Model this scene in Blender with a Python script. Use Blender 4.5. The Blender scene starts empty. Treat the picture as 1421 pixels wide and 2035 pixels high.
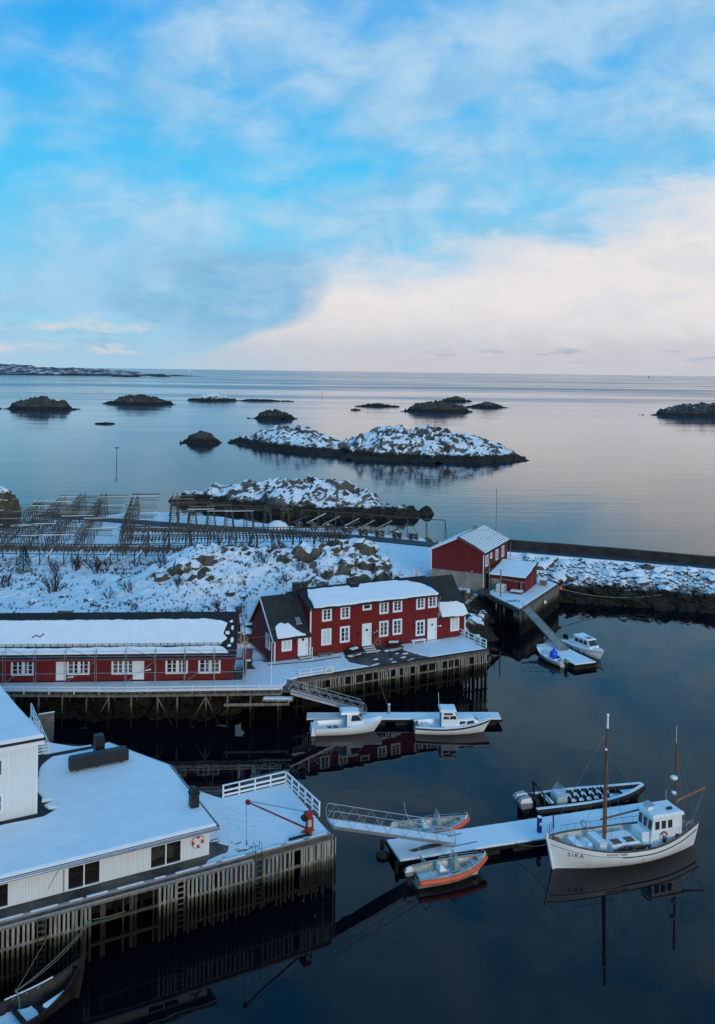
import bpy, bmesh, math, random
import numpy as np
from mathutils import Vector, Matrix

# ---------------------------------------------------------------- camera, sky, sun, exposure
sc = bpy.context.scene
col = sc.collection
rnd = random.Random(7)

CAM_H = 32.0
cam_d = bpy.data.cameras.new('camera')
cam = bpy.data.objects.new('camera', cam_d)
col.objects.link(cam)
cam_d.sensor_fit = 'VERTICAL'
cam_d.sensor_height = 36.0
cam_d.lens = 31.84
cam_d.shift_y = -0.1375
cam_d.clip_start = 0.5
cam_d.clip_end = 120000
cam.matrix_world = (Matrix.Translation((0, 0, CAM_H)) @ Matrix.Rotation(math.radians(90), 4, 'X')
                    @ Matrix.Rotation(math.radians(0.77), 4, 'Z'))
sc.camera = cam

SUN_EL, SUN_AZ = 12.5, 160.0       # degrees; azimuth clockwise from +Y (behind and right of the camera)
EXPOSURE = 0.0
VEIL_SEED, CUM_SEED = 3.1, 5.0

sc.view_settings.view_transform = 'Standard'
sc.view_settings.look = 'None'
sc.view_settings.gamma = 1
sc.view_settings.exposure = EXPOSURE
sc.view_settings.use_curve_mapping = False


class NT:
    """small helper to write node maths as expressions"""
    def __init__(self, tree):
        self.t = tree
        self.n = tree.nodes
        self.l = tree.links

    def new(self, kind, **kw):
        nd = self.n.new(kind)
        for k, v in kw.items():
            setattr(nd, k, v)
        return nd

    def put(self, sock, v):
        if v is None:
            return
        if isinstance(v, bpy.types.NodeSocket):
            self.l.new(v, sock)
        else:
            if isinstance(v, (tuple, list)) and len(v) == 3 and sock.type == 'RGBA':
                v = (*v, 1)
            sock.default_value = v

    def m(self, op, a, b=None, c=None, clamp=False):
        nd = self.new('ShaderNodeMath', operation=op)
        nd.use_clamp = clamp
        for i, v in enumerate((a, b, c)):
            self.put(nd.inputs[i], v)
        return nd.outputs[0]

    def add(self, a, b): return self.m('ADD', a, b)
    def sub(self, a, b): return self.m('SUBTRACT', a, b)
    def mul(self, a, b): return self.m('MULTIPLY', a, b)

    def ss(self, v, lo, hi, a=0.0, b=1.0):
        nd = self.new('ShaderNodeMapRange', interpolation_type='SMOOTHSTEP')
        self.put(nd.inputs[0], v)
        nd.inputs[1].default_value = lo
        nd.inputs[2].default_value = hi
        nd.inputs[3].default_value = a
        nd.inputs[4].default_value = b
        return nd.outputs[0]

    def mix(self, f, a, b, blend='MIX'):
        nd = self.new('ShaderNodeMix', data_type='RGBA', blend_type=blend)
        self.put(nd.inputs[0], f)
        self.put(nd.inputs[6], a)
        self.put(nd.inputs[7], b)
        return nd.outputs[2]

    def vec(self, x, y, z):
        nd = self.new('ShaderNodeCombineXYZ')
        for i, v in enumerate((x, y, z)):
            self.put(nd.inputs[i], v)
        return nd.outputs[0]

    def sep(self, v):
        nd = self.new('ShaderNodeSeparateXYZ')
        self.put(nd.inputs[0], v)
        return nd.outputs

    def noise(self, v, scale, detail=4, rough=0.55, dist=0.0, dims='3D'):
        nd = self.new('ShaderNodeTexNoise', noise_dimensions=dims)
        self.put(nd.inputs['Vector'], v)
        nd.inputs['Scale'].default_value = scale
        nd.inputs['Detail'].default_value = detail
        nd.inputs['Roughness'].default_value = rough
        nd.inputs['Distortion'].default_value = dist
        return nd.outputs[0]

    def vscale(self, v, s):
        nd = self.new('ShaderNodeVectorMath', operation='MULTIPLY')
        self.put(nd.inputs[0], v)
        nd.inputs[1].default_value = s
        return nd.outputs[0]


world = bpy.data.worlds.new('World')
sc.world = world
world.use_nodes = True
world.cycles.sampling_method = 'MANUAL'
world.cycles.sample_map_resolution = 512
wt = world.node_tree
wt.nodes.clear()
k = NT(wt)
out = k.new('ShaderNodeOutputWorld')
bg = k.new('ShaderNodeBackground')
bg.inputs['Strength'].default_value = 0.1
wt.links.new(bg.outputs[0], out.inputs[0])

sky = k.new('ShaderNodeTexSky', sky_type='NISHITA')
sky.sun_disc = False
sky.sun_elevation = math.radians(SUN_EL)
sky.sun_rotation = math.radians(SUN_AZ)
sky.altitude = 0
sky.air_density = 1.0
sky.dust_density = 0.3
sky.ozone_density = 2.0

d = k.new('ShaderNodeTexCoord').outputs['Generated']
dx, dy, dz = k.sep(d)
az = k.m('ARCTAN2', dx, dy)
el = k.m('ARCSINE', k.m('MAXIMUM', dz, 0.0))

# clear sky: Nishita, deepened toward the azure of the photograph's cold dry air
def S(c):           # scene-linear colour at unit background strength -> input of the 0.1 background
    return tuple(x * 10.0 for x in c)


azure = k.mix(k.ss(el, 0.0, 0.20), S((0.32, 0.68, 0.86)), S((0.06, 0.60, 0.97)))
azure = k.mix(k.ss(el, 0.14, 0.42), azure, S((0.008, 0.39, 0.95)))
azure = k.mix(k.ss(el, 0.5, 1.3), azure, S((0.03, 0.30, 0.80)))
clear = k.mix(0.88, sky.outputs[0], azure)

# coordinates of a flat cloud layer seen in perspective, plus plain direction space
inv = k.m('DIVIDE', 1.0, k.add(k.m('MAXIMUM', dz, 0.0), 0.11))
layer = k.vec(k.mul(dx, inv), k.mul(dy, inv), 0.0)
dirv = k.vec(az, k.mul(el, 2.6), 0.0)
n_big = k.noise(k.vec(k.add(az, k.mul(el, -0.7)), k.mul(el, 1.7), VEIL_SEED), 4.2, 3, 0.5, 0.5)
n_mid = k.noise(dirv, 9.0, 7, 0.58, 0.3)
n_lay = k.noise(layer, 0.9, 6, 0.6, 0.4)
n_fine = k.noise(dirv, 30.0, 6, 0.6, 0.2)
n_wisp = k.noise(k.vec(k.add(az, k.mul(el, 0.5)), k.mul(k.sub(el, k.mul(az, 0.18)), 3.0), 2.0), 5.5, 7, 0.58, 0.55)
n_soft = k.noise(k.vec(az, k.mul(el, 1.5), 7.0), 14.0, 6, 0.55, 0.4)

# thin high veil in soft swathes
veil = k.add(k.add(k.mul(n_big, 0.9), k.mul(n_lay, 0.22)), k.add(k.mul(n_mid, 0.20), k.mul(n_soft, 0.26)))
veil = k.add(veil, k.add(k.mul(k.ss(az, -0.45, 0.25), 0.16), k.mul(n_wisp, 0.10)))
veil = k.ss(veil, 0.74, 1.06)
veil_c = k.mix(k.ss(k.add(k.mul(n_wisp, 0.45), k.mul(n_soft, 0.55)), 0.36, 0.66), S((0.27, 0.54, 0.80)), S((0.49, 0.69, 0.86)))
veil = k.mul(veil, k.ss(el, 0.42, 0.75, 1.0, 0.55))
c = k.mix(k.mul(veil, 0.86), clear, veil_c)
# low stripes of grey-blue cloud on the left
low = k.mul(k.ss(el, 0.20, 0.04), k.ss(k.add(k.mul(n_mid, 0.6), k.mul(n_wisp, 0.55)), 0.45, 0.70))
c = k.mix(k.mul(low, 0.75), c, S((0.30, 0.57, 0.80)))
# sun-lit cloud bank: climbs from the horizon toward the right and goes on round that side
naz = k.add(az, k.mul(k.sub(n_mid, 0.5), 0.10))
etop = k.add(k.add(k.ss(naz, -0.10, 0.06, 0.108, 0.122), k.ss(naz, 0.10, 0.40, 0.0, 0.072)), k.mul(k.sub(k.add(k.mul(n_mid, 0.6), k.mul(n_soft, 0.4)), 0.5), 0.16))
left = k.m('MINIMUM', k.mul(k.sub(el, 0.054), 2.7), k.mul(k.sub(el, 0.054), 0.30))
azl = k.add(k.sub(az, k.sub(left, 0.078)), k.mul(k.sub(k.add(k.mul(n_mid, 0.5), k.mul(n_soft, 0.5)), 0.5), 0.095))
right_end = k.ss(az, 2.3, 1.7)
# shaded flank of the shower cloud, left of the lit bank
ex = k.mul(k.add(az, 0.125), 6.6)
ey = k.mul(k.sub(el, 0.080), 17.0)
flank = k.sub(1.0, k.add(k.mul(ex, ex), k.mul(ey, ey)))
flank = k.ss(k.add(flank, k.mul(k.sub(n_mid, 0.5), 1.6)), -0.1, 0.9)
c = k.mix(k.mul(flank, 0.70), c, k.mix(k.ss(k.add(k.mul(n_soft, 0.55), k.mul(n_fine, 0.45)), 0.38, 0.62), S((0.19, 0.42, 0.66)), S((0.28, 0.53, 0.75))))
m_top = k.ss(k.sub(etop, el), -0.034, 0.022)
soft_l = k.mix(k.ss(el, 0.05, 0.10), (0.030, 0, 0), (0.048, 0, 0))
m_left = k.m('SMOOTH_MIN', k.m('DIVIDE', k.add(azl, 0.006), k.sep(soft_l)[0]), 1.0, 0.25)
m_left = k.m('MAXIMUM', m_left, 0.0, clamp=True)
bank = k.mul(k.mul(m_top, m_left), right_end)
tex = k.ss(k.add(k.mul(n_soft, 0.6), k.mul(n_fine, 0.4)), 0.36, 0.64)
bank_c = k.mix(k.ss(el, 0.0, 0.085), S((0.56, 0.55, 0.60)), S((0.82, 0.775, 0.76)))
bank_c = k.mix(k.mul(tex, 0.45), bank_c, S((0.88, 0.84, 0.81)))
bank_c = k.mix(k.mul(k.ss(k.add(k.mul(n_wisp, 0.5), k.mul(n_soft, 0.5)), 0.46, 0.66), 0.42), bank_c, S((0.52, 0.60, 0.69)))
bank_c = k.mix(k.mul(k.ss(k.sub(etop, el), 0.045, 0.0), 0.55), bank_c, S((0.55, 0.68, 0.82)))
c = k.mix(k.mul(bank, 0.95), c, bank_c)
# pale air along the horizon
hz = k.ss(el, 0.055, 0.0)
c = k.mix(k.mul(hz, 0.80), c, k.mix(k.ss(az, -0.22, 0.02), S((0.40, 0.59, 0.74)), S((0.56, 0.56, 0.62))))
# small low cumulus, lit pink on top with grey-blue undersides
cum_p = k.vec(az, k.mul(el, 3.4), CUM_SEED)
cum_v = k.noise(cum_p, 12.0, 6, 0.6, 0.15)
cum_v2 = k.noise(k.vec(az, k.add(k.mul(el, 3.4), 0.035), CUM_SEED), 12.0, 6, 0.6, 0.15)
cum_b = k.mul(k.mul(k.ss(el, 0.010, 0.020), k.ss(el, 0.080, 0.05)), k.ss(az, -0.17, -0.24, 0.0, 1.0))
cum = k.mul(k.ss(k.add(k.mul(cum_v, 0.75), k.mul(n_fine, 0.25)), 0.45, 0.66), cum_b)
lit = k.ss(k.sub(cum_v, cum_v2), -0.03, 0.06)
c = k.mix(k.mul(cum, 0.80), c, k.mix(lit, S((0.26, 0.42, 0.58)), S((0.74, 0.68, 0.68))))
# a few small dark scud clouds low over the sea
scud = k.mul(k.ss(k.noise(k.vec(k.add(az, 3.0), k.mul(el, 4.5), 1.0), 15.0, 6, 0.65), 0.55, 0.68), k.mul(k.ss(el, 0.006, 0.012), k.ss(el, 0.045, 0.02)))
scud = k.mul(scud, k.ss(az, -0.05, 0.25, 0.25, 1.0))
c = k.mix(k.mul(scud, 0.6), c, S((0.32, 0.40, 0.50)))
wt.links.new(c, bg.inputs['Color'])

sun_d = bpy.data.lights.new('sun', 'SUN')
sun_d.energy = 1.15
sun_d.angle = math.radians(16)
sun_d.color = (1.0, 0.88, 0.76)
sun = bpy.data.objects.new('sun', sun_d)
col.objects.link(sun)
_az, _el = math.radians(SUN_AZ), math.radians(SUN_EL)
to_sun = Vector((math.sin(_az) * math.cos(_el), math.cos(_az) * math.cos(_el), math.sin(_el)))
sun.rotation_euler = to_sun.to_track_quat('Z', 'Y').to_euler()
sun.location = (30, -60, 60)

# ---------------------------------------------------------------- mesh and object helpers
class G:
    """collects plain geometry, then links it as ONE mesh object"""
    def __init__(self):
        self.v = []
        self.f = []

    def raw(self, vs, fs):
        o = len(self.v)
        self.v += [tuple(map(float, p)) for p in vs]
        self.f += [tuple(i + o for i in q) for q in fs]
        return self

    def box(self, x0, x1, y0, y1, z0, z1):
        return self.raw([(x0, y0, z0), (x1, y0, z0), (x1, y1, z0), (x0, y1, z0),
                         (x0, y0, z1), (x1, y0, z1), (x1, y1, z1), (x0, y1, z1)],
                        [(3, 2, 1, 0), (4, 5, 6, 7), (0, 1, 5, 4), (1, 2, 6, 5), (2, 3, 7, 6), (3, 0, 4, 7)])

    def beam(self, p, q, w, h=None, up=(0, 0, 1)):
        p, q = Vector(p), Vector(q)
        h = w if h is None else h
        t = (q - p).normalized()
        u = Vector(up)
        if abs(t.dot(u)) > 0.97:
            u = Vector((0, 1, 0))
        s = t.cross(u).normalized()
        u = s.cross(t).normalized()
        s, u = s * w / 2, u * h / 2
        return self.raw([p - s - u, p + s - u, p + s + u, p - s + u, q - s - u, q + s - u, q + s + u, q - s + u],
                        [(0, 1, 2, 3), (7, 6, 5, 4), (4, 5, 1, 0), (5, 6, 2, 1), (6, 7, 3, 2), (7, 4, 0, 3)])

    def tube(self, pts, r, n=6, caps=True):
        pts = [Vector(p) for p in pts]
        rs = r if isinstance(r, (list, tuple)) else [r] * len(pts)
        vs, fs = [], []
        for i, p in enumerate(pts):
            t = (pts[min(i + 1, len(pts) - 1)] - pts[max(i - 1, 0)]).normalized()
            u = Vector((0, 0, 1)) if abs(t.z) < 0.95 else Vector((1, 0, 0))
            s = t.cross(u).normalized()
            u = s.cross(t).normalized()
            for j in range(n):
                a = 2 * math.pi * j / n
                vs.append(p + s * math.cos(a) * rs[i] + u * math.sin(a) * rs[i])
        for i in range(len(pts) - 1):
            for j in range(n):
                a, b = i * n + j, i * n + (j + 1) % n
                fs.append((a, b, b + n, a + n))
        if caps:
            fs.append(tuple(range(n))[::-1])
            fs.append(tuple((len(pts) - 1) * n + j for j in range(n)))
        return self.raw(vs, fs)

    def prism(self, poly, z0, z1):
        n = len(poly)
        zz0 = z0 if isinstance(z0, (list, tuple)) else [z0] * n
        zz1 = z1 if isinstance(z1, (list, tuple)) else [z1] * n
        vs = [(p[0], p[1], zz0[i]) for i, p in enumerate(poly)] + [(p[0], p[1], zz1[i]) for i, p in enumerate(poly)]
        fs = [tuple(range(n))[::-1], tuple(range(n, 2 * n))]
        fs += [(i, (i + 1) % n, (i + 1) % n + n, i + n) for i in range(n)]
        return self.raw(vs, fs)

    def wall(self, poly_xz, y0, y1):
        """extrude an outline drawn in x,z through y0..y1"""
        n = len(poly_xz)
        vs = [(p[0], y0, p[1]) for p in poly_xz] + [(p[0], y1, p[1]) for p in poly_xz]
        fs = [tuple(range(n)), tuple(range(n, 2 * n))[::-1]]
        fs += [((i + 1) % n, i, i + n, (i + 1) % n + n) for i in range(n)]
        return self.raw(vs, fs)

    def wallx(self, poly_yz, x0, x1):
        n = len(poly_yz)
        vs = [(x0, p[0], p[1]) for p in poly_yz] + [(x1, p[0], p[1]) for p in poly_yz]
        fs = [tuple(range(n))[::-1], tuple(range(n, 2 * n))]
        fs += [(i, (i + 1) % n, (i + 1) % n + n, i + n) for i in range(n)]
        return self.raw(vs, fs)

    def loft(self, secs, close=False, caps=True):
        n = len(secs[0])
        vs = [p for s in secs for p in s]
        fs = []
        for i in range(len(secs) - 1):
            for j in range(n if close else n - 1):
                a, b = i * n + j, i * n + (j + 1) % n
                fs.append((a, b, b + n, a + n))
        if caps and close:
            fs.append(tuple(range(n))[::-1])
            fs.append(tuple((len(secs) - 1) * n + j for j in range(n)))
        return self.raw(vs, fs)

    def torus(self, c, axis, R, r, n=20, m=8, a0=0.0, a1=2 * math.pi):
        ax = Vector(axis).normalized()
        u = ax.orthogonal().normalized()
        w = ax.cross(u)
        c = Vector(c)
        full = abs(a1 - a0 - 2 * math.pi) < 1e-6
        cnt = n if full else n + 1
        vs, fs = [], []
        for i in range(cnt):
            a = a0 + (a1 - a0) * i / n
            e = u * math.cos(a) + w * math.sin(a)
            for j in range(m):
                b = 2 * math.pi * j / m
                vs.append(c + e * (R + r * math.cos(b)) + ax * r * math.sin(b))
        for i in range(n):
            for j in range(m):
                i2, j2 = (i + 1) % cnt, (j + 1) % m
                fs.append((i * m + j, i2 * m + j, i2 * m + j2, i * m + j2))
        return self.raw(vs, fs)

    def ball(self, c, r, n=10, m=7, sx=1, sy=1, sz=1):
        vs = [(c[0], c[1], c[2] + r * sz)]
        for i in range(1, m):
            t = math.pi * i / m
            for j in range(n):
                a = 2 * math.pi * j / n
                vs.append((c[0] + r * sx * math.sin(t) * math.cos(a), c[1] + r * sy * math.sin(t) * math.sin(a), c[2] + r * sz * math.cos(t)))
        vs.append((c[0], c[1], c[2] - r * sz))
        fs = []
        for j in range(n):
            fs.append((0, 1 + j, 1 + (j + 1) % n))
            for i in range(m - 2):
                a = 1 + i * n
                fs.append((a + j, a + n + j, a + n + (j + 1) % n, a + (j + 1) % n))
            a = 1 + (m - 2) * n
            fs.append((a + j, len(vs) - 1, a + (j + 1) % n))
        return self.raw(vs, fs)

    def mesh(self, name, mat, smooth=False):
        me = bpy.data.meshes.new(name)
        me.from_pydata(self.v, [], self.f)
        bm = bmesh.new()
        bm.from_mesh(me)
        bmesh.ops.recalc_face_normals(bm, faces=bm.faces)
        bm.to_mesh(me)
        bm.free()
        if mat:
            me.materials.append(M[mat] if isinstance(mat, str) else mat)
        if smooth:
            me.polygons.foreach_set('use_smooth', [True] * len(me.polygons))
            if smooth is not True:
                try:
                    me.set_sharp_from_angle(angle=math.radians(smooth))
                except Exception:
                    pass
        return me

    def build(self, name, mat, parent=None, smooth=False, label=None, kind=None):
        return link(name, self.mesh(name, mat, smooth), parent, label, kind)


def link(name, me, parent=None, label=None, kind=None):
    o = bpy.data.objects.new(name, me)
    col.objects.link(o)
    if parent is not None:
        o.parent = parent
    if label:
        o['label'] = label
    if kind:
        o['kind'] = kind
    return o


def thing(name, label, cat, loc=(0, 0, 0), rz=0.0, group=None):
    o = bpy.data.objects.new(name, None)
    o.empty_display_size = 0.3
    col.objects.link(o)
    o.location = loc
    o.rotation_euler = (0, 0, math.radians(rz))
    return tag(o, label, cat, group)


def tag(o, label, cat, group=None):
    o['label'] = label
    o['category'] = cat
    if group:
        o['group'] = group
    return o


def struct(o):
    o['kind'] = 'structure'
    return o


def copy_tree(o, parent=None):
    c2 = o.copy()
    col.objects.link(c2)
    c2.parent = parent
    for ch in list(o.children):
        copy_tree(ch, c2)
    return c2


# ---- noise for terrain and rocks
def hsh(ix, iy, s=0):
    h = (ix.astype(np.int64) * 374761393 + iy.astype(np.int64) * 668265263 + s * 1442695041) & 0xffffffff
    h = ((h ^ (h >> 13)) * 1274126177) & 0xffffffff
    h = h ^ (h >> 16)
    return (h & 0xffffff) / float(0xffffff)


def vnoise(x, y, s=0):
    ix, iy = np.floor(x), np.floor(y)
    fx, fy = x - ix, y - iy
    ix, iy = ix.astype(np.int64), iy.astype(np.int64)
    u, v = fx * fx * (3 - 2 * fx), fy * fy * (3 - 2 * fy)
    a, b = hsh(ix, iy, s), hsh(ix + 1, iy, s)
    c_, d_ = hsh(ix, iy + 1, s), hsh(ix + 1, iy + 1, s)
    return (a + (b - a) * u) * (1 - v) + (c_ + (d_ - c_) * u) * v


def fbm(x, y, s=0, o=5, g=0.5):
    t, a, w = 0, 1.0, 0
    for i in range(o):
        t = t + a * vnoise(x * 2 ** i + 13.7 * i, y * 2 ** i - 7.1 * i, s + i)
        w += a
        a *= g
    return t / w


def facets(x, y, s=0, tilt=0.9):
    """crag noise: every point takes the tilted plane of its nearest cell"""
    ix, iy = np.floor(x).astype(np.int64), np.floor(y).astype(np.int64)
    best = np.full(np.shape(x), 1e9)
    val = np.zeros(np.shape(x))
    for di in (-1, 0, 1):
        for dj in (-1, 0, 1):
            cx, cy = ix + di, iy + dj
            px, py = cx + hsh(cx, cy, s), cy + hsh(cx, cy, s + 1)
            ddx, ddy = x - px, y - py
            dd = ddx * ddx + ddy * ddy
            h = hsh(cx, cy, s + 2) + tilt * ((hsh(cx, cy, s + 3) - .5) * ddx + (hsh(cx, cy, s + 4) - .5) * ddy)
            m_ = dd < best
            best = np.where(m_, dd, best)
            val = np.where(m_, h, val)
    return val


def poly_sdf(x, y, poly):
    """signed distance to a closed outline, positive inside"""
    dmin = np.full(np.shape(x), 1e9)
    ins = np.zeros(np.shape(x), bool)
    n = len(poly)
    for i in range(n):
        (x0, y0), (x1, y1) = poly[i], poly[(i + 1) % n]
        ex, ey = x1 - x0, y1 - y0
        t = np.clip(((x - x0) * ex + (y - y0) * ey) / (ex * ex + ey * ey), 0, 1)
        dmin = np.minimum(dmin, np.hypot(x - x0 - t * ex, y - y0 - t * ey))
        cnd = ((y0 > y) != (y1 > y))
        with np.errstate(divide='ignore', invalid='ignore'):
            xi = (x1 - x0) * (y - y0) / (y1 - y0 + 1e-12) + x0
        ins ^= cnd & (x < xi)
    return np.where(ins, dmin, -dmin)


def grid_object(name, X, Y, Z, mat, keep=None, smooth=False, parent=None):
    ny, nx = X.shape
    idx = np.arange(nx * ny).reshape(ny, nx)
    q = np.stack([idx[:-1, :-1], idx[:-1, 1:], idx[1:, 1:], idx[1:, :-1]], -1).reshape(-1, 4)
    if keep is not None:
        kk = keep.ravel()
        q = q[kk[q].any(1)]
    used = np.unique(q)
    remap = np.full(nx * ny, -1)
    remap[used] = np.arange(len(used))
    V = np.stack([X.ravel(), Y.ravel(), Z.ravel()], -1)[used]
    me = bpy.data.meshes.new(name)
    me.from_pydata(V.tolist(), [], remap[q].tolist())
    me.materials.append(M[mat])
    if smooth:
        me.polygons.foreach_set('use_smooth', [True] * len(me.polygons))
    return link(name, me, parent)


def sstep(v, a, b):
    t = np.clip((v - a) / (b - a), 0, 1)
    return t * t * (3 - 2 * t)


# ---------------------------------------------------------------- materials
M = {}


def mat_base(name):
    m_ = bpy.data.materials.new(name)
    m_.use_nodes = True
    nt = NT(m_.node_tree)
    b = m_.node_tree.nodes['Principled BSDF']
    M[name] = m_
    return nt, b


def simple(name, colr, rough=0.6, metal=0.0, var=0.15, vscale=3.0, bump=0.0, bscale=20.0, spec=0.4, coord='Object'):
    nt, b = mat_base(name)
    tc = nt.new('ShaderNodeTexCoord').outputs[coord]
    n1 = nt.noise(tc, vscale, 5, 0.6)
    f = nt.ss(n1, 0.3, 0.7)
    nt.put(b.inputs['Base Color'], nt.mix(f, tuple(x * (1 - var) for x in colr), tuple(min(1, x * (1 + var)) for x in colr)))
    b.inputs['Roughness'].default_value = rough
    b.inputs['Metallic'].default_value = metal
    b.inputs['Specular IOR Level'].default_value = spec
    if bump:
        bp = nt.new('ShaderNodeBump')
        bp.inputs['Strength'].default_value = bump
        bp.inputs['Distance'].default_value = 0.05
        nt.put(bp.inputs['Height'], nt.noise(tc, bscale, 5, 0.6))
        nt.put(b.inputs['Normal'], bp.outputs[0])
    return nt, b


def boards(name, colr, pitch=0.16, rough=0.65, var=0.12, depth=0.6, dirt=0.25):
    """painted vertical boarding"""
    nt, b = mat_base(name)
    tc = nt.new('ShaderNodeTexCoord').outputs['Object']
    x, y, z = nt.sep(tc)
    u = nt.mul(nt.add(x, y), 1.0 / pitch)
    fr = nt.m('FRACT', u)
    idn = nt.m('FLOOR', u)
    wn = nt.new('ShaderNodeTexWhiteNoise', noise_dimensions='1D')
    nt.put(wn.inputs['W'], idn)
    groove = nt.ss(nt.m('ABSOLUTE', nt.sub(fr, 0.5)), 0.40, 0.5)
    base = nt.mix(wn.outputs[0], tuple(v * (1 - var) for v in colr), tuple(min(1, v * (1 + var)) for v in colr))
    streak = nt.noise(nt.vec(nt.mul(x, 6.0), nt.mul(y, 6.0), nt.mul(z, 0.8)), 1.0, 5, 0.65)
    base = nt.mix(nt.mul(nt.ss(streak, 0.5, 0.75), dirt), base, tuple(v * 0.55 + 0.02 for v in colr))
    fade = nt.noise(nt.vec(nt.mul(x, 0.5), nt.mul(y, 0.5), nt.mul(z, 0.9)), 1.0, 4, 0.6)
    base = nt.mix(nt.mul(nt.ss(fade, 0.45, 0.75), dirt * 0.9), base, tuple(min(1, v * 1.5 + 0.006) for v in colr))
    base = nt.mix(nt.mul(groove, 0.5), base, tuple(v * 0.4 for v in colr))
    nt.put(b.inputs['Base Color'], base)
    b.inputs['Roughness'].default_value = rough
    b.inputs['Specular IOR Level'].default_value = 0.3
    bp = nt.new('ShaderNodeBump')
    bp.inputs['Strength'].default_value = depth
    bp.inputs['Distance'].default_value = 0.03
    nt.put(bp.inputs['Height'], nt.sub(1.0, groove))
    nt.put(b.inputs['Normal'], bp.outputs[0])


def snow_rock(name, rock_a, rock_b, thr=0.72, soft=0.10, patch=0.35, pscale=0.6, tide=None, tuft=0.0, snow_col=(0.85, 0.855, 0.845), rscale=0.5):
    """rock with snow lying wherever the surface is flat enough; weed-dark tidal band below height `tide`"""
    nt, b = mat_base(name)
    geo = nt.new('ShaderNodeNewGeometry')
    pos = geo.outputs['Position']
    nz = nt.sep(geo.outputs['Normal'])[2]
    z = nt.sep(pos)[2]
    n1 = nt.noise(pos, pscale, 6, 0.65)
    n2 = nt.noise(pos, pscale * 6, 5, 0.6)
    f = nt.add(nz, nt.mul(nt.sub(n1, 0.5), patch))
    f = nt.add(f, nt.mul(nt.sub(n2, 0.5), patch * 0.7))
    f = nt.ss(f, thr - soft, thr + soft)
    if tuft:
        n3 = nt.noise(pos, 2.2, 6, 0.7)
        n4 = nt.noise(pos, 0.16, 3, 0.5)
        tf = nt.mul(nt.ss(n3, 0.575, 0.63), nt.ss(n4, 0.36, 0.56))
        f = nt.mul(f, nt.sub(1.0, nt.mul(tf, tuft)))
    rn = nt.noise(pos, rscale, 7, 0.68)
    rn2 = nt.noise(nt.vscale(pos, (1.0, 1.0, 3.0)), rscale * 5, 5, 0.6)
    rock = nt.mix(nt.ss(nt.add(nt.mul(rn, 0.6), nt.mul(rn2, 0.4)), 0.38, 0.62), rock_a, rock_b)
    if tide is not None:
        zz = nt.add(z, nt.mul(nt.sub(nt.noise(pos, 0.5, 5, 0.6), 0.5), tide * 0.9))
        td = nt.ss(zz, tide * 1.15, tide * 0.85)
        rock = nt.mix(td, rock, nt.mix(nt.ss(rn2, 0.4, 0.6), (0.006, 0.006, 0.005), (0.034, 0.027, 0.015)))
        f = nt.mul(f, nt.sub(1.0, td))
    sn = nt.mix(nt.ss(n2, 0.3, 0.7), tuple(v * 0.93 for v in snow_col), snow_col)
    nt.put(b.inputs['Base Color'], nt.mix(f, rock, sn))
    nt.put(b.inputs['Roughness'], nt.ss(f, 0, 1, 0.75, 0.6))
    b.inputs['Specular IOR Level'].default_value = 0.25
    bp = nt.new('ShaderNodeBump')
    bp.inputs['Strength'].default_value = 0.55
    bp.inputs['Distance'].default_value = 0.25
    nt.put(bp.inputs['Height'], nt.add(nt.mul(rn2, nt.ss(f, 0, 1, 1.0, 0.25)), nt.mul(f, 0.4)))
    nt.put(b.inputs['Normal'], bp.outputs[0])


def wet_wood(name, dry_a, dry_b, tide=1.5, weed=(0.011, 0.010, 0.006)):
    """weathered timber, algae-green then black where the tide reaches it"""
    nt, b = mat_base(name)
    geo = nt.new('ShaderNodeNewGeometry')
    pos = geo.outputs['Position']
    z = nt.sep(pos)[2]
    n1 = nt.noise(nt.vscale(pos, (5.0, 5.0, 0.7)), 1.2, 6, 0.65)
    n2 = nt.noise(pos, 1.7, 4, 0.6)
    base = nt.mix(nt.ss(n1, 0.35, 0.65), dry_a, dry_b)
    zz = nt.add(z, nt.mul(nt.sub(nt.noise(nt.vscale(pos, (3, 3, 1.2)), 1.0, 4, 0.6), 0.5), 0.9))
    base = nt.mix(nt.ss(zz, tide + 0.65, tide + 0.15), base, (0.07, 0.068, 0.033))
    base = nt.mix(nt.ss(zz, tide + 0.2, tide - 0.35), base, weed)
    nt.put(b.inputs['Base Color'], base)
    b.inputs['Roughness'].default_value = 0.8
    b.inputs['Specular IOR Level'].default_value = 0.2


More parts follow.
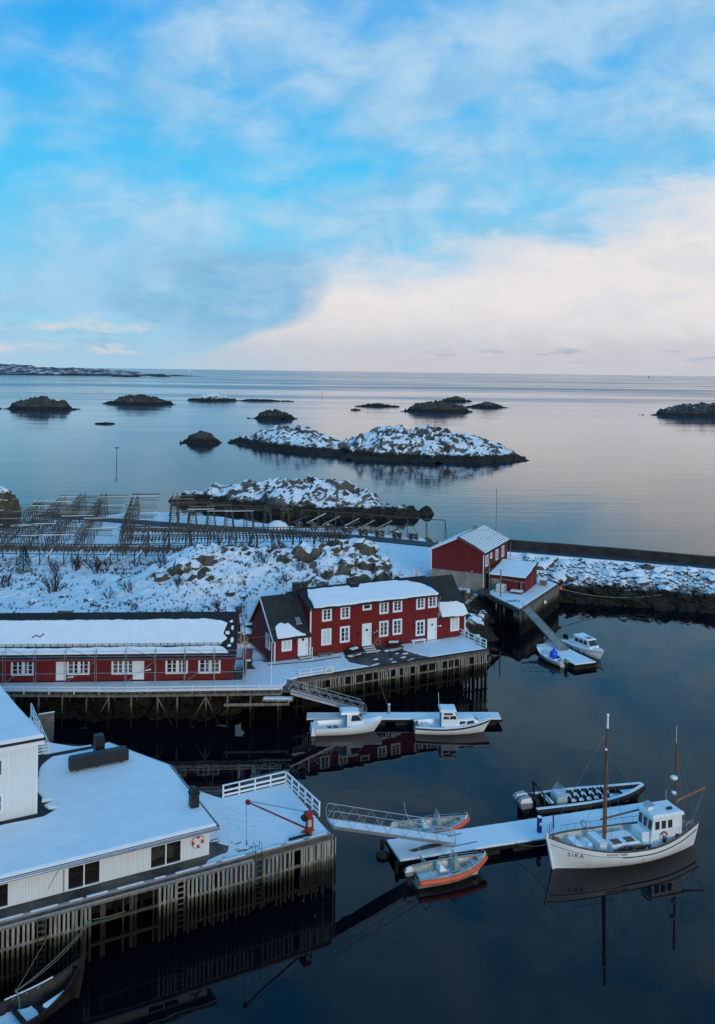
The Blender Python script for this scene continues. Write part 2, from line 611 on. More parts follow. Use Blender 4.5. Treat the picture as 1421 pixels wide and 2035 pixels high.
def snow_mat(name, colr=(0.86, 0.865, 0.855), bump=0.25, bscale=1.6, dirt=0.0, dirt_col=(0.08, 0.07, 0.06), dscale=0.8, thr=0.6, pits=0.0, lines=0.0):
    nt, b = mat_base(name)
    geo = nt.new('ShaderNodeNewGeometry')
    pos = geo.outputs['Position']
    n1 = nt.noise(pos, bscale, 6, 0.6)
    n2 = nt.noise(pos, 9.0, 3, 0.6)
    cc = nt.mix(nt.ss(n1, 0.3, 0.7), tuple(v * 0.94 for v in colr), colr)
    if dirt:
        dn = nt.add(nt.mul(nt.noise(pos, dscale, 6, 0.65), 0.75), nt.mul(n2, 0.25))
        cc = nt.mix(nt.mul(nt.ss(dn, thr, thr + 0.06), dirt), cc, dirt_col)
    nt.put(b.inputs['Base Color'], cc)
    b.inputs['Roughness'].default_value = 0.65
    b.inputs['Specular IOR Level'].default_value = 0.25
    h = nt.add(n1, nt.mul(n2, 0.15))
    if pits:
        # trodden prints: small random hollows, thicker along worn ways
        vo = nt.new('ShaderNodeTexVoronoi')
        nt.put(vo.inputs['Vector'], pos)
        vo.inputs['Scale'].default_value = 2.6
        way = nt.ss(nt.noise(pos, 0.32, 3, 0.5), 0.44, 0.60)
        pit = nt.mul(nt.ss(vo.outputs['Distance'], 0.30, 0.16), way)
        h = nt.sub(h, nt.mul(pit, pits))
        cc = nt.mix(nt.mul(pit, 0.35), cc, tuple(v * 0.55 for v in colr))
        nt.put(b.inputs['Base Color'], cc)
    if lines:
        tc = nt.new('ShaderNodeTexCoord').outputs['Object']
        fy = nt.m('FRACT', nt.mul(nt.sep(tc)[1], 1.0 / lines))
        ln = nt.mul(nt.ss(nt.m('ABSOLUTE', nt.sub(fy, 0.5)), 0.40, 0.48), nt.ss(nt.noise(pos, 0.5, 4, 0.6), 0.42, 0.58))
        h = nt.sub(h, nt.mul(ln, 0.5))
        cc = nt.mix(nt.mul(ln, 0.40), cc, (0.30, 0.31, 0.33))
        nt.put(b.inputs['Base Color'], cc)
    bp = nt.new('ShaderNodeBump')
    bp.inputs['Strength'].default_value = bump
    bp.inputs['Distance'].default_value = 0.15
    nt.put(bp.inputs['Height'], h)
    nt.put(b.inputs['Normal'], bp.outputs[0])


snow_mat('snow', bump=0.4, bscale=0.9)
snow_mat('snow_tracked', bump=0.5, bscale=2.5, dirt=0.5, dscale=1.6, thr=0.62, dirt_col=(0.30, 0.30, 0.31), pits=1.2)
snow_mat('snow_planks', bump=0.4, dirt=0.75, dscale=0.9, thr=0.66, dirt_col=(0.10, 0.09, 0.08), pits=0.8, lines=0.145)
snow_rock('hill', (0.03, 0.027, 0.02), (0.14, 0.12, 0.085), thr=0.72, soft=0.06, patch=0.50, pscale=0.35, tide=2.2, tuft=0.7)
snow_rock('skerry', (0.03, 0.028, 0.026), (0.17, 0.15, 0.125), thr=0.66, soft=0.05, patch=0.42, pscale=0.16, tide=2.3, rscale=0.22)
snow_rock('bare_skerry', (0.02, 0.019, 0.018), (0.085, 0.075, 0.065), thr=0.99, soft=0.05, patch=0.45, pscale=0.12, tide=2.2, rscale=0.15)
snow_rock('far_rock', (0.05, 0.046, 0.045), (0.17, 0.14, 0.12), thr=1.01, soft=0.05, patch=0.5, pscale=0.03, tide=5.0, rscale=0.03)
snow_rock('boulder', (0.03, 0.028, 0.026), (0.13, 0.12, 0.11), thr=0.38, soft=0.10, patch=0.6, pscale=0.7, tide=2.2, rscale=0.8)
snow_rock('hill_boulder', (0.035, 0.032, 0.022), (0.14, 0.12, 0.08), thr=0.66, soft=0.06, patch=0.5, pscale=0.7, rscale=0.6)
boards('red_boards', (0.172, 0.0095, 0.0095))
boards('red_boards_old', (0.148, 0.011, 0.011), pitch=0.14, dirt=0.4)
boards('white_boards', (0.76, 0.77, 0.73), pitch=0.145, var=0.025, depth=0.45, dirt=0.08)
simple('white_paint', (0.74, 0.77, 0.75), 0.5, var=0.04)
simple('trim_white', (0.78, 0.78, 0.77), 0.45, var=0.03)
simple('red_trim', (0.20, 0.014, 0.013), 0.55)
simple('roof_felt', (0.014, 0.015, 0.016), 0.75, var=0.35, vscale=1.5, bump=0.3, bscale=6)
simple('roof_dark', (0.022, 0.023, 0.021), 0.8, var=0.3, vscale=1.2, bump=0.35, bscale=5)
simple('black_metal', (0.012, 0.012, 0.013), 0.5, var=0.3)
simple('galvanised', (0.40, 0.41, 0.42), 0.45, metal=0.6, var=0.15)
simple('aluminium', (0.50, 0.50, 0.49), 0.38, metal=0.85, var=0.12)
simple('bare_aluminium', (0.50, 0.46, 0.38), 0.42, metal=0.35, var=0.25, vscale=2.0)
simple('concrete', (0.24, 0.22, 0.18), 0.85, var=0.25, vscale=0.8, bump=0.2)
simple('asphalt', (0.035, 0.037, 0.042), 0.7, var=0.35, vscale=0.5, bump=0.15)
simple('dark_asphalt', (0.075, 0.064, 0.056), 0.75, var=0.5, vscale=0.9, bump=0.2)
simple('wet_planks', (0.085, 0.07, 0.055), 0.6, var=0.45, vscale=1.1, bump=0.2)
simple('fibreglass', (0.84, 0.85, 0.83), 0.28, var=0.03, spec=0.5)
simple('hull_white', (0.84, 0.84, 0.80), 0.35, var=0.05, vscale=1.2)
simple('navy', (0.012, 0.014, 0.035), 0.4)
simple('orange_tube', (0.72, 0.115, 0.055), 0.55, var=0.12)
simple('crane_red', (0.15, 0.016, 0.028), 0.5, var=0.2)
simple('crane_orange', (0.28, 0.03, 0.018), 0.5, var=0.2)
simple('cream', (0.55, 0.48, 0.36), 0.6)
simple('ring_red', (0.62, 0.035, 0.04), 0.5)
simple('ring_dull', (0.30, 0.02, 0.022), 0.6)
simple('ring_faded', (0.42, 0.16, 0.17), 0.6)
simple('rubber', (0.012, 0.012, 0.013), 0.6, var=0.2)
simple('blue_plastic', (0.02, 0.09, 0.60), 0.35)
simple('purple_post', (0.025, 0.02, 0.22), 0.5)
simple('fender_blue', (0.015, 0.018, 0.06), 0.45)
simple('mast_wood', (0.15, 0.07, 0.035), 0.55, var=0.3, vscale=4)
simple('varnish', (0.30, 0.13, 0.05), 0.4, var=0.3, vscale=5)
simple('tarred_wood', (0.018, 0.013, 0.010), 0.6, var=0.5, vscale=2.0)
simple('grey_wood', (0.17, 0.155, 0.13), 0.8, var=0.35, vscale=2.5)
simple('rack_wood', (0.085, 0.062, 0.040), 0.85, var=0.4, vscale=1.5)
simple('pale_pole', (0.27, 0.225, 0.16), 0.8, var=0.3, vscale=1.5)
simple('fish', (0.10, 0.075, 0.07), 0.7, var=0.6, vscale=9.0)
simple('twig', (0.055, 0.032, 0.030), 0.9, var=0.4, vscale=0.7)
simple('needles', (0.016, 0.026, 0.012), 0.9, var=0.5, vscale=2.0)
simple('weed', (0.018, 0.015, 0.008), 0.8, var=0.5, vscale=2.0)
simple('rope', (0.22, 0.20, 0.14), 0.9)
simple('rope_green', (0.05, 0.22, 0.13), 0.9)
simple('wire', (0.20, 0.20, 0.20), 0.6, metal=0.3)
simple('letter_black', (0.008, 0.008, 0.010), 0.5, var=0.1)
simple('chair_cream', (0.42, 0.40, 0.30), 0.7)
simple('room_dark', (0.035, 0.028, 0.022), 0.9)
simple('curtain', (0.55, 0.56, 0.55), 0.9, var=0.1)
simple('orange_float', (0.75, 0.14, 0.05), 0.5)
simple('old_grey_boat', (0.55, 0.55, 0.50), 0.45, var=0.12)
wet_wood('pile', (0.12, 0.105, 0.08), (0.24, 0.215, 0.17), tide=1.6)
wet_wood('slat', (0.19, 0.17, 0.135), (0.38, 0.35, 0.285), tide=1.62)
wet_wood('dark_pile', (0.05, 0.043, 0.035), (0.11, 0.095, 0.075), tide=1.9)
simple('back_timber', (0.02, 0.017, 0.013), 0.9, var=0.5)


def glass_mat(name, colr, rough=0.05):
    nt, b = mat_base(name)
    b.inputs['Base Color'].default_value = (*colr, 1)
    b.inputs['Roughness'].default_value = rough
    b.inputs['Specular IOR Level'].default_value = 0.6


glass_mat('pane_dark', (0.02, 0.024, 0.03))
glass_mat('pane_mid', (0.09, 0.11, 0.14), 0.08)
glass_mat('pane_warm', (0.11, 0.10, 0.085), 0.12)
glass_mat('pane_boat', (0.03, 0.035, 0.045))


def clear_glass(name, tint=(0.75, 0.85, 0.9), a=0.35):
    nt, b = mat_base(name)
    b.inputs['Base Color'].default_value = (*tint, 1)
    b.inputs['Roughness'].default_value = 0.04
    b.inputs['Alpha'].default_value = a


clear_glass('windscreen', (0.30, 0.42, 0.50), 0.55)
clear_glass('shop_glass', (0.02, 0.02, 0.02), 0.45)


def water_mat():
    nt, b = mat_base('water')
    geo = nt.new('ShaderNodeNewGeometry')
    pos = geo.outputs['Position']
    x, y, z = nt.sep(pos)
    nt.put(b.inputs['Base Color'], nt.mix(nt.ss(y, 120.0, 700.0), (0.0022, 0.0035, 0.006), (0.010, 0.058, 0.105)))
    b.inputs['IOR'].default_value = 1.333
    b.inputs['Specular Tint'].default_value = (0.90, 0.97, 1.0, 1)
    b.inputs['Specular IOR Level'].default_value = 0.36
    # the harbour basin is sheltered, the open sea beyond the skerries carries ripples
    open_sea = nt.ss(nt.sub(y, nt.mul(x, 0.25)), 110.0, 260.0)
    far = nt.ss(y, 300.0, 1500.0)
    slick = nt.noise(nt.vscale(pos, (0.004, 0.02, 1.0)), 1.0, 5, 0.6)
    lanes = nt.noise(nt.vscale(pos, (0.0007, 0.0042, 1.0)), 1.0, 5, 0.6, 0.6)
    patch = nt.noise(nt.vscale(pos, (0.05, 0.09, 1.0)), 1.0, 4, 0.55)
    w1 = nt.noise(nt.vscale(pos, (0.55, 1.0, 1.0)), 1.1, 4, 0.55)
    w2 = nt.noise(nt.vscale(pos, (0.25, 1.0, 1.0)), 0.28, 4, 0.55)
    w3 = nt.noise(nt.vscale(pos, (0.10, 0.35, 1.0)), 0.10, 3, 0.5)
    w4 = nt.noise(nt.vscale(pos, (0.10, 0.5, 1.0)), 0.035, 4, 0.6)
    calm = nt.noise(nt.vscale(pos, (0.6, 1.0, 1.0)), 0.5, 2, 0.5)
    h_open = nt.add(nt.mul(w1, 0.020), nt.add(nt.mul(w2, 0.055), nt.add(nt.mul(w3, 0.09), nt.mul(nt.mul(w4, far), 1.2))))
    h = nt.add(nt.mul(nt.mul(h_open, open_sea), nt.ss(slick, 0.3, 0.7, 0.35, 1.0)), nt.mul(nt.mul(calm, 0.011), nt.ss(patch, 0.40, 0.65, 0.25, 1.0)))
    bp = nt.new('ShaderNodeBump')
    bp.inputs['Strength'].default_value = 1.0
    bp.inputs['Distance'].default_value = 1.0
    nt.put(bp.inputs['Height'], h)
    nt.put(b.inputs['Normal'], bp.outputs[0])
    nt.put(b.inputs['Roughness'], nt.add(nt.mul(open_sea, 0.03), nt.mul(far, nt.ss(nt.add(nt.mul(slick, 0.3), nt.mul(lanes, 0.7)), 0.40, 0.60, 0.03, 0.26))))


water_mat()

# ---------------------------------------------------------------- sea
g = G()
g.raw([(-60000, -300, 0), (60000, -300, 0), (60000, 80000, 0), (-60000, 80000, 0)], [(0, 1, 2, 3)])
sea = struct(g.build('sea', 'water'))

# ---------------------------------------------------------------- headland, road, breakwater
SHORE = [(-110, 80), (-32, 81.5), (-12, 83.4), (-7.5, 87.5), (0, 91.5), (8, 95.5), (12.8, 98.5), (14.5, 103), (16, 109),
         (16.5, 115.5), (19, 118.5), (24, 123), (28.5, 127.2), (49, 122.2), (90, 112.0),
         (90, 123.5), (53.5, 136.2), (25, 148), (21, 154), (14, 163), (4, 169), (-8, 173), (-25, 183), (-40, 190),
         (-51, 186), (-59, 174), (-68, 163), (-84, 154), (-110, 146)]
ROAD = [(-60, 173), (-40, 166), (-20, 160), (-5, 156), (4, 152.3), (12, 148.2), (22, 144.8), (39, 138.6), (53.2, 132.8), (90, 118.6)]


def line_dist(x, y, pts):
    best = np.full(np.shape(x), 1e9)
    for (x0, y0), (x1, y1) in zip(pts[:-1], pts[1:]):
        ex, ey = x1 - x0, y1 - y0
        t = np.clip(((x - x0) * ex + (y - y0) * ey) / (ex * ex + ey * ey), 0, 1)
        best = np.minimum(best, np.hypot(x - x0 - t * ex, y - y0 - t * ey))
    return best


def local(x, y, o, ang):
    t = math.radians(ang)
    u, v = x - o[0], y - o[1]
    return u * math.cos(t) + v * math.sin(t), -u * math.sin(t) + v * math.cos(t)


LONG_O, LONG_A = (-11.2, 83.52), 4.3        # red longhouse
HOUSE_O, HOUSE_A = (-7.77, 88.73), 26.3     # red two-storey house
BOAT_O, BOAT_A = (17.2, 120.87), 64.5       # red boathouse


def ground_z(x, y):
    x, y = np.asarray(x, float), np.asarray(y, float)
    s = poly_sdf(x, y, SHORE) + (fbm(x * 0.35, y * 0.35, 3, 4) - 0.5) * 1.6
    prof = np.interp(s, [-6, -2.5, 0, 1.5, 4, 9, 14], [-3.5, -1.8, 0, 1.15, 2.4, 3.5, 3.8])
    inn = sstep(s, 3, 13)
    plateau = 1.5 * sstep(y, 90, 96) * (1 - sstep(y, 125, 150)) * (1 - sstep(x, -4, 8))
    across = np.exp(-(np.abs(y - 112.0) / 7.6) ** 2.4)
    hump = 4.0 * sstep(x, -31, -20) * (1 - sstep(x, 0.5, 11)) * across
    hump = hump + 1.5 * np.exp(-((x + 2) / 6) ** 2 - ((y - 113) / 4.5) ** 2)
    rough = (fbm(x * 0.16, y * 0.16, 11, 4) - 0.5) * 2.0 + (fbm(x * 0.6, y * 0.6, 21, 4) - 0.5) * 1.0
    z = prof + inn * (plateau + hump) + rough * inn * np.clip(0.6 + hump / 5.0, 0, 1) * sstep(y, 90, 97)
    # craggy rock on the hump and along the shores
    wob_x, wob_y = x + 1.2 * fbm(x * .5, y * .5, 5, 3), y + 1.2 * fbm(x * .5, y * .5, 6, 3)
    crag = facets(wob_x / 2.0, wob_y / 1.6, 31, 1.5) - 0.5
    crag2 = facets(wob_x / 1.1, wob_y / 0.9, 41, 1.3) - 0.5
    where = 0.9 * sstep(fbm(x * 0.16, y * 0.16, 51, 3), 0.50, 0.62) * sstep(hump, 0.4, 2.5)
    where = np.maximum(where, 0.62 * sstep(x, -4, 0) * sstep(hump, 0.2, 1.2))
    east = sstep(s, -4, 0) * (1 - sstep(s, 3, 8)) * sstep(x, 8, 14) * (1 - sstep(x, 22, 26))
    west = sstep(s, -4, 0) * (1 - sstep(s, 2, 6)) * (1 - sstep(y, 90, 96))
    z = z + crag * (1.25 * where + 1.5 * east + 0.8 * west) + crag2 * (0.75 * where + 0.7 * east + 0.5 * west)
    # road bed
    rd = line_dist(x, y, ROAD)
    z = np.where(s > 0.5, z + (3.70 - z) * (1 - sstep(rd, 2.3, 5.0)), z)
    # smooth level field beside the boathouse
    fld = np.exp(-((x - 7) / 6.0) ** 4 - ((y - 138) / 10.0) ** 4)
    z = z + (3.75 - z) * np.clip(fld * 1.2, 0, 1)
    # level ground under the buildings
    a, b = local(x, y, HOUSE_O, HOUSE_A)
    m_ = sstep(a, -2.6, -1.2) * (1 - sstep(a, 23, 24.5)) * (1 - sstep(b, 7.0, 8.6))
    z = z + (np.minimum(z, 2.9) - z) * m_
    a, b = local(x, y, LONG_O, LONG_A)
    m_ = (1 - sstep(a, 1.5, 3.5)) * (1 - sstep(b, 6.8, 8.2))
    z = z + (np.minimum(z, 2.7) - z) * m_
    a, b = local(x, y, BOAT_O, BOAT_A)
    m_ = sstep(a, -3.0, -0.5) * (1 - sstep(a, 11.5, 14)) * sstep(b, -8.0, -6.5) * (1 - sstep(b, 7.5, 9.5))
    z = z + (np.minimum(z, 3.0) - z) * m_
    # passage between longhouse and house
    return z


xs, ys = np.arange(-96, 88.1, 0.5), np.arange(78, 211.1, 0.5)
GX, GY = np.meshgrid(xs, ys)
GZ = ground_z(GX, GY)
ground = struct(grid_object('ground', GX, GY, GZ, 'hill', keep=GZ > -1.6))


def gz(x, y):
    return float(ground_z(np.array([x]), np.array([y]))[0])


def strip(pts, half, z, n=4):
    """flat ribbon along a polyline, resampled"""
    P = [Vector((*p, 0)) for p in pts]
    R = []
    for a, b in zip(P[:-1], P[1:]):
        for i in range(n):
            R.append(a.lerp(b, i / n))
    R.append(P[-1])
    # smooth
    for _ in range(3):
        R = [R[0]] + [(R[i - 1] + R[i] * 2 + R[i + 1]) / 4 for i in range(1, len(R) - 1)] + [R[-1]]
    L, Rr = [], []
    for i, p in enumerate(R):
        t = (R[min(i + 1, len(R) - 1)] - R[max(i - 1, 0)]).normalized()
        s = Vector((-t.y, t.x, 0))
        L.append(p + s * half)
        Rr.append(p - s * half)
    return L, Rr, R


L, Rr, RC = strip(ROAD, 1.75, 0)
g = G()
for i in range(len(L) - 1):
    g.raw([(L[i].x, L[i].y, 3.86), (L[i + 1].x, L[i + 1].y, 3.86), (Rr[i + 1].x, Rr[i + 1].y, 3.86), (Rr[i].x, Rr[i].y, 3.86),
           (L[i].x, L[i].y, 3.3), (L[i + 1].x, L[i + 1].y, 3.3), (Rr[i + 1].x, Rr[i + 1].y, 3.3), (Rr[i].x, Rr[i].y, 3.3)],
          [(0, 3, 2, 1), (0, 1, 5, 4), (3, 7, 6, 2)])
road = struct(g.build('road', 'asphalt'))

nt, b_ = simple('dark_concrete', (0.030, 0.026, 0.022), 0.85, var=0.45, vscale=0.6, bump=0.3)
wall_l = [(23.0, 147.2), (39, 141.4), (53.2, 135.3), (90, 121.3)]
g = G()
for (x0, y0), (x1, y1) in zip(wall_l[:-1], wall_l[1:]):
    n = max(1, int(math.hypot(x1 - x0, y1 - y0) / 4.0))
    for i in range(n):
        t0, t1 = i / n - 0.004, (i + 1) / n + 0.004
        dzz = rnd.uniform(-0.03, 0.03)
        p = (x0 + (x1 - x0) * t0, y0 + (y1 - y0) * t0, 3.2 + dzz)
        q = (x0 + (x1 - x0) * t1, y0 + (y1 - y0) * t1, 3.2 + dzz)
        g.beam(p, q, 0.85 - .004 * (i % 2), 3.7)
sea_wall = tag(g.build('sea_wall', 'dark_concrete'), 'long dark concrete parapet wall along the seaward side of the breakwater road', 'wall')
# thin line of driven snow on the kerb side
g = G()
for i in range(len(Rr) - 1):
    if Rr[i].x > 21:
        w0 = 0.35 + 0.3 * rnd.random()
        a, b2 = Rr[i], Rr[i + 1]
        g.beam((a.x, a.y - 0.25, 3.80), (b2.x, b2.y - 0.25, 3.80), w0, 0.34)
struct(g.build('snow_bank', 'snow'))

# ---- boulders: a handful of shared rock meshes
def rock_mesh(name, seed, mat, sub=2, flat=0.7, rough=0.28):
    r = random.Random(seed)
    bm = bmesh.new()
    bmesh.ops.create_icosphere(bm, subdivisions=sub, radius=1.0)
    planes = [(Vector((r.gauss(0, 1), r.gauss(0, 1), r.gauss(0, 1))).normalized(), r.uniform(0.55, 0.9)) for _ in range(9)]
    for v in bm.verts:
        p = v.co.copy()
        for n_, d_ in planes:
            t = p.dot(n_)
            if t > d_:
                p -= n_ * (t - d_)
        p *= 1 + r.uniform(-rough, rough) * 0.35
        v.co = Vector((p.x * 1.15, p.y * 0.95, p.z * flat))
    me = bpy.data.meshes.new(name)
    bm.to_mesh(me)
    bm.free()
    me.materials.append(M[mat])
    return me


BOULD = [rock_mesh('boulder_%d' % i, 100 + i, 'boulder') for i in range(8)]
HILLB = [rock_mesh('hill_rock_%d' % i, 200 + i, 'hill_boulder', flat=0.8, rough=0.4) for i in range(6)]


def place_rock(me, parent, x, y, z, s, name='boulder'):
    o = link(name, me, parent)
    o.location = (x, y, z)
    o.rotation_euler = (rnd.uniform(-.35, .35), rnd.uniform(-.35, .35), rnd.uniform(0, 6.28))
    o.scale = (s * rnd.uniform(.8, 1.25), s * rnd.uniform(.8, 1.25), s * rnd.uniform(.75, 1.15))
    return o


breakwater = struct(thing('breakwater', 'rubble slope of snow-capped boulders below the breakwater road', 'breakwater', (40, 130, 0)))
del breakwater['category']
pts = []
tries = 0
while len(pts) < 298 and tries < 15000:
    tries += 1
    t = rnd.random()
    x = 26.5 + t * 42
    lo = np.interp(x, [26.5, 29, 49, 70], [126.5, 127.0, 122.0, 116.8])
    hi = np.interp(x, [26.5, 39, 53.2, 70], [139.6, 136.0, 130.2, 123.5])
    y = lo + (hi - lo) * rnd.random() ** 0.85
    s = rnd.choice((0.32, 0.4, 0.5, 0.5, 0.65, 0.8, 1.0, 1.3))
    a, b2 = local(x, y, BOAT_O, BOAT_A)
    if -2 < a < 9 and -9.4 < b2 < 1:
        continue
    if all((x - q[0]) ** 2 + (y - q[1]) ** 2 > (0.50 * (s + q[2])) ** 2 for q in pts):
        pts.append((x, y, s))
for x, y, s in pts:
    o = place_rock(rnd.choice(BOULD), breakwater, x - 40, y - 130, max(gz(x, y), -0.1) + s * rnd.uniform(-.08, .22), s)

# finer rubble between the boulders
r_ = random.Random(17)
g = G()
ico = rock_mesh('pebble', 55, 'boulder', sub=1)
iv = [tuple(v.co) for v in ico.vertices]
ifc = [tuple(p.vertices) for p in ico.polygons]
bpy.data.meshes.remove(ico)
rx_, ry_ = [], []
for i in range(1500):
    x = 26.0 + r_.random() * 46
    lo = np.interp(x, [26.0, 29, 49, 72], [126.5, 126.8, 121.8, 116.2])
    hi = np.interp(x, [26.0, 39, 53.2, 72], [140.2, 136.4, 130.6, 123.2])
    rx_.append(x)
    ry_.append(lo + (hi - lo) * r_.random())
rz_ = ground_z(np.array(rx_), np.array(ry_))
for x, y, z in zip(rx_, ry_, rz_):
    a, b2 = local(x, y, BOAT_O, BOAT_A)
    if -2 < a < 9 and -9.4 < b2 < 1:
        continue
    s_ = r_.choice((.14, .18, .22, .28, .36, .45))
    R_ = Matrix.Rotation(r_.uniform(0, 6.28), 3, 'Z') @ Matrix.Rotation(r_.uniform(-.6, .6), 3, 'X')
    g.raw([R_ @ Vector(v) * s_ + Vector((x - 40, y - 130, z + s_ * .2)) for v in iv], ifc)
g.build('rubble', 'boulder', breakwater, kind='stuff')

rocks = [(-22.8, 107.3, 1.7), (-20.6, 107.6, 2.1), (-18.9, 107.5, 1.4), (-14.2, 103.6, 1.3), (-12.6, 103.2, .9),
         (-6.8, 104.2, 1.3), (-5.6, 105.4, 1.0), (0.2, 112.5, 1.8), (1.6, 112.2, 2.3), (3.4, 112.6, 1.7), (4.6, 113.4, 1.3), (2.0, 110.3, 1.3), (4.8, 110.6, 2.1),
         (6.2, 110.2, 1.5), (7.6, 110.0, 1.6), (8.4, 111.5, 1.1), (5.6, 108.3, 1.0), (-1.2, 108.6, 1.9), (-0.2, 107.4, 1.6), (-2.2, 110.4, 1.1), (1.6, 106.6, 0.9),
         (-4.0, 101.6, 1.2), (-30.5, 103.4, 1.0), (-33.5, 104.6, .8), (-36.0, 101.5, .9), (-11.8, 95.8, 1.4), (-11.0, 97.6, 1.7), (-9.8, 99.2, 1.5),
         (13.4, 106.5, 1.5), (14.6, 109.2, 1.3), (14.2, 104.6, 1.0), (15.6, 112.6, 1.2), (13.2, 112.0, 1.1), (15.5, 105.8, 0.9), (16.4, 114.8, 1.0), (12.2, 109.4, 1.2)]
for x, y, s in rocks:
    place_rock(rnd.choice(HILLB), ground, x, y, gz(x, y) - 0.12 * s, s * 0.72)

# ---------------------------------------------------------------- skerries
def islet(name, label, cx, cy, rx, ry, h, rot=0, seed=1, mat='skerry', res=None, lean=0.0, crag=1.0, cat='islet', power=1.6, cell=None):
    nx = int(min(150, max(30, 2.6 * rx / (res or max(0.55, rx / 55)))))
    ny = int(min(150, max(20, 2.6 * ry / (res or max(0.55, rx / 55)))))
    U, V = np.meshgrid(np.linspace(-1.3, 1.3, nx), np.linspace(-1.3, 1.3, ny))
    px, py = U * rx, V * ry
    sc_ = cell or max(rx, ry) / 4.5
    warp = (fbm(px / (rx * .35) + 9, py / (rx * .35) + seed, seed, 4) - 0.5)
    warp2 = (fbm(px / (rx * .12) + 3, py / (rx * .12) - seed, seed + 9, 4) - 0.5)
    r = np.sqrt(U * U + V * V) * (1 + 0.75 * warp + 0.28 * warp2)
    prof = np.clip(1 - r ** power, -0.6, 1)
    cr = (facets(px / sc_, py / sc_ * 1.2, seed + 40, 0.9) - .5) * 0.24 + (facets(px / sc_ * 2.7, py / sc_ * 3.0, seed + 50, 1.0) - .5) * 0.15 + (fbm(px / sc_ * 4, py / sc_ * 4, seed + 60, 3) - .5) * 0.20
    z = h * (np.where(prof > 0, prof ** 0.75, prof * 0.8) * (1 + lean * U) + crag * cr * np.clip(prof + 0.18, 0, 1) ** 0.6)
    skirt = np.clip((1.13 - r) / 0.20, -1, 1) * (0.4 + 0.08 * h) + (fbm(px / sc_ * 3, py / sc_ * 3, seed + 70, 4) - .5) * 2.0
    if h < 20 and power < 3 and seed not in (31,):
        z = np.maximum(z, np.where(r < 1.2, skirt, -1.0))
    t = math.radians(rot)
    X = cx + px * math.cos(t) - py * math.sin(t)
    Y = cy + px * math.sin(t) + py * math.cos(t)
    o = grid_object(name, X - cx, Y - cy, z, mat, keep=z > -0.8)
    o.location = (cx, cy, 0)
    return tag(o, label, cat)


islet('rocky_islet', 'largest snow-dusted rocky skerry out beyond the harbour, craggy and highest on its left', 28, 346, 37, 21, 10.4, -14, 5, lean=-0.30)
islet('rocky_islet', 'low snow-covered skerry touching the left end of the largest islet', -27, 378, 34, 14, 8.0, -50, 12, lean=-0.15)
islet('rocky_islet', 'small rounded dark skerry just left of the snow-covered one', -67.5, 394, 7.6, 6, 4.6, -8, 23, mat='bare_skerry')
near_islet = islet('rocky_islet', 'long craggy snow-patched rock rising right behind the fish racks', -13, 209, 26.5, 9.5, 7.0, -20, 31, lean=0.12, res=0.42)
islet('rocky_islet', 'humped bare skerry at far left with low rocks trailing right', -241, 688, 24, 11, 8.8, 0, 44, mat='bare_skerry')
islet('rocky_islet', 'dark whale-backed skerry left of centre with a tapering right end', -194, 806, 28, 13, 8.2, -4, 52, mat='bare_skerry')
islet('rocky_islet', 'distant skerry with a smooth white snow dome', -146, 925, 22, 12, 7.6, 0, 61, crag=0.5)
islet('rocky_islet', 'thin flat reef trailing right from the snow-domed skerry', -100, 930, 27, 6, 2.0, 0, 67, mat='bare_skerry')
islet('rocky_islet', 'small knobbly dark reef standing alone behind the snow-covered skerry', -54, 597, 14, 5, 5.2, 0, 74, mat='bare_skerry', crag=1.9)
islet('rocky_islet', 'broad dark skerry beyond the right half of the largest islet', 64, 738, 23, 11, 8.4, 0, 83, mat='bare_skerry')
islet('rocky_islet', 'furthest of the three small skerries right of centre', 109, 1000, 15, 9, 5.6, 0, 92, mat='bare_skerry')
islet('rocky_islet', 'low pointed skerry right of the broad dark one', 121, 840, 17, 7, 5.0, 0, 99, mat='bare_skerry')
islet('rocky_islet', 'large dark rugged skerry cut off by the right picture edge', 282, 728, 44, 16, 10.4, 0, 105, mat='bare_skerry')
islet('rocky_islet', 'string of barely awash rocks in the middle distance', 17, 825, 18, 4, 2.6, 0, 114, mat='bare_skerry', crag=2.2)
islet('rocky_islet', 'tiny awash rock left of the sea mark pole', -143, 516, 5, 2.5, 1.0, 0, 121, mat='bare_skerry')
islet('rocky_islet', 'tiny awash rock below the string of rocks', -1.5, 745, 4, 2.5, 1.2, 0, 123, mat='bare_skerry')
islet('rocky_islet', 'big smooth brown rock at the left picture edge by the racks', -80.5, 197, 6.2, 5.5, 6.2, 0, 131, mat='hill_boulder', crag=0.25, power=3.2)
far_land = islet('far_headland', 'low snow-streaked headland on the horizon at far left', -1750, 3900, 900, 420, 46, 6, 140, mat='far_rock', lean=-0.45, crag=0.9, cat='headland', cell=110)
islet('rocky_islet', 'small dark reef below the tip of the far headland', -835, 3300, 60, 20, 7, 0, 151, mat='far_rock')
islet('rocky_islet', 'lone flat reef on the horizon right of the far headland', -780, 3600, 38, 16, 10, 0, 155, mat='bare_skerry')

# ---------------------------------------------------------------- building helpers
def jag(poly, step, amp, seed, straight=()):
    """subdivide an outline and roughen its edges (edges listed in `straight` stay clean)"""
    r = random.Random(seed)
    outp = []
    n = len(poly)
    for i in range(n):
        a, b = Vector(poly[i]), Vector(poly[(i + 1) % n])
        m_ = max(1, int((b - a).length / step))
        nn = Vector((-(b - a).y, (b - a).x)).normalized() if (b - a).length > 1e-6 else Vector((0, 0))
        drift = 0.0
        for j in range(m_):
            p = a.lerp(b, j / m_)
            if i not in straight and j > 0:
                drift = 0.72 * drift + r.uniform(-amp, amp)
                p = p + nn * drift + (b - a).normalized() * r.uniform(-.25, .25) * step
            outp.append((p.x, p.y))
    return outp


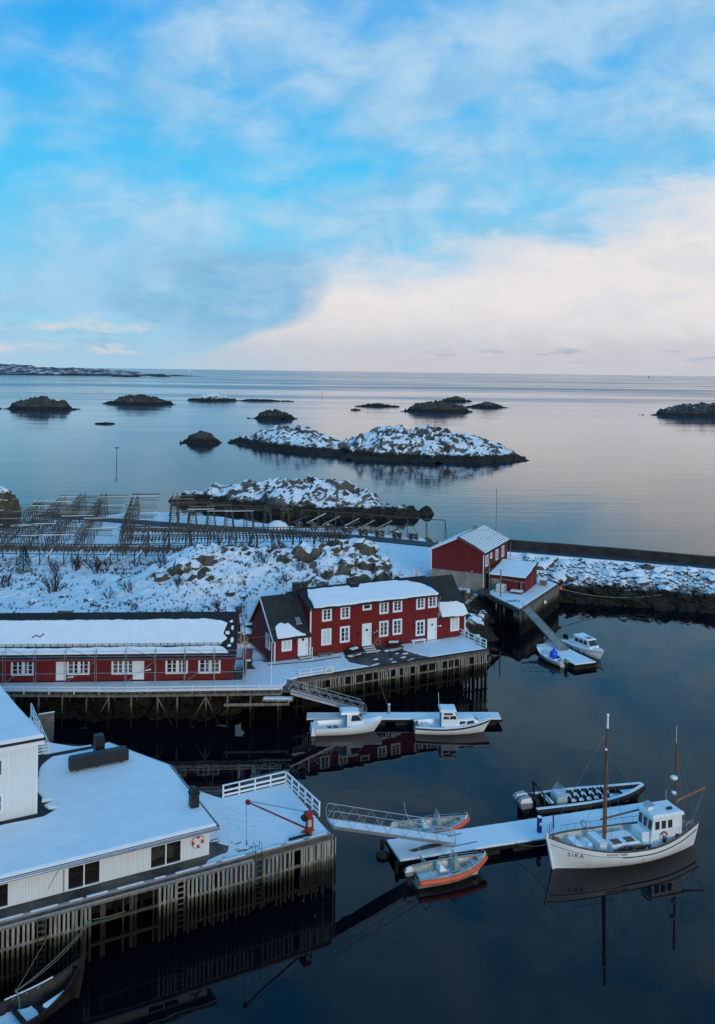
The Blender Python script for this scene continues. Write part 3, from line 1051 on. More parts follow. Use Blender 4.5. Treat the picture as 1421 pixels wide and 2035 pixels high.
def inset(poly, dlt):
    n = len(poly)
    area = sum(poly[i][0] * poly[(i + 1) % n][1] - poly[(i + 1) % n][0] * poly[i][1] for i in range(n))
    sg = 1 if area > 0 else -1
    outp = []
    for i in range(n):
        p0, p1, p2 = Vector(poly[i - 1]), Vector(poly[i]), Vector(poly[(i + 1) % n])
        e1, e2 = (p1 - p0).normalized(), (p2 - p1).normalized()
        nn = (Vector((-e1.y, e1.x)) + Vector((-e2.y, e2.x))) * sg
        if nn.length < 1e-4:
            nn = Vector((-e1.y, e1.x)) * sg
        p = p1 + nn.normalized() * dlt
        outp.append((p.x, p.y))
    return outp


def snow_sheet(name, poly, zf, thick, parent, mat='snow', label=None, edge=0.10):
    """a slab of lying snow with a softened rim; zf(x, y) is the surface it lies on"""
    if not callable(zf):
        zc = zf
        zf = lambda x, y: zc
    n = len(poly)
    p2 = inset(poly, edge)
    vs = [(x, y, zf(x, y)) for x, y in poly] + [(x, y, zf(x, y) + thick * 0.6) for x, y in poly] + [(x, y, zf(x, y) + thick) for x, y in p2]
    fs = [tuple(range(2 * n, 3 * n))]
    for i in range(n):
        j = (i + 1) % n
        fs += [(i, j, j + n, i + n), (i + n, j + n, j + 2 * n, i + 2 * n)]
    g_ = G().raw(vs, fs)
    return g_.build(name, mat, parent, label=label)


def window(parent, pos, w, h, rz=0.0, nx=2, ny=3, trim=0.13, pane='pane_dark', trim_mat='trim_white', sash='trim_white', bars=True, name='window', proud=0.07):
    """casement window: outer trim with sashes and panes as sub-parts; faces local -y, pos = lower left of the opening"""
    g_ = G()
    t = trim
    g_.box(-t, 0, -proud, 0.0, -t, h + t)
    g_.box(w, w + t, -proud, 0.0, -t, h + t)
    g_.box(0, w, -proud, 0.0, h, h + t)
    g_.box(-t * 0.3, w + t * 0.3, -proud - 0.03, 0.0, -t, -0.001)
    o = g_.build(name, trim_mat, parent)
    o.location = pos
    o.rotation_euler = (0, 0, math.radians(rz))
    sw = w / nx
    f = 0.06
    for i in range(nx):
        x0, x1 = i * sw + 0.002, (i + 1) * sw - 0.002
        s = G()
        s.box(x0, x0 + f, -proud + 0.012, -0.004, 0, h)
        s.box(x1 - f, x1, -proud + 0.012, -0.004, 0, h)
        s.box(x0 + f, x1 - f, -proud + 0.012, -0.004, 0, f)
        s.box(x0 + f, x1 - f, -proud + 0.012, -0.004, h - f, h)
        if bars:
            for j in range(1, ny):
                zz = h * j / ny
                s.box(x0 + f, x1 - f, -proud + 0.02, -0.004, zz - 0.018, zz + 0.018)
        s.build('sash', sash, o)
        pm_ = pane if pane != 'pane_dark' else rnd.choice(('pane_dark', 'pane_dark', 'pane_mid', 'pane_warm'))
        G().box(x0 + f, x1 - f, -0.022, -0.008, f, h - f).build('pane', pm_, o)
    return o


def door(parent, pos, w, h, rz=0.0, port='round', leaf='white_paint', trim=0.12):
    g_ = G()
    t = trim
    g_.box(-t, 0, -0.07, 0, 0, h + t)
    g_.box(w, w + t, -0.07, 0, 0, h + t)
    g_.box(0, w, -0.07, 0, h, h + t)
    o = g_.build('door', 'trim_white', parent)
    o.location = pos
    o.rotation_euler = (0, 0, math.radians(rz))
    G().box(0.005, w - 0.005, -0.045, -0.004, 0.02, h - 0.005).build('door_leaf', leaf, o)
    if port:
        c = Vector((w / 2, -0.052, h * 0.74))
        gg = G()
        n = 14 if port == 'round' else 4
        ring = [(c.x + 0.14 * math.cos(2 * math.pi * i / n + (0 if n == 14 else 0)), c.z + 0.14 * math.sin(2 * math.pi * i / n)) for i in range(n)]
        gg.wall(ring, -0.06, -0.044)
        gg.build('door_pane', 'pane_dark', o)
    G().box(w * 0.86, w * 0.92, -0.10, -0.045, h * 0.44, h * 0.49).build('handle', 'black_metal', o)
    return o


def railing(name, label, pts, z, h=0.86, posts=1.3, boards=(0.18, 0.48), cap=True, group=None, mat='trim_white', bw=0.13, skip_first=False, cat='railing', post_w=0.09):
    """timber railing: each post and each board a part"""
    o = thing(name, label, cat, (pts[0][0], pts[0][1], z), 0, group)
    P = [Vector((p[0] - pts[0][0], p[1] - pts[0][1], (p[2] - z) if len(p) > 2 else 0)) for p in pts]
    for si, (a, b) in enumerate(zip(P[:-1], P[1:])):
        n = max(1, round((b - a).length / posts))
        for i in range(n + 1):
            if i == 0 and si > 0:
                continue
            p = a.lerp(b, i / n)
            G().beam((0, 0, -0.05), (0, 0, h), post_w, post_w, up=(b - a).normalized()).build('post', mat, o).location = p
        t = (b - a).normalized()
        s = Vector((t.y, -t.x, 0)) * 0.06
        e = t * 0.05
        for bz in boards:
            G().beam(a + s + Vector((0, 0, bz + bw / 2)) - e, b + s + Vector((0, 0, bz + bw / 2)) + e, 0.03, bw).build('board', mat, o)
        if cap:
            G().beam(a + Vector((0, 0, h + 0.025)) - e, b + Vector((0, 0, h + 0.025)) + e, 0.13, 0.05).build('top_rail', mat, o)
    return o


def life_ring(label, loc, rz, R=0.29, r=0.075, m_red='ring_red', group=None):
    o = thing('life_ring', label, 'life ring', loc, rz, group)
    G().torus((0, 0, 0), (0, 1, 0), R, r, 28, 8).build('ring', 'trim_white', o, smooth=True)
    for i in range(4):
        a0 = math.pi / 4 + i * math.pi / 2 - 0.36
        G().torus((0, 0, 0), (0, 1, 0), R, r * 1.06, 6, 8, a0, a0 + 0.72).build('red_band', m_red, o, smooth=True)
    g_ = G()
    for i in range(4):
        a = i * math.pi / 2
        g_.torus((0, 0, 0), (0, 1, 0), R + r * 1.15, 0.012, 6, 4, a - 0.4, a + 0.4)
    g_.build('grab_line', 'rope', o)
    return o


def picket_front(parent, groups, y, z_top, z_bot, width, thick=0.06, mat='slat', seed=3):
    """fender boards hung on the face of a quay; every board its own part, meshes shared by length"""
    r = random.Random(seed)
    meshes = []
    for i in range(5):
        dl = (0, 0.15, -0.1, 0.3, 0.05)[i]
        meshes.append(G().box(-width / 2, width / 2, -thick / 2, thick / 2, z_bot + dl, z_top).mesh('fender_board', mat))
    for x0, x1, pitch in groups:
        n = max(1, int(round((x1 - x0) / pitch)))
        for i in range(n + 1):
            o = link('fender_board', r.choice(meshes), parent)
            o.location = (x0 + (x1 - x0) * i / n + r.uniform(-.015, .015), y + r.uniform(-.01, .01), r.uniform(-.04, .02))
            o.rotation_euler = (0, r.uniform(-.012, .012), 0)


def ladder(parent, x, y, z0, z1, w=0.42, mat='slat', handles=True, name='ladder'):
    g_ = G()
    g_.box(x - w / 2 - 0.03, x - w / 2 + 0.03, y - 0.05, y + 0.05, z0, z1)
    g_.box(x + w / 2 - 0.03, x + w / 2 + 0.03, y - 0.05, y + 0.05, z0, z1)
    o = g_.build(name, mat, parent)
    n = int((z1 - z0) / 0.32)
    for i in range(n):
        zz = z0 + 0.2 + i * 0.32
        G().box(x - w / 2 + 0.031, x + w / 2 - 0.031, y - 0.04, y + 0.03, zz, zz + 0.07).build('rung', mat, o)
    return o


# ---------------------------------------------------------------- the cafe quay (near left)
CAFE_O, CAFE_A = (-0.94, 55.97, 0.0), 29.2
ZD = 3.38
quay = thing('timber_quay', 'timber quay with boarded face under the white cafe and its snowy terrace', 'quay', CAFE_O, CAFE_A)
deck_poly = [(-26, 0.05), (-0.2, 0.05), (0.22, 7.75), (-4.6, 7.75), (-5.5, 9.3), (-8.2, 14.2), (-26, 14.2)]
G().prism(deck_poly, ZD - 0.22, ZD).build('deck', 'wet_planks', quay)
pl = jag([(-8.3, 0.42), (-0.32, 0.42), (0.12, 7.65), (-4.65, 7.65), (-5.5, 9.15), (-7.6, 12.6), (-7.72, 3.0), (-6.9, 2.5), (-6.35, 1.75), (-6.7, 1.1), (-8.0, 0.8)], 0.45, 0.05, 5, straight=(0, 1, 2, 3, 4))
snow_sheet('deck_snow', pl, ZD, 0.05, quay, mat='snow_planks', edge=0.05)
# dark planks showing through near the wet corner
r_ = random.Random(77)
for i in range(34):
    x, y = -7.2 + 2.4 * r_.random() ** 1.5, 0.55 + 2.2 * r_.random()
    if y > 2.9 - (x + 7.2) * 0.9:
        continue
    w_ = r_.uniform(.12, .5)
    G().prism(jag([(x, y), (x + w_, y + .02), (x + w_, y + .09), (x, y + .08)], .1, .02, i), ZD + 0.045, ZD + 0.056).build('bare_patch', 'wet_planks', quay)
G().box(-26, -0.2, -0.02, 0.20, ZD - 0.36, ZD - 0.221).build('edge_beam', 'pile', quay)
G().box(-26, -0.35, 0.06, 0.20, ZD + 0.02, ZD + 0.14).build('kerb_beam', 'galvanised', quay)
G().box(-26, -5.6, -0.17, -0.09, ZD - 0.16, ZD - 0.06).build('kerb_pipe', 'galvanised', quay)
x = -25.0
r_ = random.Random(9)
while x < -1.0:
    l_ = r_.uniform(.5, 1.7)
    G().box(x, min(x + l_, -0.6), 0.07, 0.19, ZD + 0.14, ZD + 0.14 + r_.uniform(.02, .05)).build('kerb_snow', 'snow', quay)
    x += l_ + r_.uniform(.15, .8)
picket_front(quay, [(-2.35, -0.28, 0.178), (-4.8, -2.92, 0.262), (-8.75, -5.5, 0.262), (-9.45, -9.0, 0.24), (-11.12, -10.22, 0.23), (-17.0, -14.95, 0.235), (-19.6, -17.85, 0.25), (-23.5, -20.2, 0.25)], -0.04, ZD - 0.30, 0.15, 0.125)
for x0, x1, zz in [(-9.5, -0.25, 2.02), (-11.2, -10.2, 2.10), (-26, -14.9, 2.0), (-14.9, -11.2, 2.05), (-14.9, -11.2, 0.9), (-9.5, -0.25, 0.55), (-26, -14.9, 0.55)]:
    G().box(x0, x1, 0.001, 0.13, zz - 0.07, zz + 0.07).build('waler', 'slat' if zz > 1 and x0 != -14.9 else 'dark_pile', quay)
for x in np.arange(-25, 0, 1.55):
    for y in (0.35, 3.6, 7.2):
        if y > 5 and x > -0.5:
            continue
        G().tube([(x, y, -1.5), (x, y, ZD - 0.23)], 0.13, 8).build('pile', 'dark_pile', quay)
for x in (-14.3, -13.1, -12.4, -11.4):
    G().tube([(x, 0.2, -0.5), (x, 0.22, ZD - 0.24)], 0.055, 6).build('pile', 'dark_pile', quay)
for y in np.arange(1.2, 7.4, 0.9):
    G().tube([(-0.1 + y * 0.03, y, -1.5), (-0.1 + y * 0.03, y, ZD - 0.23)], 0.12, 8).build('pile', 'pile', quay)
for x0, x1 in ((-0.55, -0.1), ):
    for y in np.arange(0.05, 7.6, 0.36):
        G().box(0.0 + 0.03 * y - 0.03, 0.03 * y + 0.04, y, y + 0.13, 0.2, ZD - 0.24).build('fender_board', 'slat', quay)
ladder(quay, -5.17, -0.02, 0.3, ZD + 0.02, mat='dark_pile')
ladder(quay, -9.92, -0.02, 0.3, ZD - 0.1)
ladder(quay, -17.45, -0.02, 0.3, ZD - 0.1, mat='dark_pile')
for sx in (-0.2, 0.2):
    G().tube([(-5.17 + sx, 0.0, ZD), (-5.17 + sx, 0.0, ZD + .62), (-5.17 + sx, 0.35, ZD + .62), (-5.17 + sx, .4, ZD)], 0.016, 5).build('grab_handle', 'black_metal', quay)
# shore and foundations in the dark behind the piles
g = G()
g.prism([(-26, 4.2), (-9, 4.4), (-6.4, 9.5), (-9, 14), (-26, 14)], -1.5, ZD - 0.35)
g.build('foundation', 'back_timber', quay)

# ---- cafe building
cafe = thing('cafe_building', 'low white boarded building with a flat snow-covered roof and wide glass doors', 'building', CAFE_O, CAFE_A)
ZW, ZE = ZD, 5.02
openings = [(-20.75, -18.87), (-15.88, -14.08), (-11.3, -9.43)]
seg = [(-26, -20.75), (-18.87, -15.88), (-14.08, -11.3), (-9.43, -7.75)]
for a0, a1 in seg:
    G().box(a0, a1, 1.36, 1.52, ZW + 0.02, ZE).build('wall', 'white_boards', cafe)
for a0, a1 in openings:
    G().box(a0, a1, 1.362, 1.52, 4.84, ZE).build('lintel', 'white_boards', cafe)
G().prism([(-7.91, 1.521), (-7.75, 1.521), (-7.75, 9.6), (-10.3, 15.2), (-26, 15.2), (-26, 15.04), (-10.42, 15.04), (-7.91, 9.55)], ZW + 0.02, ZE).build('wall', 'white_boards', cafe)
G().box(-26, -7.95, 1.53, 6.5, ZW + 0.01, ZW + 0.05).build('floor', 'varnish', cafe)
G().box(-26, -7.95, 6.4, 6.5, ZW + 0.05, ZE - .01).build('partition', 'room_dark', cafe)
for a0, a1 in openings:
    w_ = a1 - a0
    g = G()
    g.box(a0 - .02, a0 + .06, 1.33, 1.50, ZW + .05, 4.86)
    g.box(a1 - .06, a1 + .02, 1.33, 1.50, ZW + .05, 4.86)
    g.box(a0 + .06, a1 - .06, 1.33, 1.50, 4.78, 4.86)
    g.box(a0 + .06, a1 - .06, 1.33, 1.50, ZW + .03, ZW + .10)
    wn = g.build('glass_door', 'trim_white', cafe)
    G().box((a0 + a1) / 2 - .035, (a0 + a1) / 2 + .035, 1.34, 1.48, ZW + .10, 4.78).build('mullion', 'trim_white', wn)
    G().box(a0 + .06, (a0 + a1) / 2 - .035, 1.40, 1.415, ZW + .10, 4.78).build('pane', 'shop_glass', wn)
    G().box((a0 + a1) / 2 + .035, a1 - .06, 1.42, 1.435, ZW + .10, 4.78).build('pane', 'shop_glass', wn)
roof_poly = [(-26, 0.87), (-7.38, 0.87), (-7.40, 9.97), (-10.16, 15.65), (-26, 15.65)]
G().prism(roof_poly, ZE + 0.001, ZE + 0.20).build('roof', 'roof_felt', cafe)
G().box(-26, -7.42, 0.80, 0.865, ZE - 0.06, ZE + 0.17).build('fascia', 'trim_white', cafe)
G().tube([(-26, 0.73, ZE + 0.10), (-7.36, 0.73, ZE + 0.10)], 0.075, 8).build('gutter', 'galvanised', cafe, smooth=True)
G().prism([(-7.37, .87), (-7.30, .87), (-7.32, 9.99), (-10.1, 15.7), (-10.16, 15.66), (-7.39, 9.97)], ZE - .04, ZE + .24).build('verge_flashing', 'galvanised', cafe)
G().tube([(-16.08, 1.30, ZW + .1), (-16.08, 1.30, ZE - 0.2), (-16.08, 0.78, ZE + .02)], 0.04, 6).build('downpipe', 'galvanised', cafe)
sp = jag([(-25.9, 0.90), (-7.48, 0.90), (-7.5, 9.95), (-10.2, 15.5), (-11.4, 14.9), (-14.2, 14.85), (-15.0, 13.9), (-15.4, 12.8), (-15.7, 11.6), (-16.0, 10.6), (-15.8, 9.3), (-15.95, 8.6), (-15.3, 8.3), (-15.9, 8.0), (-15.75, 7.5), (-15.3, 7.2), (-16.2, 6.55), (-25.9, 6.55)], 0.55, 0.05, 14, straight=(0, 1, 2))
snow_sheet('roof_snow', sp, ZE + 0.20, 0.16, cafe, edge=0.13)
sp = jag([(-11.2, 15.0), (-11.25, 16.1), (-12.1, 16.2), (-12.9, 16.9), (-13.8, 18.0), (-14.4, 17.8), (-14.5, 15.0)], 0.4, 0.06, 15)
G().prism([(-11.1, 15.66), (-11.3, 16.4), (-14, 18.3), (-15, 18.3), (-15, 15.66)], ZE - 1.2, ZE - .02).build('rear_annex', 'back_timber', cafe)
snow_sheet('annex_snow', [(x, max(y, 15.67)) for x, y in sp], ZE - .02, 0.18, cafe)
# black roof vent housing with cowl
g = G()
prof = [(-13.66, 5.52), (-13.66, 6.15), (-13.55, 6.3), (-9.92, 6.3), (-9.80, 6.15), (-9.80, 5.52)]
g.wall(prof, 11.5, 12.15)
vent = g.build('roof_vent', 'black_metal', cafe)
for x in (-13.2, -11.9, -10.3):
    G().box(x, x + .1, 11.6, 12.0, ZE + .2, 5.52).build('leg', 'black_metal', vent)
g = G()
g.wallx([(13.1, 5.3), (13.1, 6.5), (13.35, 6.75), (13.9, 6.75), (13.9, 5.3)], -11.62, -11.02)
g.build('roof_cowl', 'black_metal', cafe)
g = G()
prof = [(-0.25, 5.2), (0.25, 5.2), (0.25, 6.35), (0.12, 6.55), (-0.12, 6.55), (-0.25, 6.35)]
g.wall([(p[0] - 7.97, p[1]) for p in prof], 3.25, 3.75)
fl = g.build('flue', 'black_metal', cafe)
G().box(-8.28, -7.66, 3.2, 3.8, 6.18, 6.24).build('flue_collar', 'black_metal', fl)
g = G().tube([(-16.9 + 0.9 * t, 1.31 - .03 * math.sin(3 * t), 4.95 - 1.15 * (1 - t) ** 1.6) for t in np.linspace(0, 1, 9)], 0.012, 4)
g.build('cable', 'wire', cafe)


def armchair(label, x, y, rz):
    c, s = math.cos(math.radians(CAFE_A)), math.sin(math.radians(CAFE_A))
    o = thing('armchair', label, 'chair', (CAFE_O[0] + x * c - y * s, CAFE_O[1] + x * s + y * c, ZW + 0.05), CAFE_A + rz, 'cream chairs inside the cafe')
    G().box(-.3, .3, -.28, .28, .18, .42).build('seat', 'chair_cream', o)
    G().box(-.3, .3, .28, .40, .18, .85).build('backrest', 'chair_cream', o)
    for sx in (-.36, .30):
        G().box(sx, sx + .06, -.28, .4, .18, .6).build('armrest', 'chair_cream', o)
    for sx in (-.28, .28):
        for sy in (-.24, .34):
            G().box(sx - .02, sx + .02, sy - .02, sy + .02, 0, .18).build('leg', 'black_metal', o)


armchair('cream armchair behind the left pane of the rightmost glass door', -10.9, 2.3, 200)
armchair('cream armchair behind the right pane of the rightmost glass door', -9.95, 2.2, 150)


def cafe_pt(x, y, z=0.0):
    c, s = math.cos(math.radians(CAFE_A)), math.sin(math.radians(CAFE_A))
    return (CAFE_O[0] + x * c - y * s, CAFE_O[1] + x * s + y * c, z)


life_ring('red and white life ring hung on the white cafe wall', cafe_pt(-8.48, 1.27, 4.36), CAFE_A)
railing('deck_railing', 'white slatted railing round the snowy corner of the cafe terrace',
        [cafe_pt(-4.5, 7.62)[:2], cafe_pt(0.08, 7.62)[:2], cafe_pt(0.12, 2.55)[:2]], ZD, h=0.84, posts=1.12, boards=(0.16, 0.46))

# ---- taller white house behind it
tall = thing('white_house', 'tall white boarded house with snowy roof cut off by the left picture edge', 'building', CAFE_O, CAFE_A)
TP = [(-26, 7.29), (-16.44, 7.29), (-17.5, 17.0), (-26, 17.0)]
G().prism(TP, ZW, 9.55).build('wall', 'white_boards', tall)
G().prism([(-26, 6.95), (-16.08, 6.95), (-17.2, 17.3), (-26, 17.3)], 9.68, 9.84).build('roof', 'roof_felt', tall)
G().prism([(-26, 7.0), (-16.14, 7.0), (-17.25, 17.2), (-26, 17.2)], 9.42, 9.679).build('fascia', 'trim_white', tall)
snow_sheet('roof_snow', jag([(-25.9, 6.97), (-16.16, 6.97), (-17.26, 17.2), (-25.9, 17.2)], 0.7, 0.03, 4), 9.84, 0.2, tall, edge=0.12)
for zz in (7.93, 5.84):
    window(tall, (-19.4, 7.28, zz), 0.95, 0.95, nx=1, ny=2, trim=0.10, bars=zz < 7)

# ---- white outside stair with landings
st = thing('outside_stair', 'white wooden outside stair with slatted rails behind the tall white house', 'stairs', cafe_pt(-14.8, 15.4, 0), CAFE_A)
for i, (y0, zl, y1) in enumerate(((0.6, 4.92, 2.2), (4.1, 5.22, 7.6))):
    G().box(-1.3, 0.6, y0, y1, zl - .12, zl).build('landing', 'white_paint', st)
    for j in range(4):
        G().box(-1.3, 0.6, y0 - .03, y0, zl + .02 + j * .22, zl + .15 + j * .22).build('board', 'white_paint', st)
    for x in (-1.3, 0.55):
        G().box(x, x + .08, y0 - .1, y0 - .031, 3.4, zl + .92).build('post', 'white_paint', st)
    G().box(-1.35, 0.65, y0 - .08, y0 + .03, zl + .92, zl + .98).build('top_rail', 'white_paint', st)
    snow_sheet('landing_snow', [(-1.25, y0 + .04), (.55, y0 + .04), (.55, y1 - .04), (-1.25, y1 - .04)], zl, .06, st, edge=.04)
for i in range(6):
    f = i / 6
    G().box(-0.5, 0.5, 2.25 + 1.85 * f, 2.5 + 1.85 * f, 4.94 + .26 * f, 4.98 + .26 * f).build('tread', 'white_paint', st)
for zo in (0.30, 0.60, 0.95):
    G().beam((0.6, 0.6, 4.92 + zo), (0.6, 7.6, 5.36 + zo), .05, .09).build('hand_rail', 'white_paint', st)
for y in (0.7, 1.9, 3.1, 4.3, 5.4, 6.5, 7.6):
    G().box(.56, .64, y - .04, y + .04, 3.4, 5.86 + (y - .6) * .063).build('post', 'white_paint', st)
sc_ = thing('timber_screen', 'weathered grey board screen beside the white outside stair', 'screen', cafe_pt(-13.05, 23.0, 0), CAFE_A)
for i in range(7):
    G().box(-.6 + i * .165, -.6 + i * .165 + .15, -.03, .03, 2.6, 5.32 + .02 * (i % 3)).build('board', 'grey_wood', sc_)
G().box(-.62, .58, .031, .10, 4.6, 4.7).build('cross_rail', 'grey_wood', sc_)
G().box(-.62, .58, .031, .10, 3.6, 3.7).build('cross_rail', 'grey_wood', sc_)
G().box(-.62, .58, -.04, .04, 5.36, 5.42).build('snow', 'snow', sc_)

# ---- hoist crane
cx, cy, _ = cafe_pt(-1.48, 0.8)
cr = thing('dock_crane', 'small red hoist crane with long jib on the terrace corner', 'crane', (cx, cy, ZD), CAFE_A)
g = G()
g.prism([(-.16, -.16), (.16, -.16), (.16, .16), (-.16, .16)], 0.05, 1.15)
g.build('column', 'crane_orange', cr)
for a in (20, 140, 260):
    t = math.radians(a)
    g = G().raw([(0.1 * math.cos(t + 1.57), .1 * math.sin(t + 1.57), .42), (.1 * math.cos(t - 1.57), .1 * math.sin(t - 1.57), .42), (.55 * math.cos(t + .1), .55 * math.sin(t + .1), .04), (.55 * math.cos(t - .1), .55 * math.sin(t - .1), .04), (0, 0, .04)],
                [(0, 1, 3, 2), (0, 2, 4), (1, 4, 3), (2, 3, 4), (0, 4, 1)])
    g.build('foot', 'crane_orange', cr)
G().tube([(-.2, -.05, .42), (-3.82, .3, 2.62)], [.062, .045], 8).build('jib', 'crane_red', cr, smooth=40)
G().box(-.26, .24, -.12, .26, 1.15, 1.35).build('column_head', 'crane_orange', cr)
G().tube([(-.3, -.05, 1.0), (-.3, .25, 1.0)], .17, 12).build('winch_drum', 'black_metal', cr)
G().box(-.17, .05, -.26, -.161, .55, .95).build('winch_panel', 'cream', cr)
G().box(.17, .27, -.1, .1, .3, 1.0).build('ladder_bracket', 'crane_orange', cr)
G().tube([(-3.95, .22, 2.7), (-3.95, .38, 2.7)], .15, 14).build('pulley', 'crane_red', cr)
for dy_ in (-.05, .08):
    G().tube([(-.1, dy_, 1.36), (-3.8, .3 + dy_, 2.72)], .010, 4).build('stay_wire', 'black_metal', cr)
G().tube([(-4.05, .3, 2.65), (-4.0, .32, .06)], .010, 4).build('hoist_cable', 'black_metal', cr)
G().tube([(-4.0, .32, .42), (-4.0, .32, .2)], .03, 6).build('hook', 'black_metal', cr)
tag(G().box(-.75, .75, -.06, .06, 0, .12).build('timber_block', 'tarred_wood'), 'dark timber baulk lying at the quay edge below the crane', 'timber').location = cafe_pt(-2.2, .55, ZD + .06)
bpy.data.objects['timber_block'].rotation_euler = (0, 0, math.radians(CAFE_A))

# ---------------------------------------------------------------- red houses on their quay
def frame_pt(o, ang):
    c, s = math.cos(math.radians(ang)), math.sin(math.radians(ang))
    return lambda x, y, z=0.0: (o[0] + x * c - y * s, o[1] + x * s + y * c, z)


hp = frame_pt(HOUSE_O, HOUSE_A)
lp = frame_pt(LONG_O, LONG_A)
bp_ = frame_pt(BOAT_O, BOAT_A)
ZR = 3.30

# quay in front of the two-storey house
rq = thing('timber_quay', 'timber quay with pale fender boards in front of the red two-storey house', 'quay', (*HOUSE_O, 0), HOUSE_A)
G().prism([(-0.2, -5.35), (21.75, -5.02), (22.1, 0.9), (-2.4, 1.2), (-3.2, -2.0)], ZR - 0.22, ZR).build('deck', 'wet_planks', rq)
G().prism([(7.2, -4.6), (15.0, -4.5), (15.4, 0.2), (6.6, 0.2)], ZR + 0.001, ZR + 0.012).build('bare_ground', 'dark_asphalt', rq)
sp = jag([(13.6, -1.4), (14.2, -3.2), (14.8, -4.78), (21.55, -4.82), (21.85, 0.1), (14.0, 0.1)], 0.35, 0.08, 3, straight=(2, 3))
snow_sheet('deck_snow', sp, ZR, 0.13, rq, mat='snow_tracked', edge=0.08)
sp = jag([(-2.6, -2.7), (-0.3, -5.1), (7.9, -4.95), (7.4, -4.2), (6.7, -2.9), (6.9, -1.6), (7.3, -.6), (7.5, 0.05), (-0.6, 0.1), (-1.2, 0.9), (-2.2, 0.9)], 0.35, 0.07, 6, straight=(0,))
snow_sheet('deck_snow', sp, ZR, 0.14, rq, mat='snow_tracked', edge=0.08)
g = G()
g.beam((-1.0, -0.75, ZR + .12), (3.4, -1.45, ZR + .12), .16, .1)
g.beam((3.4, -1.45, ZR + .12), (6.6, -1.35, ZR + .12), .16, .1)
g.build('kerb_timber', 'tarred_wood', rq)
def blob(x, y, rx, ry, seed, n=14):
    q = random.Random(seed)
    return [(x + rx * math.cos(6.283 * i / n) * q.uniform(.65, 1.2), y + ry * math.sin(6.283 * i / n) * q.uniform(.65, 1.2)) for i in range(n)]


for i in range(26):
    x, y = 7.6 + rnd.random() * 6.8, -4.75 + rnd.random() ** 2.2 * 4.4
    if i < 9:
        x, y = 8.0 + i * .78 + rnd.uniform(-.2, .2), -.75 + rnd.uniform(-.4, .35)
    s_ = rnd.uniform(.08, .22) if i >= 9 else rnd.uniform(.2, .45)
    snow_sheet('snow_patch', blob(x, y, s_ * 1.7, s_ * .8, 60 + i), ZR + .012, .03 + .1 * s_, rq, edge=.02 + .06 * s_)
G().beam((-0.2, -5.30, ZR - .34), (21.75, -4.97, ZR - .34), .2, .22).build('edge_beam', 'pile', rq)
G().beam((0.3, -5.22, ZR + .05), (21.7, -4.92, ZR + .05), .16, .12).build('kerb_beam', 'tarred_wood', rq)
fr = G()
groups = [(0.85, 1.3, .22), (1.6, 2.7, .24), (3.7, 3.95, .25), (4.2, 5.1, .23), (5.85, 6.3, .23), (7.15, 7.15, .3), (8.2, 8.2, .3), (8.85, 8.85, .3), (9.15, 10.05, .23), (10.75, 11.15, .23), (11.6, 12.3, .23), (13.0, 13.4, .23), (14.4, 14.4, .3), (15.35, 16.05, .23), (16.75, 16.75, .3), (17.5, 17.5, .3), (18.2, 19.3, .24), (20.0, 21.5, .24)]
rr = random.Random(5)
brd = [G().box(-.06, .06, -.03, .03, 0.2 + d, ZR - .30).mesh('fender_board', 'slat') for d in (0, .2, -.1, .35)]
for x0, x1, p in groups:
    n = max(0, int(round((x1 - x0) / p)))
    for i in range(n + 1):
        x = x0 + (x1 - x0) * (i / n if n else 0)
        o = link('fender_board', rr.choice(brd), rq)
        o.location = (x, -5.36 + x * .0152, 0)
        o.rotation_euler = (0, rr.uniform(-.015, .015), 0)
for zz, m_ in ((2.02, 'slat'), (0.75, 'dark_pile')):
    G().beam((-0.2, -5.24, zz), (21.75, -4.91, zz), .09, .16).build('waler', m_, rq)
for x in np.arange(0.4, 22, 1.42):
    for y in (-4.9, -2.6):
        G().tube([(x, y + x * .0152, -1.8), (x, y + x * .0152, ZR - .23)], .12, 8).build('pile', 'dark_pile', rq)
for y in np.arange(-4.6, 0.6, .75):
    G().tube([(21.75, y, -1.5), (21.75, y, ZR - .23)], .11, 8).build('pile', 'pile', rq)
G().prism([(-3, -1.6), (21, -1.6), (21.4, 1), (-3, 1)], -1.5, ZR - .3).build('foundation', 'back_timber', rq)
railing('deck_railing', 'white slatted railing at the right end of the red house quay', [hp(21.5, 0.55)[:2], hp(21.82, -4.5)[:2]], ZR, h=0.86, posts=1.0, boards=(.17, .47))
railing('deck_railing', 'low white railing beside the gangway below the red house door', [hp(0.6, -4.95)[:2], hp(3.95, -5.08)[:2]], ZR, h=0.72, posts=1.15, boards=(.12, .38), bw=.10)
sg = thing('notice_sign', 'small white notice board at the railing end above the gangway', 'sign', hp(3.55, -5.17, ZR), HOUSE_A)
G().box(-.42, .42, -.03, .0, .08, .62).build('board', 'trim_white', sg)
for zz in (.42, .26):
    G().box(-.3, .3, -.036, -.031, zz, zz + .06).build('lettering', 'letter_black', sg)

# ---- two-storey house
house = thing('red_house', 'red boarded two-storey house with white windows, snowy main roof and black wings', 'house', (*HOUSE_O, 0), HOUSE_A)
D = 6.6
ZB = 3.35
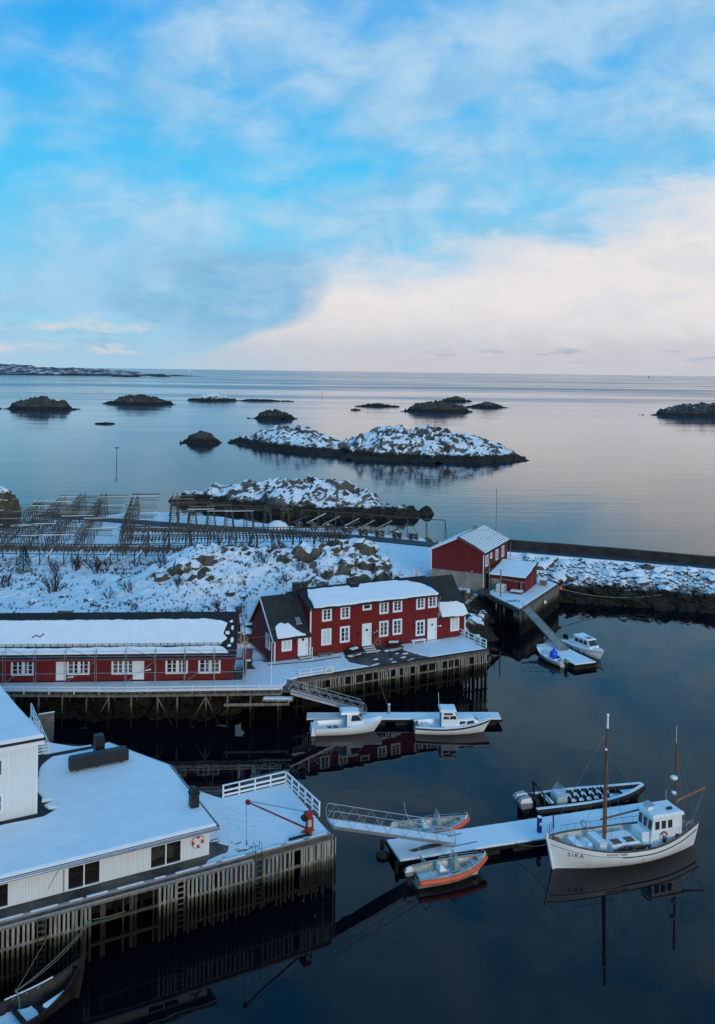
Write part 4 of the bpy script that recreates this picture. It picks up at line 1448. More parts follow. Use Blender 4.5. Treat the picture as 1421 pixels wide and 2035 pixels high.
# left wing, main block, right wing
G().wallx([(0, ZB), (0, 5.80), (3.5, 8.88), (D, 5.8), (D, ZB)], 0, 3.80).build('wall', 'red_boards', house, label='left wing with steep gable')
G().wallx([(0, ZB), (0, 8.25), (3.2, 9.38), (D, 8.0), (D, ZB)], 3.801, 18.7).build('wall', 'red_boards', house)
G().wallx([(0, ZB), (0, 5.92), (3.2, 9.2), (D, 5.9), (D, ZB)], 18.701, 22.05).build('wall', 'red_boards', house, label='right wing with steep gable')
G().box(-.03, 22.08, -.02, .05, ZB - .1, ZB + .18).build('foundation', 'dark_concrete', house)


def slope(x0, x1, y0, z0, y1, z1, th=0.14):
    v = Vector((0, y1 - y0, z1 - z0)).normalized()
    n_ = Vector((0, -v.z, v.y)) if v.y > 0 else Vector((0, v.z, -v.y))
    return G().raw([(x0, y0, z0), (x1, y0, z0), (x1, y1, z1), (x0, y1, z1)] + [(x, y + n_.y * th, z + n_.z * th) for x, y, z in ((x0, y0, z0), (x1, y0, z0), (x1, y1, z1), (x0, y1, z1))],
                   [(3, 2, 1, 0), (4, 5, 6, 7), (0, 1, 5, 4), (1, 2, 6, 5), (2, 3, 7, 6), (3, 0, 4, 7)])


def roof_pair(parent, x0, x1, yf, zf, yr, zr, yb, zb, mat):
    o = slope(x0, x1, yf, zf, yr, zr).build('roof', mat, parent)
    slope(x0, x1, yb, zb, yr + .002, zr).build('roof', mat, parent)
    return o


k1 = (8.90 - 5.80) / 3.5
roof_pair(house, -0.3, 3.80, -0.35, 5.80 - .35 * k1, 3.5, 8.92, D + .35, 5.8 - .3, 'roof_dark')
k2 = (9.40 - 8.27) / 3.2
roof_pair(house, 3.62, 18.9, -0.35, 8.27 - .35 * k2, 3.2, 9.42, D + .3, 7.95, 'roof_felt')
k3 = (9.25 - 5.95) / 3.2
roof_pair(house, 18.72, 22.4, -0.35, 5.95 - .35 * k3, 3.2, 9.25, D + .3, 5.7, 'roof_dark')
zf_main = lambda x, y: 8.27 + k2 * y + .15
sp = jag([(4.05, -.28), (18.55, -.30), (18.3, .8), (17.6, 1.7), (16.3, 2.5), (15.0, 2.75), (10.6, 2.75), (10.2, 2.2), (9.4, 2.2), (9.2, 2.7), (4.6, 2.75), (4.2, 1.6)], 0.3, 0.06, 8)
snow_sheet('roof_snow', sp, zf_main, 0.16, house, edge=.1)
zf_l = lambda x, y: 5.80 + k1 * y + .2
sp = jag([(0.2, -.3), (3.2, -.3), (2.75, -.05), (2.35, .22), (2.05, .55), (1.75, .85), (1.35, .80), (1.0, .95), (.65, .85), (.3, .62)], 0.25, 0.03, 18)
snow_sheet('roof_snow', sp, zf_l, 0.14, house, edge=.07)
zf_r = lambda x, y: 5.95 + k3 * y + .2
sp = jag([(19.0, -.3), (22.3, -.32), (22.2, .5), (21.4, .8), (20.4, .75), (19.4, .85), (18.95, .8)], 0.25, 0.05, 28)
snow_sheet('roof_snow', sp, zf_r, 0.18, house, edge=.09)
# barge boards, corner boards, gutters
for x in (-0.33, ):
    g = G()
    g.beam((x, -0.42, 5.80 - .42 * k1 + .06), (x, 3.5, 8.98), .05, .24)
    g.build('barge_board', 'trim_white', house)
    g = G()
    g.beam((x, D + .35, 5.56), (x, 3.5, 8.98), .05, .24)
    g.build('barge_board', 'trim_white', house)
G().beam((3.70, -.40, 8.16), (3.70, 3.2, 9.44), .06, .22).build('barge_board', 'trim_white', house)
for x, z1 in ((-.06, 5.7), (3.74, 8.1), (22.02, 5.85)):
    G().box(x, x + .14, -.05, -.003, ZB, z1).build('corner_board', 'trim_white', house)
G().box(-.053, -.003, -.05, .10, ZB, 5.7).build('corner_board', 'trim_white', house)
G().tube([(3.6, -.42, 8.16), (18.9, -.42, 8.16)], .06, 6).build('gutter', 'black_metal', house)
G().tube([(18.75, -.38, 8.1), (18.78, -.1, 7.6), (18.78, -.06, 6.0)], .04, 6).build('downpipe', 'galvanised', house)
G().box(18.55, 18.95, -.22, -.003, 5.75, 6.3).build('wall_bracket', 'grey_wood', house)
# chimneys
for x0, x1, y0 in ((3.25, 4.0, 3.0), (4.25, 4.75, 2.95)):
    c_ = G().box(x0, x1, y0, y0 + .6, 8.6, 10.05).build('chimney', 'black_metal', house)
    G().box(x0 - .05, x1 + .05, y0 - .05, y0 + .65, 10.05, 10.13).build('chimney_cap', 'black_metal', c_)
G().tube([(17.9, 3.3, 9.2), (17.9, 3.3, 10.25)], .11, 8).build('flue_pipe', 'galvanised', house)
G().prism([(9.4, 2.55), (10.3, 2.55), (10.1, 3.1), (9.6, 3.1)], 9.1, 9.62).build('roof_vent', 'black_metal', house)
# roof window in the left wing
G().raw([(2.65, .75, 5.8 + .75 * k1 + .22), (3.15, .75, 5.8 + .75 * k1 + .22), (3.15, 1.3, 5.8 + 1.3 * k1 + .22), (2.65, 1.3, 5.8 + 1.3 * k1 + .22)], [(0, 1, 2, 3)]).build('roof_window', 'windscreen', house)
G().prism([(2.58, .68), (3.22, .68), (3.22, .745), (2.58, .745)], [5.8 + .68 * k1 + .1] * 4, [5.8 + .7 * k1 + .28] * 4).build('roof_window_frame', 'galvanised', house)
# windows
for x0, x1, z0, z1 in ((5.04, 6.12, 6.80, 8.12), (7.08, 8.16, 6.80, 8.12), (11.54, 12.62, 6.85, 8.14), (13.12, 14.24, 6.86, 8.15), (15.93, 17.01, 6.86, 8.15), (17.38, 18.49, 6.88, 8.15),
                       (4.99, 6.10, 4.40, 6.05), (7.05, 8.16, 4.42, 6.06), (11.54, 12.63, 4.48, 6.12), (13.12, 14.25, 4.50, 6.14), (15.91, 17.02, 4.06, 5.70), (20.22, 21.34, 4.08, 5.72), (0.73, 1.81, 4.33, 5.78)):
    t = .13
    window(house, (x0 + t, -.002, z0 + t), x1 - x0 - 2 * t, z1 - z0 - 2 * t, trim=t, pane='curtain' if x0 in (4.99, 20.22, 0.73) else 'pane_dark')
window(house, (9.70, -.002, 7.56), .80, .46, nx=1, ny=1, trim=.12, bars=False)
window(house, (-.002, 2.2, 4.35), .9, 1.25, rz=-90, trim=.12)
door(house, (2.58, -.002, 3.72), .86, 2.08)
door(house, (9.69, -.002, 3.85), .84, 2.10)
door(house, (17.48, -.002, 3.46), .90, 2.16, port='diamond')
# wall lamps
for x, z in ((2.12, 5.2), (9.15, 5.15), (11.15, 5.1), (15.75, 5.2)):
    G().box(x - .06, x + .06, -.16, -.003, z - .14, z + .14).build('wall_lamp', 'black_metal', house)
for x, z in ((15.0, 8.1), ):
    G().ball((x, -.07, z), .07, 8, 6).build('wall_lamp', 'trim_white', house)


def steps(label, x, w, z1, n=3, mat='grey_wood', rail=False):
    o = thing('door_steps', label, 'steps', hp(x, 0, ZR), HOUSE_A)
    hgt = (z1 - ZR) / n
    for i in range(n):
        G().box(0, w, -.30 * (n - i) - .02, -.30 * (n - i - 1) - .025, hgt * (i + 1) - .06, hgt * (i + 1)).build('tread', mat, o)
        G().box(.04, w - .04, -.30 * (n - i) + .02, -.30 * (n - i) + .05, hgt * i + .02, hgt * (i + 1) - .061).build('riser', 'tarred_wood', o)
        G().box(.06, w - .06, -.30 * (n - i) + .01, -.30 * (n - i - 1) - .06, hgt * (i + 1), hgt * (i + 1) + .03).build('snow', 'snow', o)
    if rail:
        for y in (-.85, -.12):
            G().box(w - .07, w - .01, y - .03, y + .03, .1, 1.25).build('post', 'trim_white', o)
        G().box(w - .09, w + .01, -.92, -.05, 1.25, 1.31).build('hand_rail', 'trim_white', o)
        G().box(w - .06, w - .02, -.82, -.15, .75, .83).build('rail', 'trim_white', o)
    return o


steps('snowy wooden steps with white handrail below the left door of the red house', 2.35, 1.35, 3.72, 3, rail=True)
steps('grey wooden steps below the middle door of the red house', 9.45, 1.4, 3.85, 4)


def bench(label, x, w, y=-.45, z=ZR, snow=True, mat='grey_wood', fp=hp, ang=HOUSE_A):
    o = thing('bench', label, 'bench', fp(x, y, z), ang, 'benches along the red house')
    for i in range(3):
        G().box(0, w, -.2 + i * .135, -.2 + i * .135 + .12, .42, .46).build('seat_plank', mat, o)
    for xx in (.12, w - .2):
        G().box(xx, xx + .08, -.18, .18, 0, .419).build('leg', mat, o)
    if snow:
        G().box(.02, w - .02, -.18, .18, .461, .53).build('snow', 'snow', o)


bench('low wooden bench under the left ground-floor window of the red house', 4.45, 1.5, snow=False)
bench('snow-topped white bench under the window left of the diamond-pane door', 15.2, 1.65, mat='trim_white')
hr = thing('hose_reel', 'red hose loop hung on the red house wall between two windows', 'hose', hp(6.34, -.08, 4.02), HOUSE_A)
G().torus((0, 0, 0), (0, 1, 0), .2, .04, 16, 6).build('hose_loop', 'ring_dull', hr).scale = (1, 1, 1.9)
G().box(-.05, .05, -.02, .07, .3, .4).build('hook', 'black_metal', hr)
wr = thing('wall_wheel', 'round rope coil in a grey frame right of the middle door', 'coil', hp(11.38, -.08, 3.98), HOUSE_A)
G().torus((0, 0, 0), (0, 1, 0), .24, .05, 16, 6).build('coil', 'rope', wr)
g = G()
for x in (-.38, .33):
    g.box(x, x + .05, .02, .07, -.45, .42)
g.box(-.38, .38, .02, .069, .37, .42)
g.build('frame', 'grey_wood', wr)


def picnic(label, x, y, rz):
    o = thing('picnic_table', label, 'table', hp(x, y, ZR), HOUSE_A + rz, 'dark picnic tables on the red house quay')
    for i in range(4):
        G().box(-.8, .8, -.34 + i * .17, -.34 + i * .17 + .155, .70, .74).build('top_plank', 'tarred_wood', o)
    for sy in (-.75, .55):
        G().box(-.8, .8, sy, sy + .2, .42, .46).build('seat_plank', 'tarred_wood', o)
    for xx in (-.6, .6):
        G().beam((xx, -.3, .70), (xx, -.6, 0), .07).build('leg', 'tarred_wood', o)
        G().beam((xx, .3, .70), (xx, .6, 0), .07).build('leg', 'tarred_wood', o)
        G().box(xx + .036, xx + .09, -.78, .78, .35, .42).build('cross_beam', 'tarred_wood', o)
    snow_sheet('snow', jag([(-.7, -.3), (.3, -.25), (.4, .2), (-.6, .25)], .2, .05, int(x * 10)), .74, .07, o, edge=.05)


picnic('dark picnic table left of the middle door steps of the red house', 8.3, -1.0, 25)
picnic('dark picnic table patched with snow right of the middle door', 13.0, -.85, -20)
for lab, x, z, rz in (('white arrow board beside the middle red-house door', 10.95, 5.0, 25), ('white arrow board beside the diamond-pane door', 18.65, 4.82, 0)):
    o = thing('arrow_sign', lab, 'sign', hp(x, -.05, z), HOUSE_A)
    g = G().wall([(0, -.05), (.32, -.05), (.32, -.12), (.46, 0.01), (.32, .14), (.32, .07), (0, .07)], -.02, 0)
    g.build('board', 'trim_white', o).rotation_euler = (0, math.radians(-rz), 0)
    G().box(.03, .28, -.024, -.021, -.01, .03).build('lettering', 'letter_black', o).rotation_euler = (0, math.radians(-rz), 0)

# ---------------------------------------------------------------- longhouse with scaffold
lh = thing('red_longhouse', 'long single-storey red house with deep snow on its black roof, cut off at left', 'house', (*LONG_O, 0), LONG_A)
LX = -26.0
ZL = 3.45
DL = 6.6
G().wallx([(0, ZL), (0, 6.05), (3.3, 8.62), (DL, 6.05), (DL, ZL)], LX, 0).build('wall', 'red_boards_old', lh)
kl = (8.68 - 6.08) / 3.3
roof_pair(lh, LX, .38, -.42, 6.08 - .42 * kl, 3.3, 8.68, DL + .4, 5.78, 'roof_felt')
zf_h = lambda x, y: 6.08 + kl * y + .18
sp = jag([(LX + .1, .32), (-1.15, .32), (-.9, .62), (-.55, .85), (-.95, 1.25), (-.8, 1.7), (-.62, 2.15), (-1.3, 2.4), (-2.4, 2.52), (LX + .1, 2.45)], 0.32, 0.045, 44, straight=(0,))
snow_sheet('roof_snow', sp, zf_h, .17, lh, edge=.1)
sp = jag([(LX + .1, -.36), (-.35, -.36), (-.55, -.12), (-1.0, .16), (LX + .1, .16)], 0.25, 0.035, 45, straight=(0,))
snow_sheet('eave_snow', sp, zf_h, .12, lh, edge=.07)
for i, (x, y, rx, ry) in enumerate(((-.25, 2.35, .16, .12), (-.12, 1.8, .13, .2), (-.55, 1.35, .22, .14), (-.08, .75, .14, .3), (-.3, .25, .2, .12))):
    snow_sheet('snow_patch', blob(x, y, rx, ry, 90 + i), zf_h, .07, lh, edge=.03)
g = G().tube([(-18.3, .9, zf_h(0, .9) + .2), (-18.0, 1.1, zf_h(0, 1.1) + .21), (-17.6, .95, zf_h(0, .95) + .2), (-17.3, 1.25, zf_h(0, 1.25) + .2)], .05, 5)
g.build('snow_crack', 'roof_felt', lh)
# snow guard fence along the eave
sgd = G().tube([(LX, .22, zf_h(0, .22) + .18), (-.9, .22, zf_h(0, .22) + .18)], .02, 4).tube([(LX, .22, zf_h(0, .22) + .30), (-.9, .22, zf_h(0, .22) + .30)], .02, 4).build('snow_guard', 'black_metal', lh)
brk = G().beam((0, .30, zf_h(0, .30) - .02), (0, .20, zf_h(0, .2) + .36), .05, .04).beam((0, .20, zf_h(0, .2) + .02), (0, -.02, zf_h(0, 0) + .02), .05, .04).mesh('guard_bracket', 'black_metal')
for x in np.arange(LX + .3, -.9, .66):
    link('guard_bracket', brk, sgd).location = (x, 0, 0)
G().tube([(LX, -.52, 5.76), (.38, -.52, 5.76)], .06, 6).build('gutter', 'black_metal', lh)
G().box(-.02, .06, -.06, .10, ZL, 5.9).build('corner_board', 'red_trim', lh)
G().beam((.40, -.46, 5.80), (.40, 3.3, 8.76), .05, .2).build('barge_board', 'red_trim', lh)
for x in (-19.87, -14.92, -10.93, -6.07, -3.09, -24.9):
    window(lh, (x + .12, -.002, 4.14), 1.0, 1.16, nx=2, ny=3, trim=.11)
    window(lh, (x + 1.06, -.0021, 4.14), .88, 1.16, nx=2, ny=3, trim=.10)
door(lh, (-15.80, -.002, 3.52), .78, 1.84, port=None, trim=.07)
door(lh, (-8.92, -.002, 3.52), .86, 1.86, port=None, trim=.07)
for lab, x, z in (('white arrow board right of the left longhouse door', -14.85, 3.78), ('white arrow board right of the right longhouse door', -7.9, 4.35)):
    o = thing('arrow_sign', lab, 'sign', lp(x, -.06, z), LONG_A)
    G().wall([(0, -.05), (.45, -.05), (.45, -.10), (.58, .0), (.45, .10), (.45, .05), (0, .05)], -.02, 0).build('board', 'trim_white', o).rotation_euler = (0, math.radians(-12), 0)
G().box(1.3 - 3, 1.5 - 3, 3.6, 3.85, 8.3, 9.05).build('chimney', 'black_metal', lh)

# scaffold in front
sf = thing('scaffold', 'galvanised tube scaffold standing along the longhouse front', 'scaffold', (*LONG_O, 0), LONG_A)
sx = [-25.5, -22.9, -20.23, -17.53, -14.86, -12.17, -9.51, -6.86, -4.22, -1.55, 1.07]
up = G().tube([(0, 0, 0), (0, 0, 3.1)], .026, 5).mesh('standard', 'galvanised')
for x in sx:
    for y in (-1.25, -.55):
        link('standard', up, sf).location = (x, y, 3.45)
    for z in (5.65, 6.5):
        G().tube([(x, -1.25, z), (x, -.55, z)], .02, 5).build('transom', 'galvanised', sf)
for a, b2 in zip(sx[:-1], sx[1:]):
    for z in (4.55, 6.05, 6.5):
        G().tube([(a, -1.25, z), (b2, -1.25, z)], .02, 5).build('ledger', 'galvanised', sf)
    bd = G().box(a + .03, b2 - .03, -1.2, -.6, 5.60, 5.65).build('platform', 'grey_wood', sf)
    G().box(a + .03, b2 - .03, -1.28, -1.21, 5.62, 5.76).build('toe_board', 'red_trim', sf)
for i in range(0, len(sx) - 1, 2):
    G().tube([(sx[i], -1.28, 3.6), (sx[i + 1], -1.28, 5.6)], .018, 5).build('brace', 'galvanised', sf)
    G().tube([(sx[i], -.56, 6.6), (sx[i + 1], -.56, 5.7)], .018, 5).build('brace', 'galvanised', sf)
# ladder tower at the right gable
lt = thing('scaffold_ladder', 'tall leaning ladders with scaffold tubes at the longhouse right gable', 'ladder', lp(.75, 0, 3.45), LONG_A)
for y0, y1, z0, z1 in ((-1.0, 2.6, 2.3, 5.9), (.5, 3.4, 3.0, 6.2)):
    for sx_ in (0, .36):
        G().beam((sx_, y0, z0), (sx_ * .6, y1, z1), .06, .04).build('stile', 'pale_pole', lt)
    for i in range(9):
        f = (i + .5) / 9
        G().beam((0, y0 + (y1 - y0) * f, z0 + (z1 - z0) * f), (.36 - .14 * f, y0 + (y1 - y0) * f, z0 + (z1 - z0) * f), .03).build('rung', 'pale_pole', lt)
for y in (-.9, .6, 2.2):
    G().tube([(.5, y, 0), (.5, y, 3.3)], .025, 5).build('standard', 'galvanised', lt)
G().box(.1, 1.1, -.9, 2.2, 2.1, 2.15).build('platform', 'red_trim', lt)
G().beam((.3, 2.4, 3.0), (2.2, 2.7, 3.15), .10, .06).build('gangplank', 'red_trim', lt)
cr_ = thing('snowy_bin_stack', 'dark stacked bins capped with snow between the two red houses', 'bin', lp(1.3, 3.9, 3.3), LONG_A)
for i in range(2):
    G().box(-.4 + .05 * i, .4 - .05 * i, -.35, .35, i * .75, i * .75 + .7).build('bin', 'black_metal', cr_)
G().ball((0, 0, 1.45), .36, 10, 6, sz=.45).build('snow_cap', 'snow', cr_)
G().ball((0, -.36, .75), .2, 10, 6, sx=1.6, sz=.5).build('snow_cap', 'snow', cr_)
fp_ = thing('flag_pole', 'slim white flagpole on the quay between the two red houses', 'pole', lp(3.65, -1.6, ZR), 0)
G().tube([(0, 0, 0), (0, 0, 3.9)], [.05, .035], 8).build('pole', 'trim_white', fp_)
G().ball((0, 0, 3.93), .06, 8, 6).build('finial', 'trim_white', fp_)

# promenade on trestles in front of the longhouse
pr = thing('timber_promenade', 'snow-covered timber walkway on tall dark trestles before the longhouse', 'walkway', (*LONG_O, 0), LONG_A)
PE = -2.62
g = G()
g.prism([(-26, PE + .5), (-20.3, PE + .55), (-9.3, PE), (4.6, PE + .02), (5.4, PE - .15), (5.6, -1.2), (5.6, 3.2), (-26, 2.8)], ZR - .2, ZR - .02)
g.build('deck', 'wet_planks', pr)
sp = jag([(-26, PE + .62), (-20.3, PE + .66), (-9.3, PE + .12), (4.4, PE + .14), (5.0, -1.0), (5.3, 2.9), (1.2, 2.9), (.9, -.1), (-26, -.1)], .5, .03, 33, straight=(0, 1, 2, 7))
snow_sheet('deck_snow', sp, ZR - .02, .15, pr, mat='snow_tracked', edge=.08)
for (x0, y0), (x1, y1) in (((-26, PE + .42), (-20.3, PE + .47)), ((-20.3, PE + .47), (-9.3, PE - .06)), ((-9.3, PE - .06), (4.6, PE - .04))):
    G().beam((x0, y0, ZR - .32), (x1, y1, ZR - .32), .12, .2).build('edge_beam', 'pile', pr)
    n = int((x1 - x0) / .72)
    jm = None
    for i in range(n):
        f = (i + .5) / n
        G().box(-.06, .06, -.10, .5, -.09, .09).build('joist_end', 'tarred_wood', pr).location = (x0 + (x1 - x0) * f, y0 + (y1 - y0) * f + .02, ZR - .12)
    # snow-crusted white rail along the edge
    for z in (.18, .42):
        G().beam((x0, y0 + .06, ZR + z), (x1, y1 + .06, ZR + z), .05, .10).build('rail', 'trim_white', pr)
    for i in range(int((x1 - x0) / 1.9) + 1):
        f = i / max(1, int((x1 - x0) / 1.9))
        G().box(-.05, .05, -.05, .05, -.25, .5).build('rail_post', 'trim_white', pr).location = (x0 + (x1 - x0) * f, y0 + (y1 - y0) * f + .115, ZR)
px_ = [-24, -21.5, -19, -16.8, -14.73, -12.62, -10.66, -8.68, -6.38, -4.66, -2.12, -.22, 1.82, 4.3]
for i, x in enumerate(px_):
    yy = np.interp(x, [-26, -20.3, -9.3, 5], [PE + .55, PE + .6, PE + .06, PE + .08])
    G().tube([(x, yy, -1.8), (x, yy, ZR - .43)], .085, 7).build('trestle_post', 'pile', pr)
    G().tube([(x + .2, yy + 1.9, -1.0), (x + .2, yy + 1.9, ZR - .2)], .085, 7).build('trestle_post', 'dark_pile', pr)
for x0, x1 in ((-10.66, -12.0), (-6.38, -5.0), (-2.12, -3.6), (-2.12, -.9)):
    yy = np.interp(x0, [-26, -20.3, -9.3, 5], [PE + .45, PE + .5, PE - .05, PE])
    G().tube([(x0, yy, ZR - .5), (x1, yy - .1, .25)], .06, 6).build('brace', 'pile', pr)
G().box(-.5, 5.3, PE - .22, PE - .08, 1.98, 2.20).build('low_beam', 'slat', pr)
G().prism([(2.9, PE - .6), (5.6, PE - .75), (5.7, PE - .02), (2.9, PE - .01)], ZR - .75, ZR - .6).build('landing', 'slat', pr)
snow_sheet('landing_snow', jag([(3.0, PE - .55), (5.5, PE - .7), (5.6, PE - .08), (3.0, PE - .06)], .3, .03, 2), ZR - .6, .08, pr, edge=.04)
G().beam((5.6, PE - .4, ZR - .7), (4.9, PE - .2, 2.05), .08).build('brace', 'slat', pr)

# ---------------------------------------------------------------- boathouse and its quay
bh = thing('red_boathouse', 'red boathouse on a concrete plinth with snow lying in stripes on its roof', 'boathouse', (*BOAT_O, 0), BOAT_A)
BL, BW = 11.2, 7.5
G().box(.04, BL - .04, .04, BW - .04, 1.5, 5.16).build('plinth', 'concrete', bh)
G().wallx([(0, 5.161), (0, 7.9), (3.7, 9.52), (BW, 7.82), (BW, 5.161)], 0, BL).build('wall', 'red_boards_old', bh)
kb = (9.58 - 7.94) / 3.7
roof_pair(bh, -.28, BL + .3, -.32, 7.94 - .32 * kb, 3.7, 9.6, BW + .3, 7.7, 'roof_felt')
for i in range(14):
    y0 = -.24 + i * .28
    zf_b = lambda x, y: 7.94 + kb * y + .145
    sp = jag([(-.1 + (.10 * i if i < 7 else .5), y0), (BL + .2, y0), (BL + .2, y0 + .205), (-.1 + (.10 * i if i < 7 else .5), y0 + .205)], .8, .012, 300 + i)
    snow_sheet('snow_strip', sp, zf_b, .05, bh, edge=.02)
zb2 = lambda x, y: 9.6 - (y - 3.7) * (9.6 - 7.7) / (BW + .3 - 3.7) + .145
snow_sheet('roof_snow', jag([(-.2, 3.9), (BL + .2, 3.9), (BL + .2, BW + .2), (-.2, BW + .2)], .6, .03, 320), zb2, .08, bh, edge=.05)
G().beam((-.30, -.36, 7.82), (-.30, 3.7, 9.66), .05, .22).build('barge_board', 'red_trim', bh)
G().beam((-.30, BW + .32, 7.68), (-.30, 3.7, 9.66), .05, .22).build('barge_board', 'trim_white', bh)
G().box(-.05, -.003, BW - .1, BW + .03, 5.0, 7.7).build('corner_board', 'trim_white', bh)
G().box(-.05, -.003, -.03, .09, 3.3, 7.8).build('corner_board', 'trim_white', bh)
c_ = G().box(7.3, 7.95, 3.45, 4.0, 9.2, 10.05).build('chimney', 'concrete', bh)
G().box(7.25, 8.0, 3.4, 4.05, 10.05, 10.12).build('chimney_cap', 'concrete', c_)
window(bh, (.72, -.002, 6.1), 1.0, 1.25, nx=2, ny=2, trim=.12)
window(bh, (2.85, -.002, 6.78), .62, .58, nx=1, ny=2, trim=.10)
window(bh, (5.4, -.002, 6.1), .9, 1.25, nx=2, ny=2, trim=.12)
window(bh, (8.25, -.002, 6.05), .95, 1.3, nx=2, ny=2, trim=.12)
G().ball((-.08, 1.6, 5.35), .09, 8, 6).build('wall_lamp', 'trim_white', bh)
G().box(-.12, 6.6, -.55, -.05, 5.3, 5.36).build('side_platform', 'grey_wood', bh)
for i in range(9):
    G().box(.3 + .62 * i, .75 + .62 * i, -1.25, -.56, 5.28, 5.33).build('platform_plank', 'tarred_wood', bh)

shed = thing('quay_shed', 'small red shed with a snowy sloping roof beside the boathouse', 'shed', (*bp_(0.07, -5.64)[:2], 0), BOAT_A)
SW, SL = 4.7, 6.0
G().wall([(0, 3.0), (SL, 3.0), (SL, 5.95), (0, 5.12)], 0, SW).build('wall', 'red_boards_old', shed)
ks = (5.98 - 5.16) / SL
g = G().raw([(-.3, -.2, 5.16 - .3 * ks), (SL + .2, -.2, 5.98 + .2 * ks), (SL + .2, SW + .15, 5.98 + .2 * ks), (-.3, SW + .15, 5.16 - .3 * ks),
             (-.3, -.2, 5.30 - .3 * ks), (SL + .2, -.2, 6.12 + .2 * ks), (SL + .2, SW + .15, 6.12 + .2 * ks), (-.3, SW + .15, 5.30 - .3 * ks)],
            [(3, 2, 1, 0), (4, 5, 6, 7), (0, 1, 5, 4), (1, 2, 6, 5), (2, 3, 7, 6), (3, 0, 4, 7)])
g.build('roof', 'roof_felt', shed)
snow_sheet('roof_snow', jag([(-.26, -.08), (SL - .2, -.02), (SL - .2, SW + .05), (-.26, SW + .05)], .35, .04, 7), lambda x, y: 5.305 + ks * x, .15, shed, edge=.08)
G().box(2.4, 3.9, -.06, -.003, 3.15, 5.0).build('door_leaf', 'red_trim', shed)
G().box(-.05, -.003, 3.3, SW - .02, 3.0, 4.75).build('gate_leaf', 'concrete', shed)
G().beam((-.35, -.1, 4.7), (-.35, 3.3, 4.85), .06, .12).build('rail_beam', 'grey_wood', shed)
G().box(-.42, -.25, .35, .52, 3.2, 4.65).build('rail_post', 'grey_wood', shed)

Q0 = (20.15, 110.35)
bq = thing('boathouse_quay', 'snowy pointed quay with boarded side wall in front of the red boathouse', 'quay', (*Q0, 0), 0)
qp = [(0, 0), (7.85, 13.75), (6.0, 17.5), (2.2, 17.0), (-3.6, 9.6), (-3.9, 8.2), (-2.8, 7.2)]
G().prism(qp, 3.0, 3.2).build('deck', 'wet_planks', bq)
sp = jag([(0.05, .35), (7.5, 13.6), (5.9, 17.0), (2.5, 16.5), (-1.6, 10.3), (-2.4, 8.8), (-2.5, 7.5), (-1.1, 3.6)], .5, .05, 8, straight=(0,))
snow_sheet('deck_snow', sp, 3.2, .10, bq, mat='snow_tracked', edge=.06)
d_ = Vector((7.85, 13.75, 0)).normalized()
n_ = Vector((d_.y, -d_.x, 0))
Lq = Vector((7.85, 13.75, 0)).length
for i in range(int(Lq / .3)):
    p = d_ * (i * .3 + .15) + n_ * (.04 + .015 * (i % 2))
    b_o = G().beam((0, 0, -1.2), (0, 0, 2.98), .285, .08, up=n_).build('wall_board', 'pile', bq)
    b_o.location = p
G().beam(d_ * .1 + n_ * .10 + Vector((0, 0, 2.9)), d_ * (Lq - .05) + n_ * .10 + Vector((0, 0, 2.9)), .12, .2).build('edge_beam', 'pile', bq)
for i, f in enumerate((.02, .06, .10, .14, .18, .5, .75)):
    p = Vector((0, 0, 0)).lerp(Vector((-2.8, 7.2, 0)), f)
    G().tube([(p.x + .1, p.y + .05, -1.5), (p.x + .1, p.y + .05, 3.0)], .09, 7).build('pile', 'slat', bq)
G().beam((0, .02, 2.88), (-2.8, 7.2, 2.88), .14, .22).build('edge_beam', 'dark_pile', bq)
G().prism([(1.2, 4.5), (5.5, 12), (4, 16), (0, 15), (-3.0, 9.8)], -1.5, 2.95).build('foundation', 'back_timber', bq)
for x, y in ((1.9, 3.6), (4.0, 7.2)):
    G().tube([(x + .35, y - .2, .4), (x + .35, y - .2, 2.9)], .05, 6).build('ladder_post', 'dark_pile', bq)


def pole(label, x, y, z0, z1, r=.07, mat='grey_wood', name='pole', cat='pole', top=None):
    o = thing(name, label, cat, (x, y, z0), 0)
    G().tube([(0, 0, 0), (rnd.uniform(-.05, .05), 0, z1 - z0)], [r, r * .75], 7).build('shaft', mat, o)
    if top:
        G().box(-.12, .12, -.12, .12, z1 - z0 - .02, z1 - z0 + .06).build('cap', top, o)
    return o


pole('tall timber pole rising from the water at the boathouse quay', 18.75, 116.4, -.8, 6.9, .10, 'grey_wood', top='snow')
pole('thin timber pole at the corner of the boathouse', 17.85, 120.0, 3.1, 7.0, .06, 'pale_pole')
pole('tall thin pole standing behind the boathouse roof', 21.9, 141.0, 3.6, 14.0, .06, 'grey_wood', name='mast_pole')
pole('short pole by the white railing beyond the boathouse', 23.4, 136.6, 3.6, 6.6, .07, 'grey_wood')
railing('deck_railing', 'faded pink-white railing at the far end of the boathouse', [bp_(11.4, -.3)[:2], bp_(12.6, -1.6)[:2]], 4.2, h=1.2, posts=.9, boards=(.3, .7))
ib = thing('tank_cage', 'caged tank with a snow lid beside the red shed', 'tank', bp_(-.9, -2.7, 3.25), BOAT_A)
G().box(-.45, .45, -.55, .55, .12, .92).build('tank', 'old_grey_boat', ib)
for x in (-.47, 0, .47):
    for y in (-.57, .57):
        G().box(x - .02, x + .02, y - .02, y + .02, 0, 1.0).build('cage_bar', 'galvanised', ib)
for z in (.05, .35, .65, .98):
    for y in (-.59, .57):
        G().box(-.49, .49, y, y + .02, z, z + .03).build('cage_bar', 'galvanised', ib)
G().box(-.44, .44, -.54, .54, .93, 1.03).build('snow_lid', 'snow', ib)
tb = thing('snowy_pallet', 'snow-topped pallet in front of the red shed', 'pallet', bp_(-.8, -4.75, 3.28), BOAT_A)
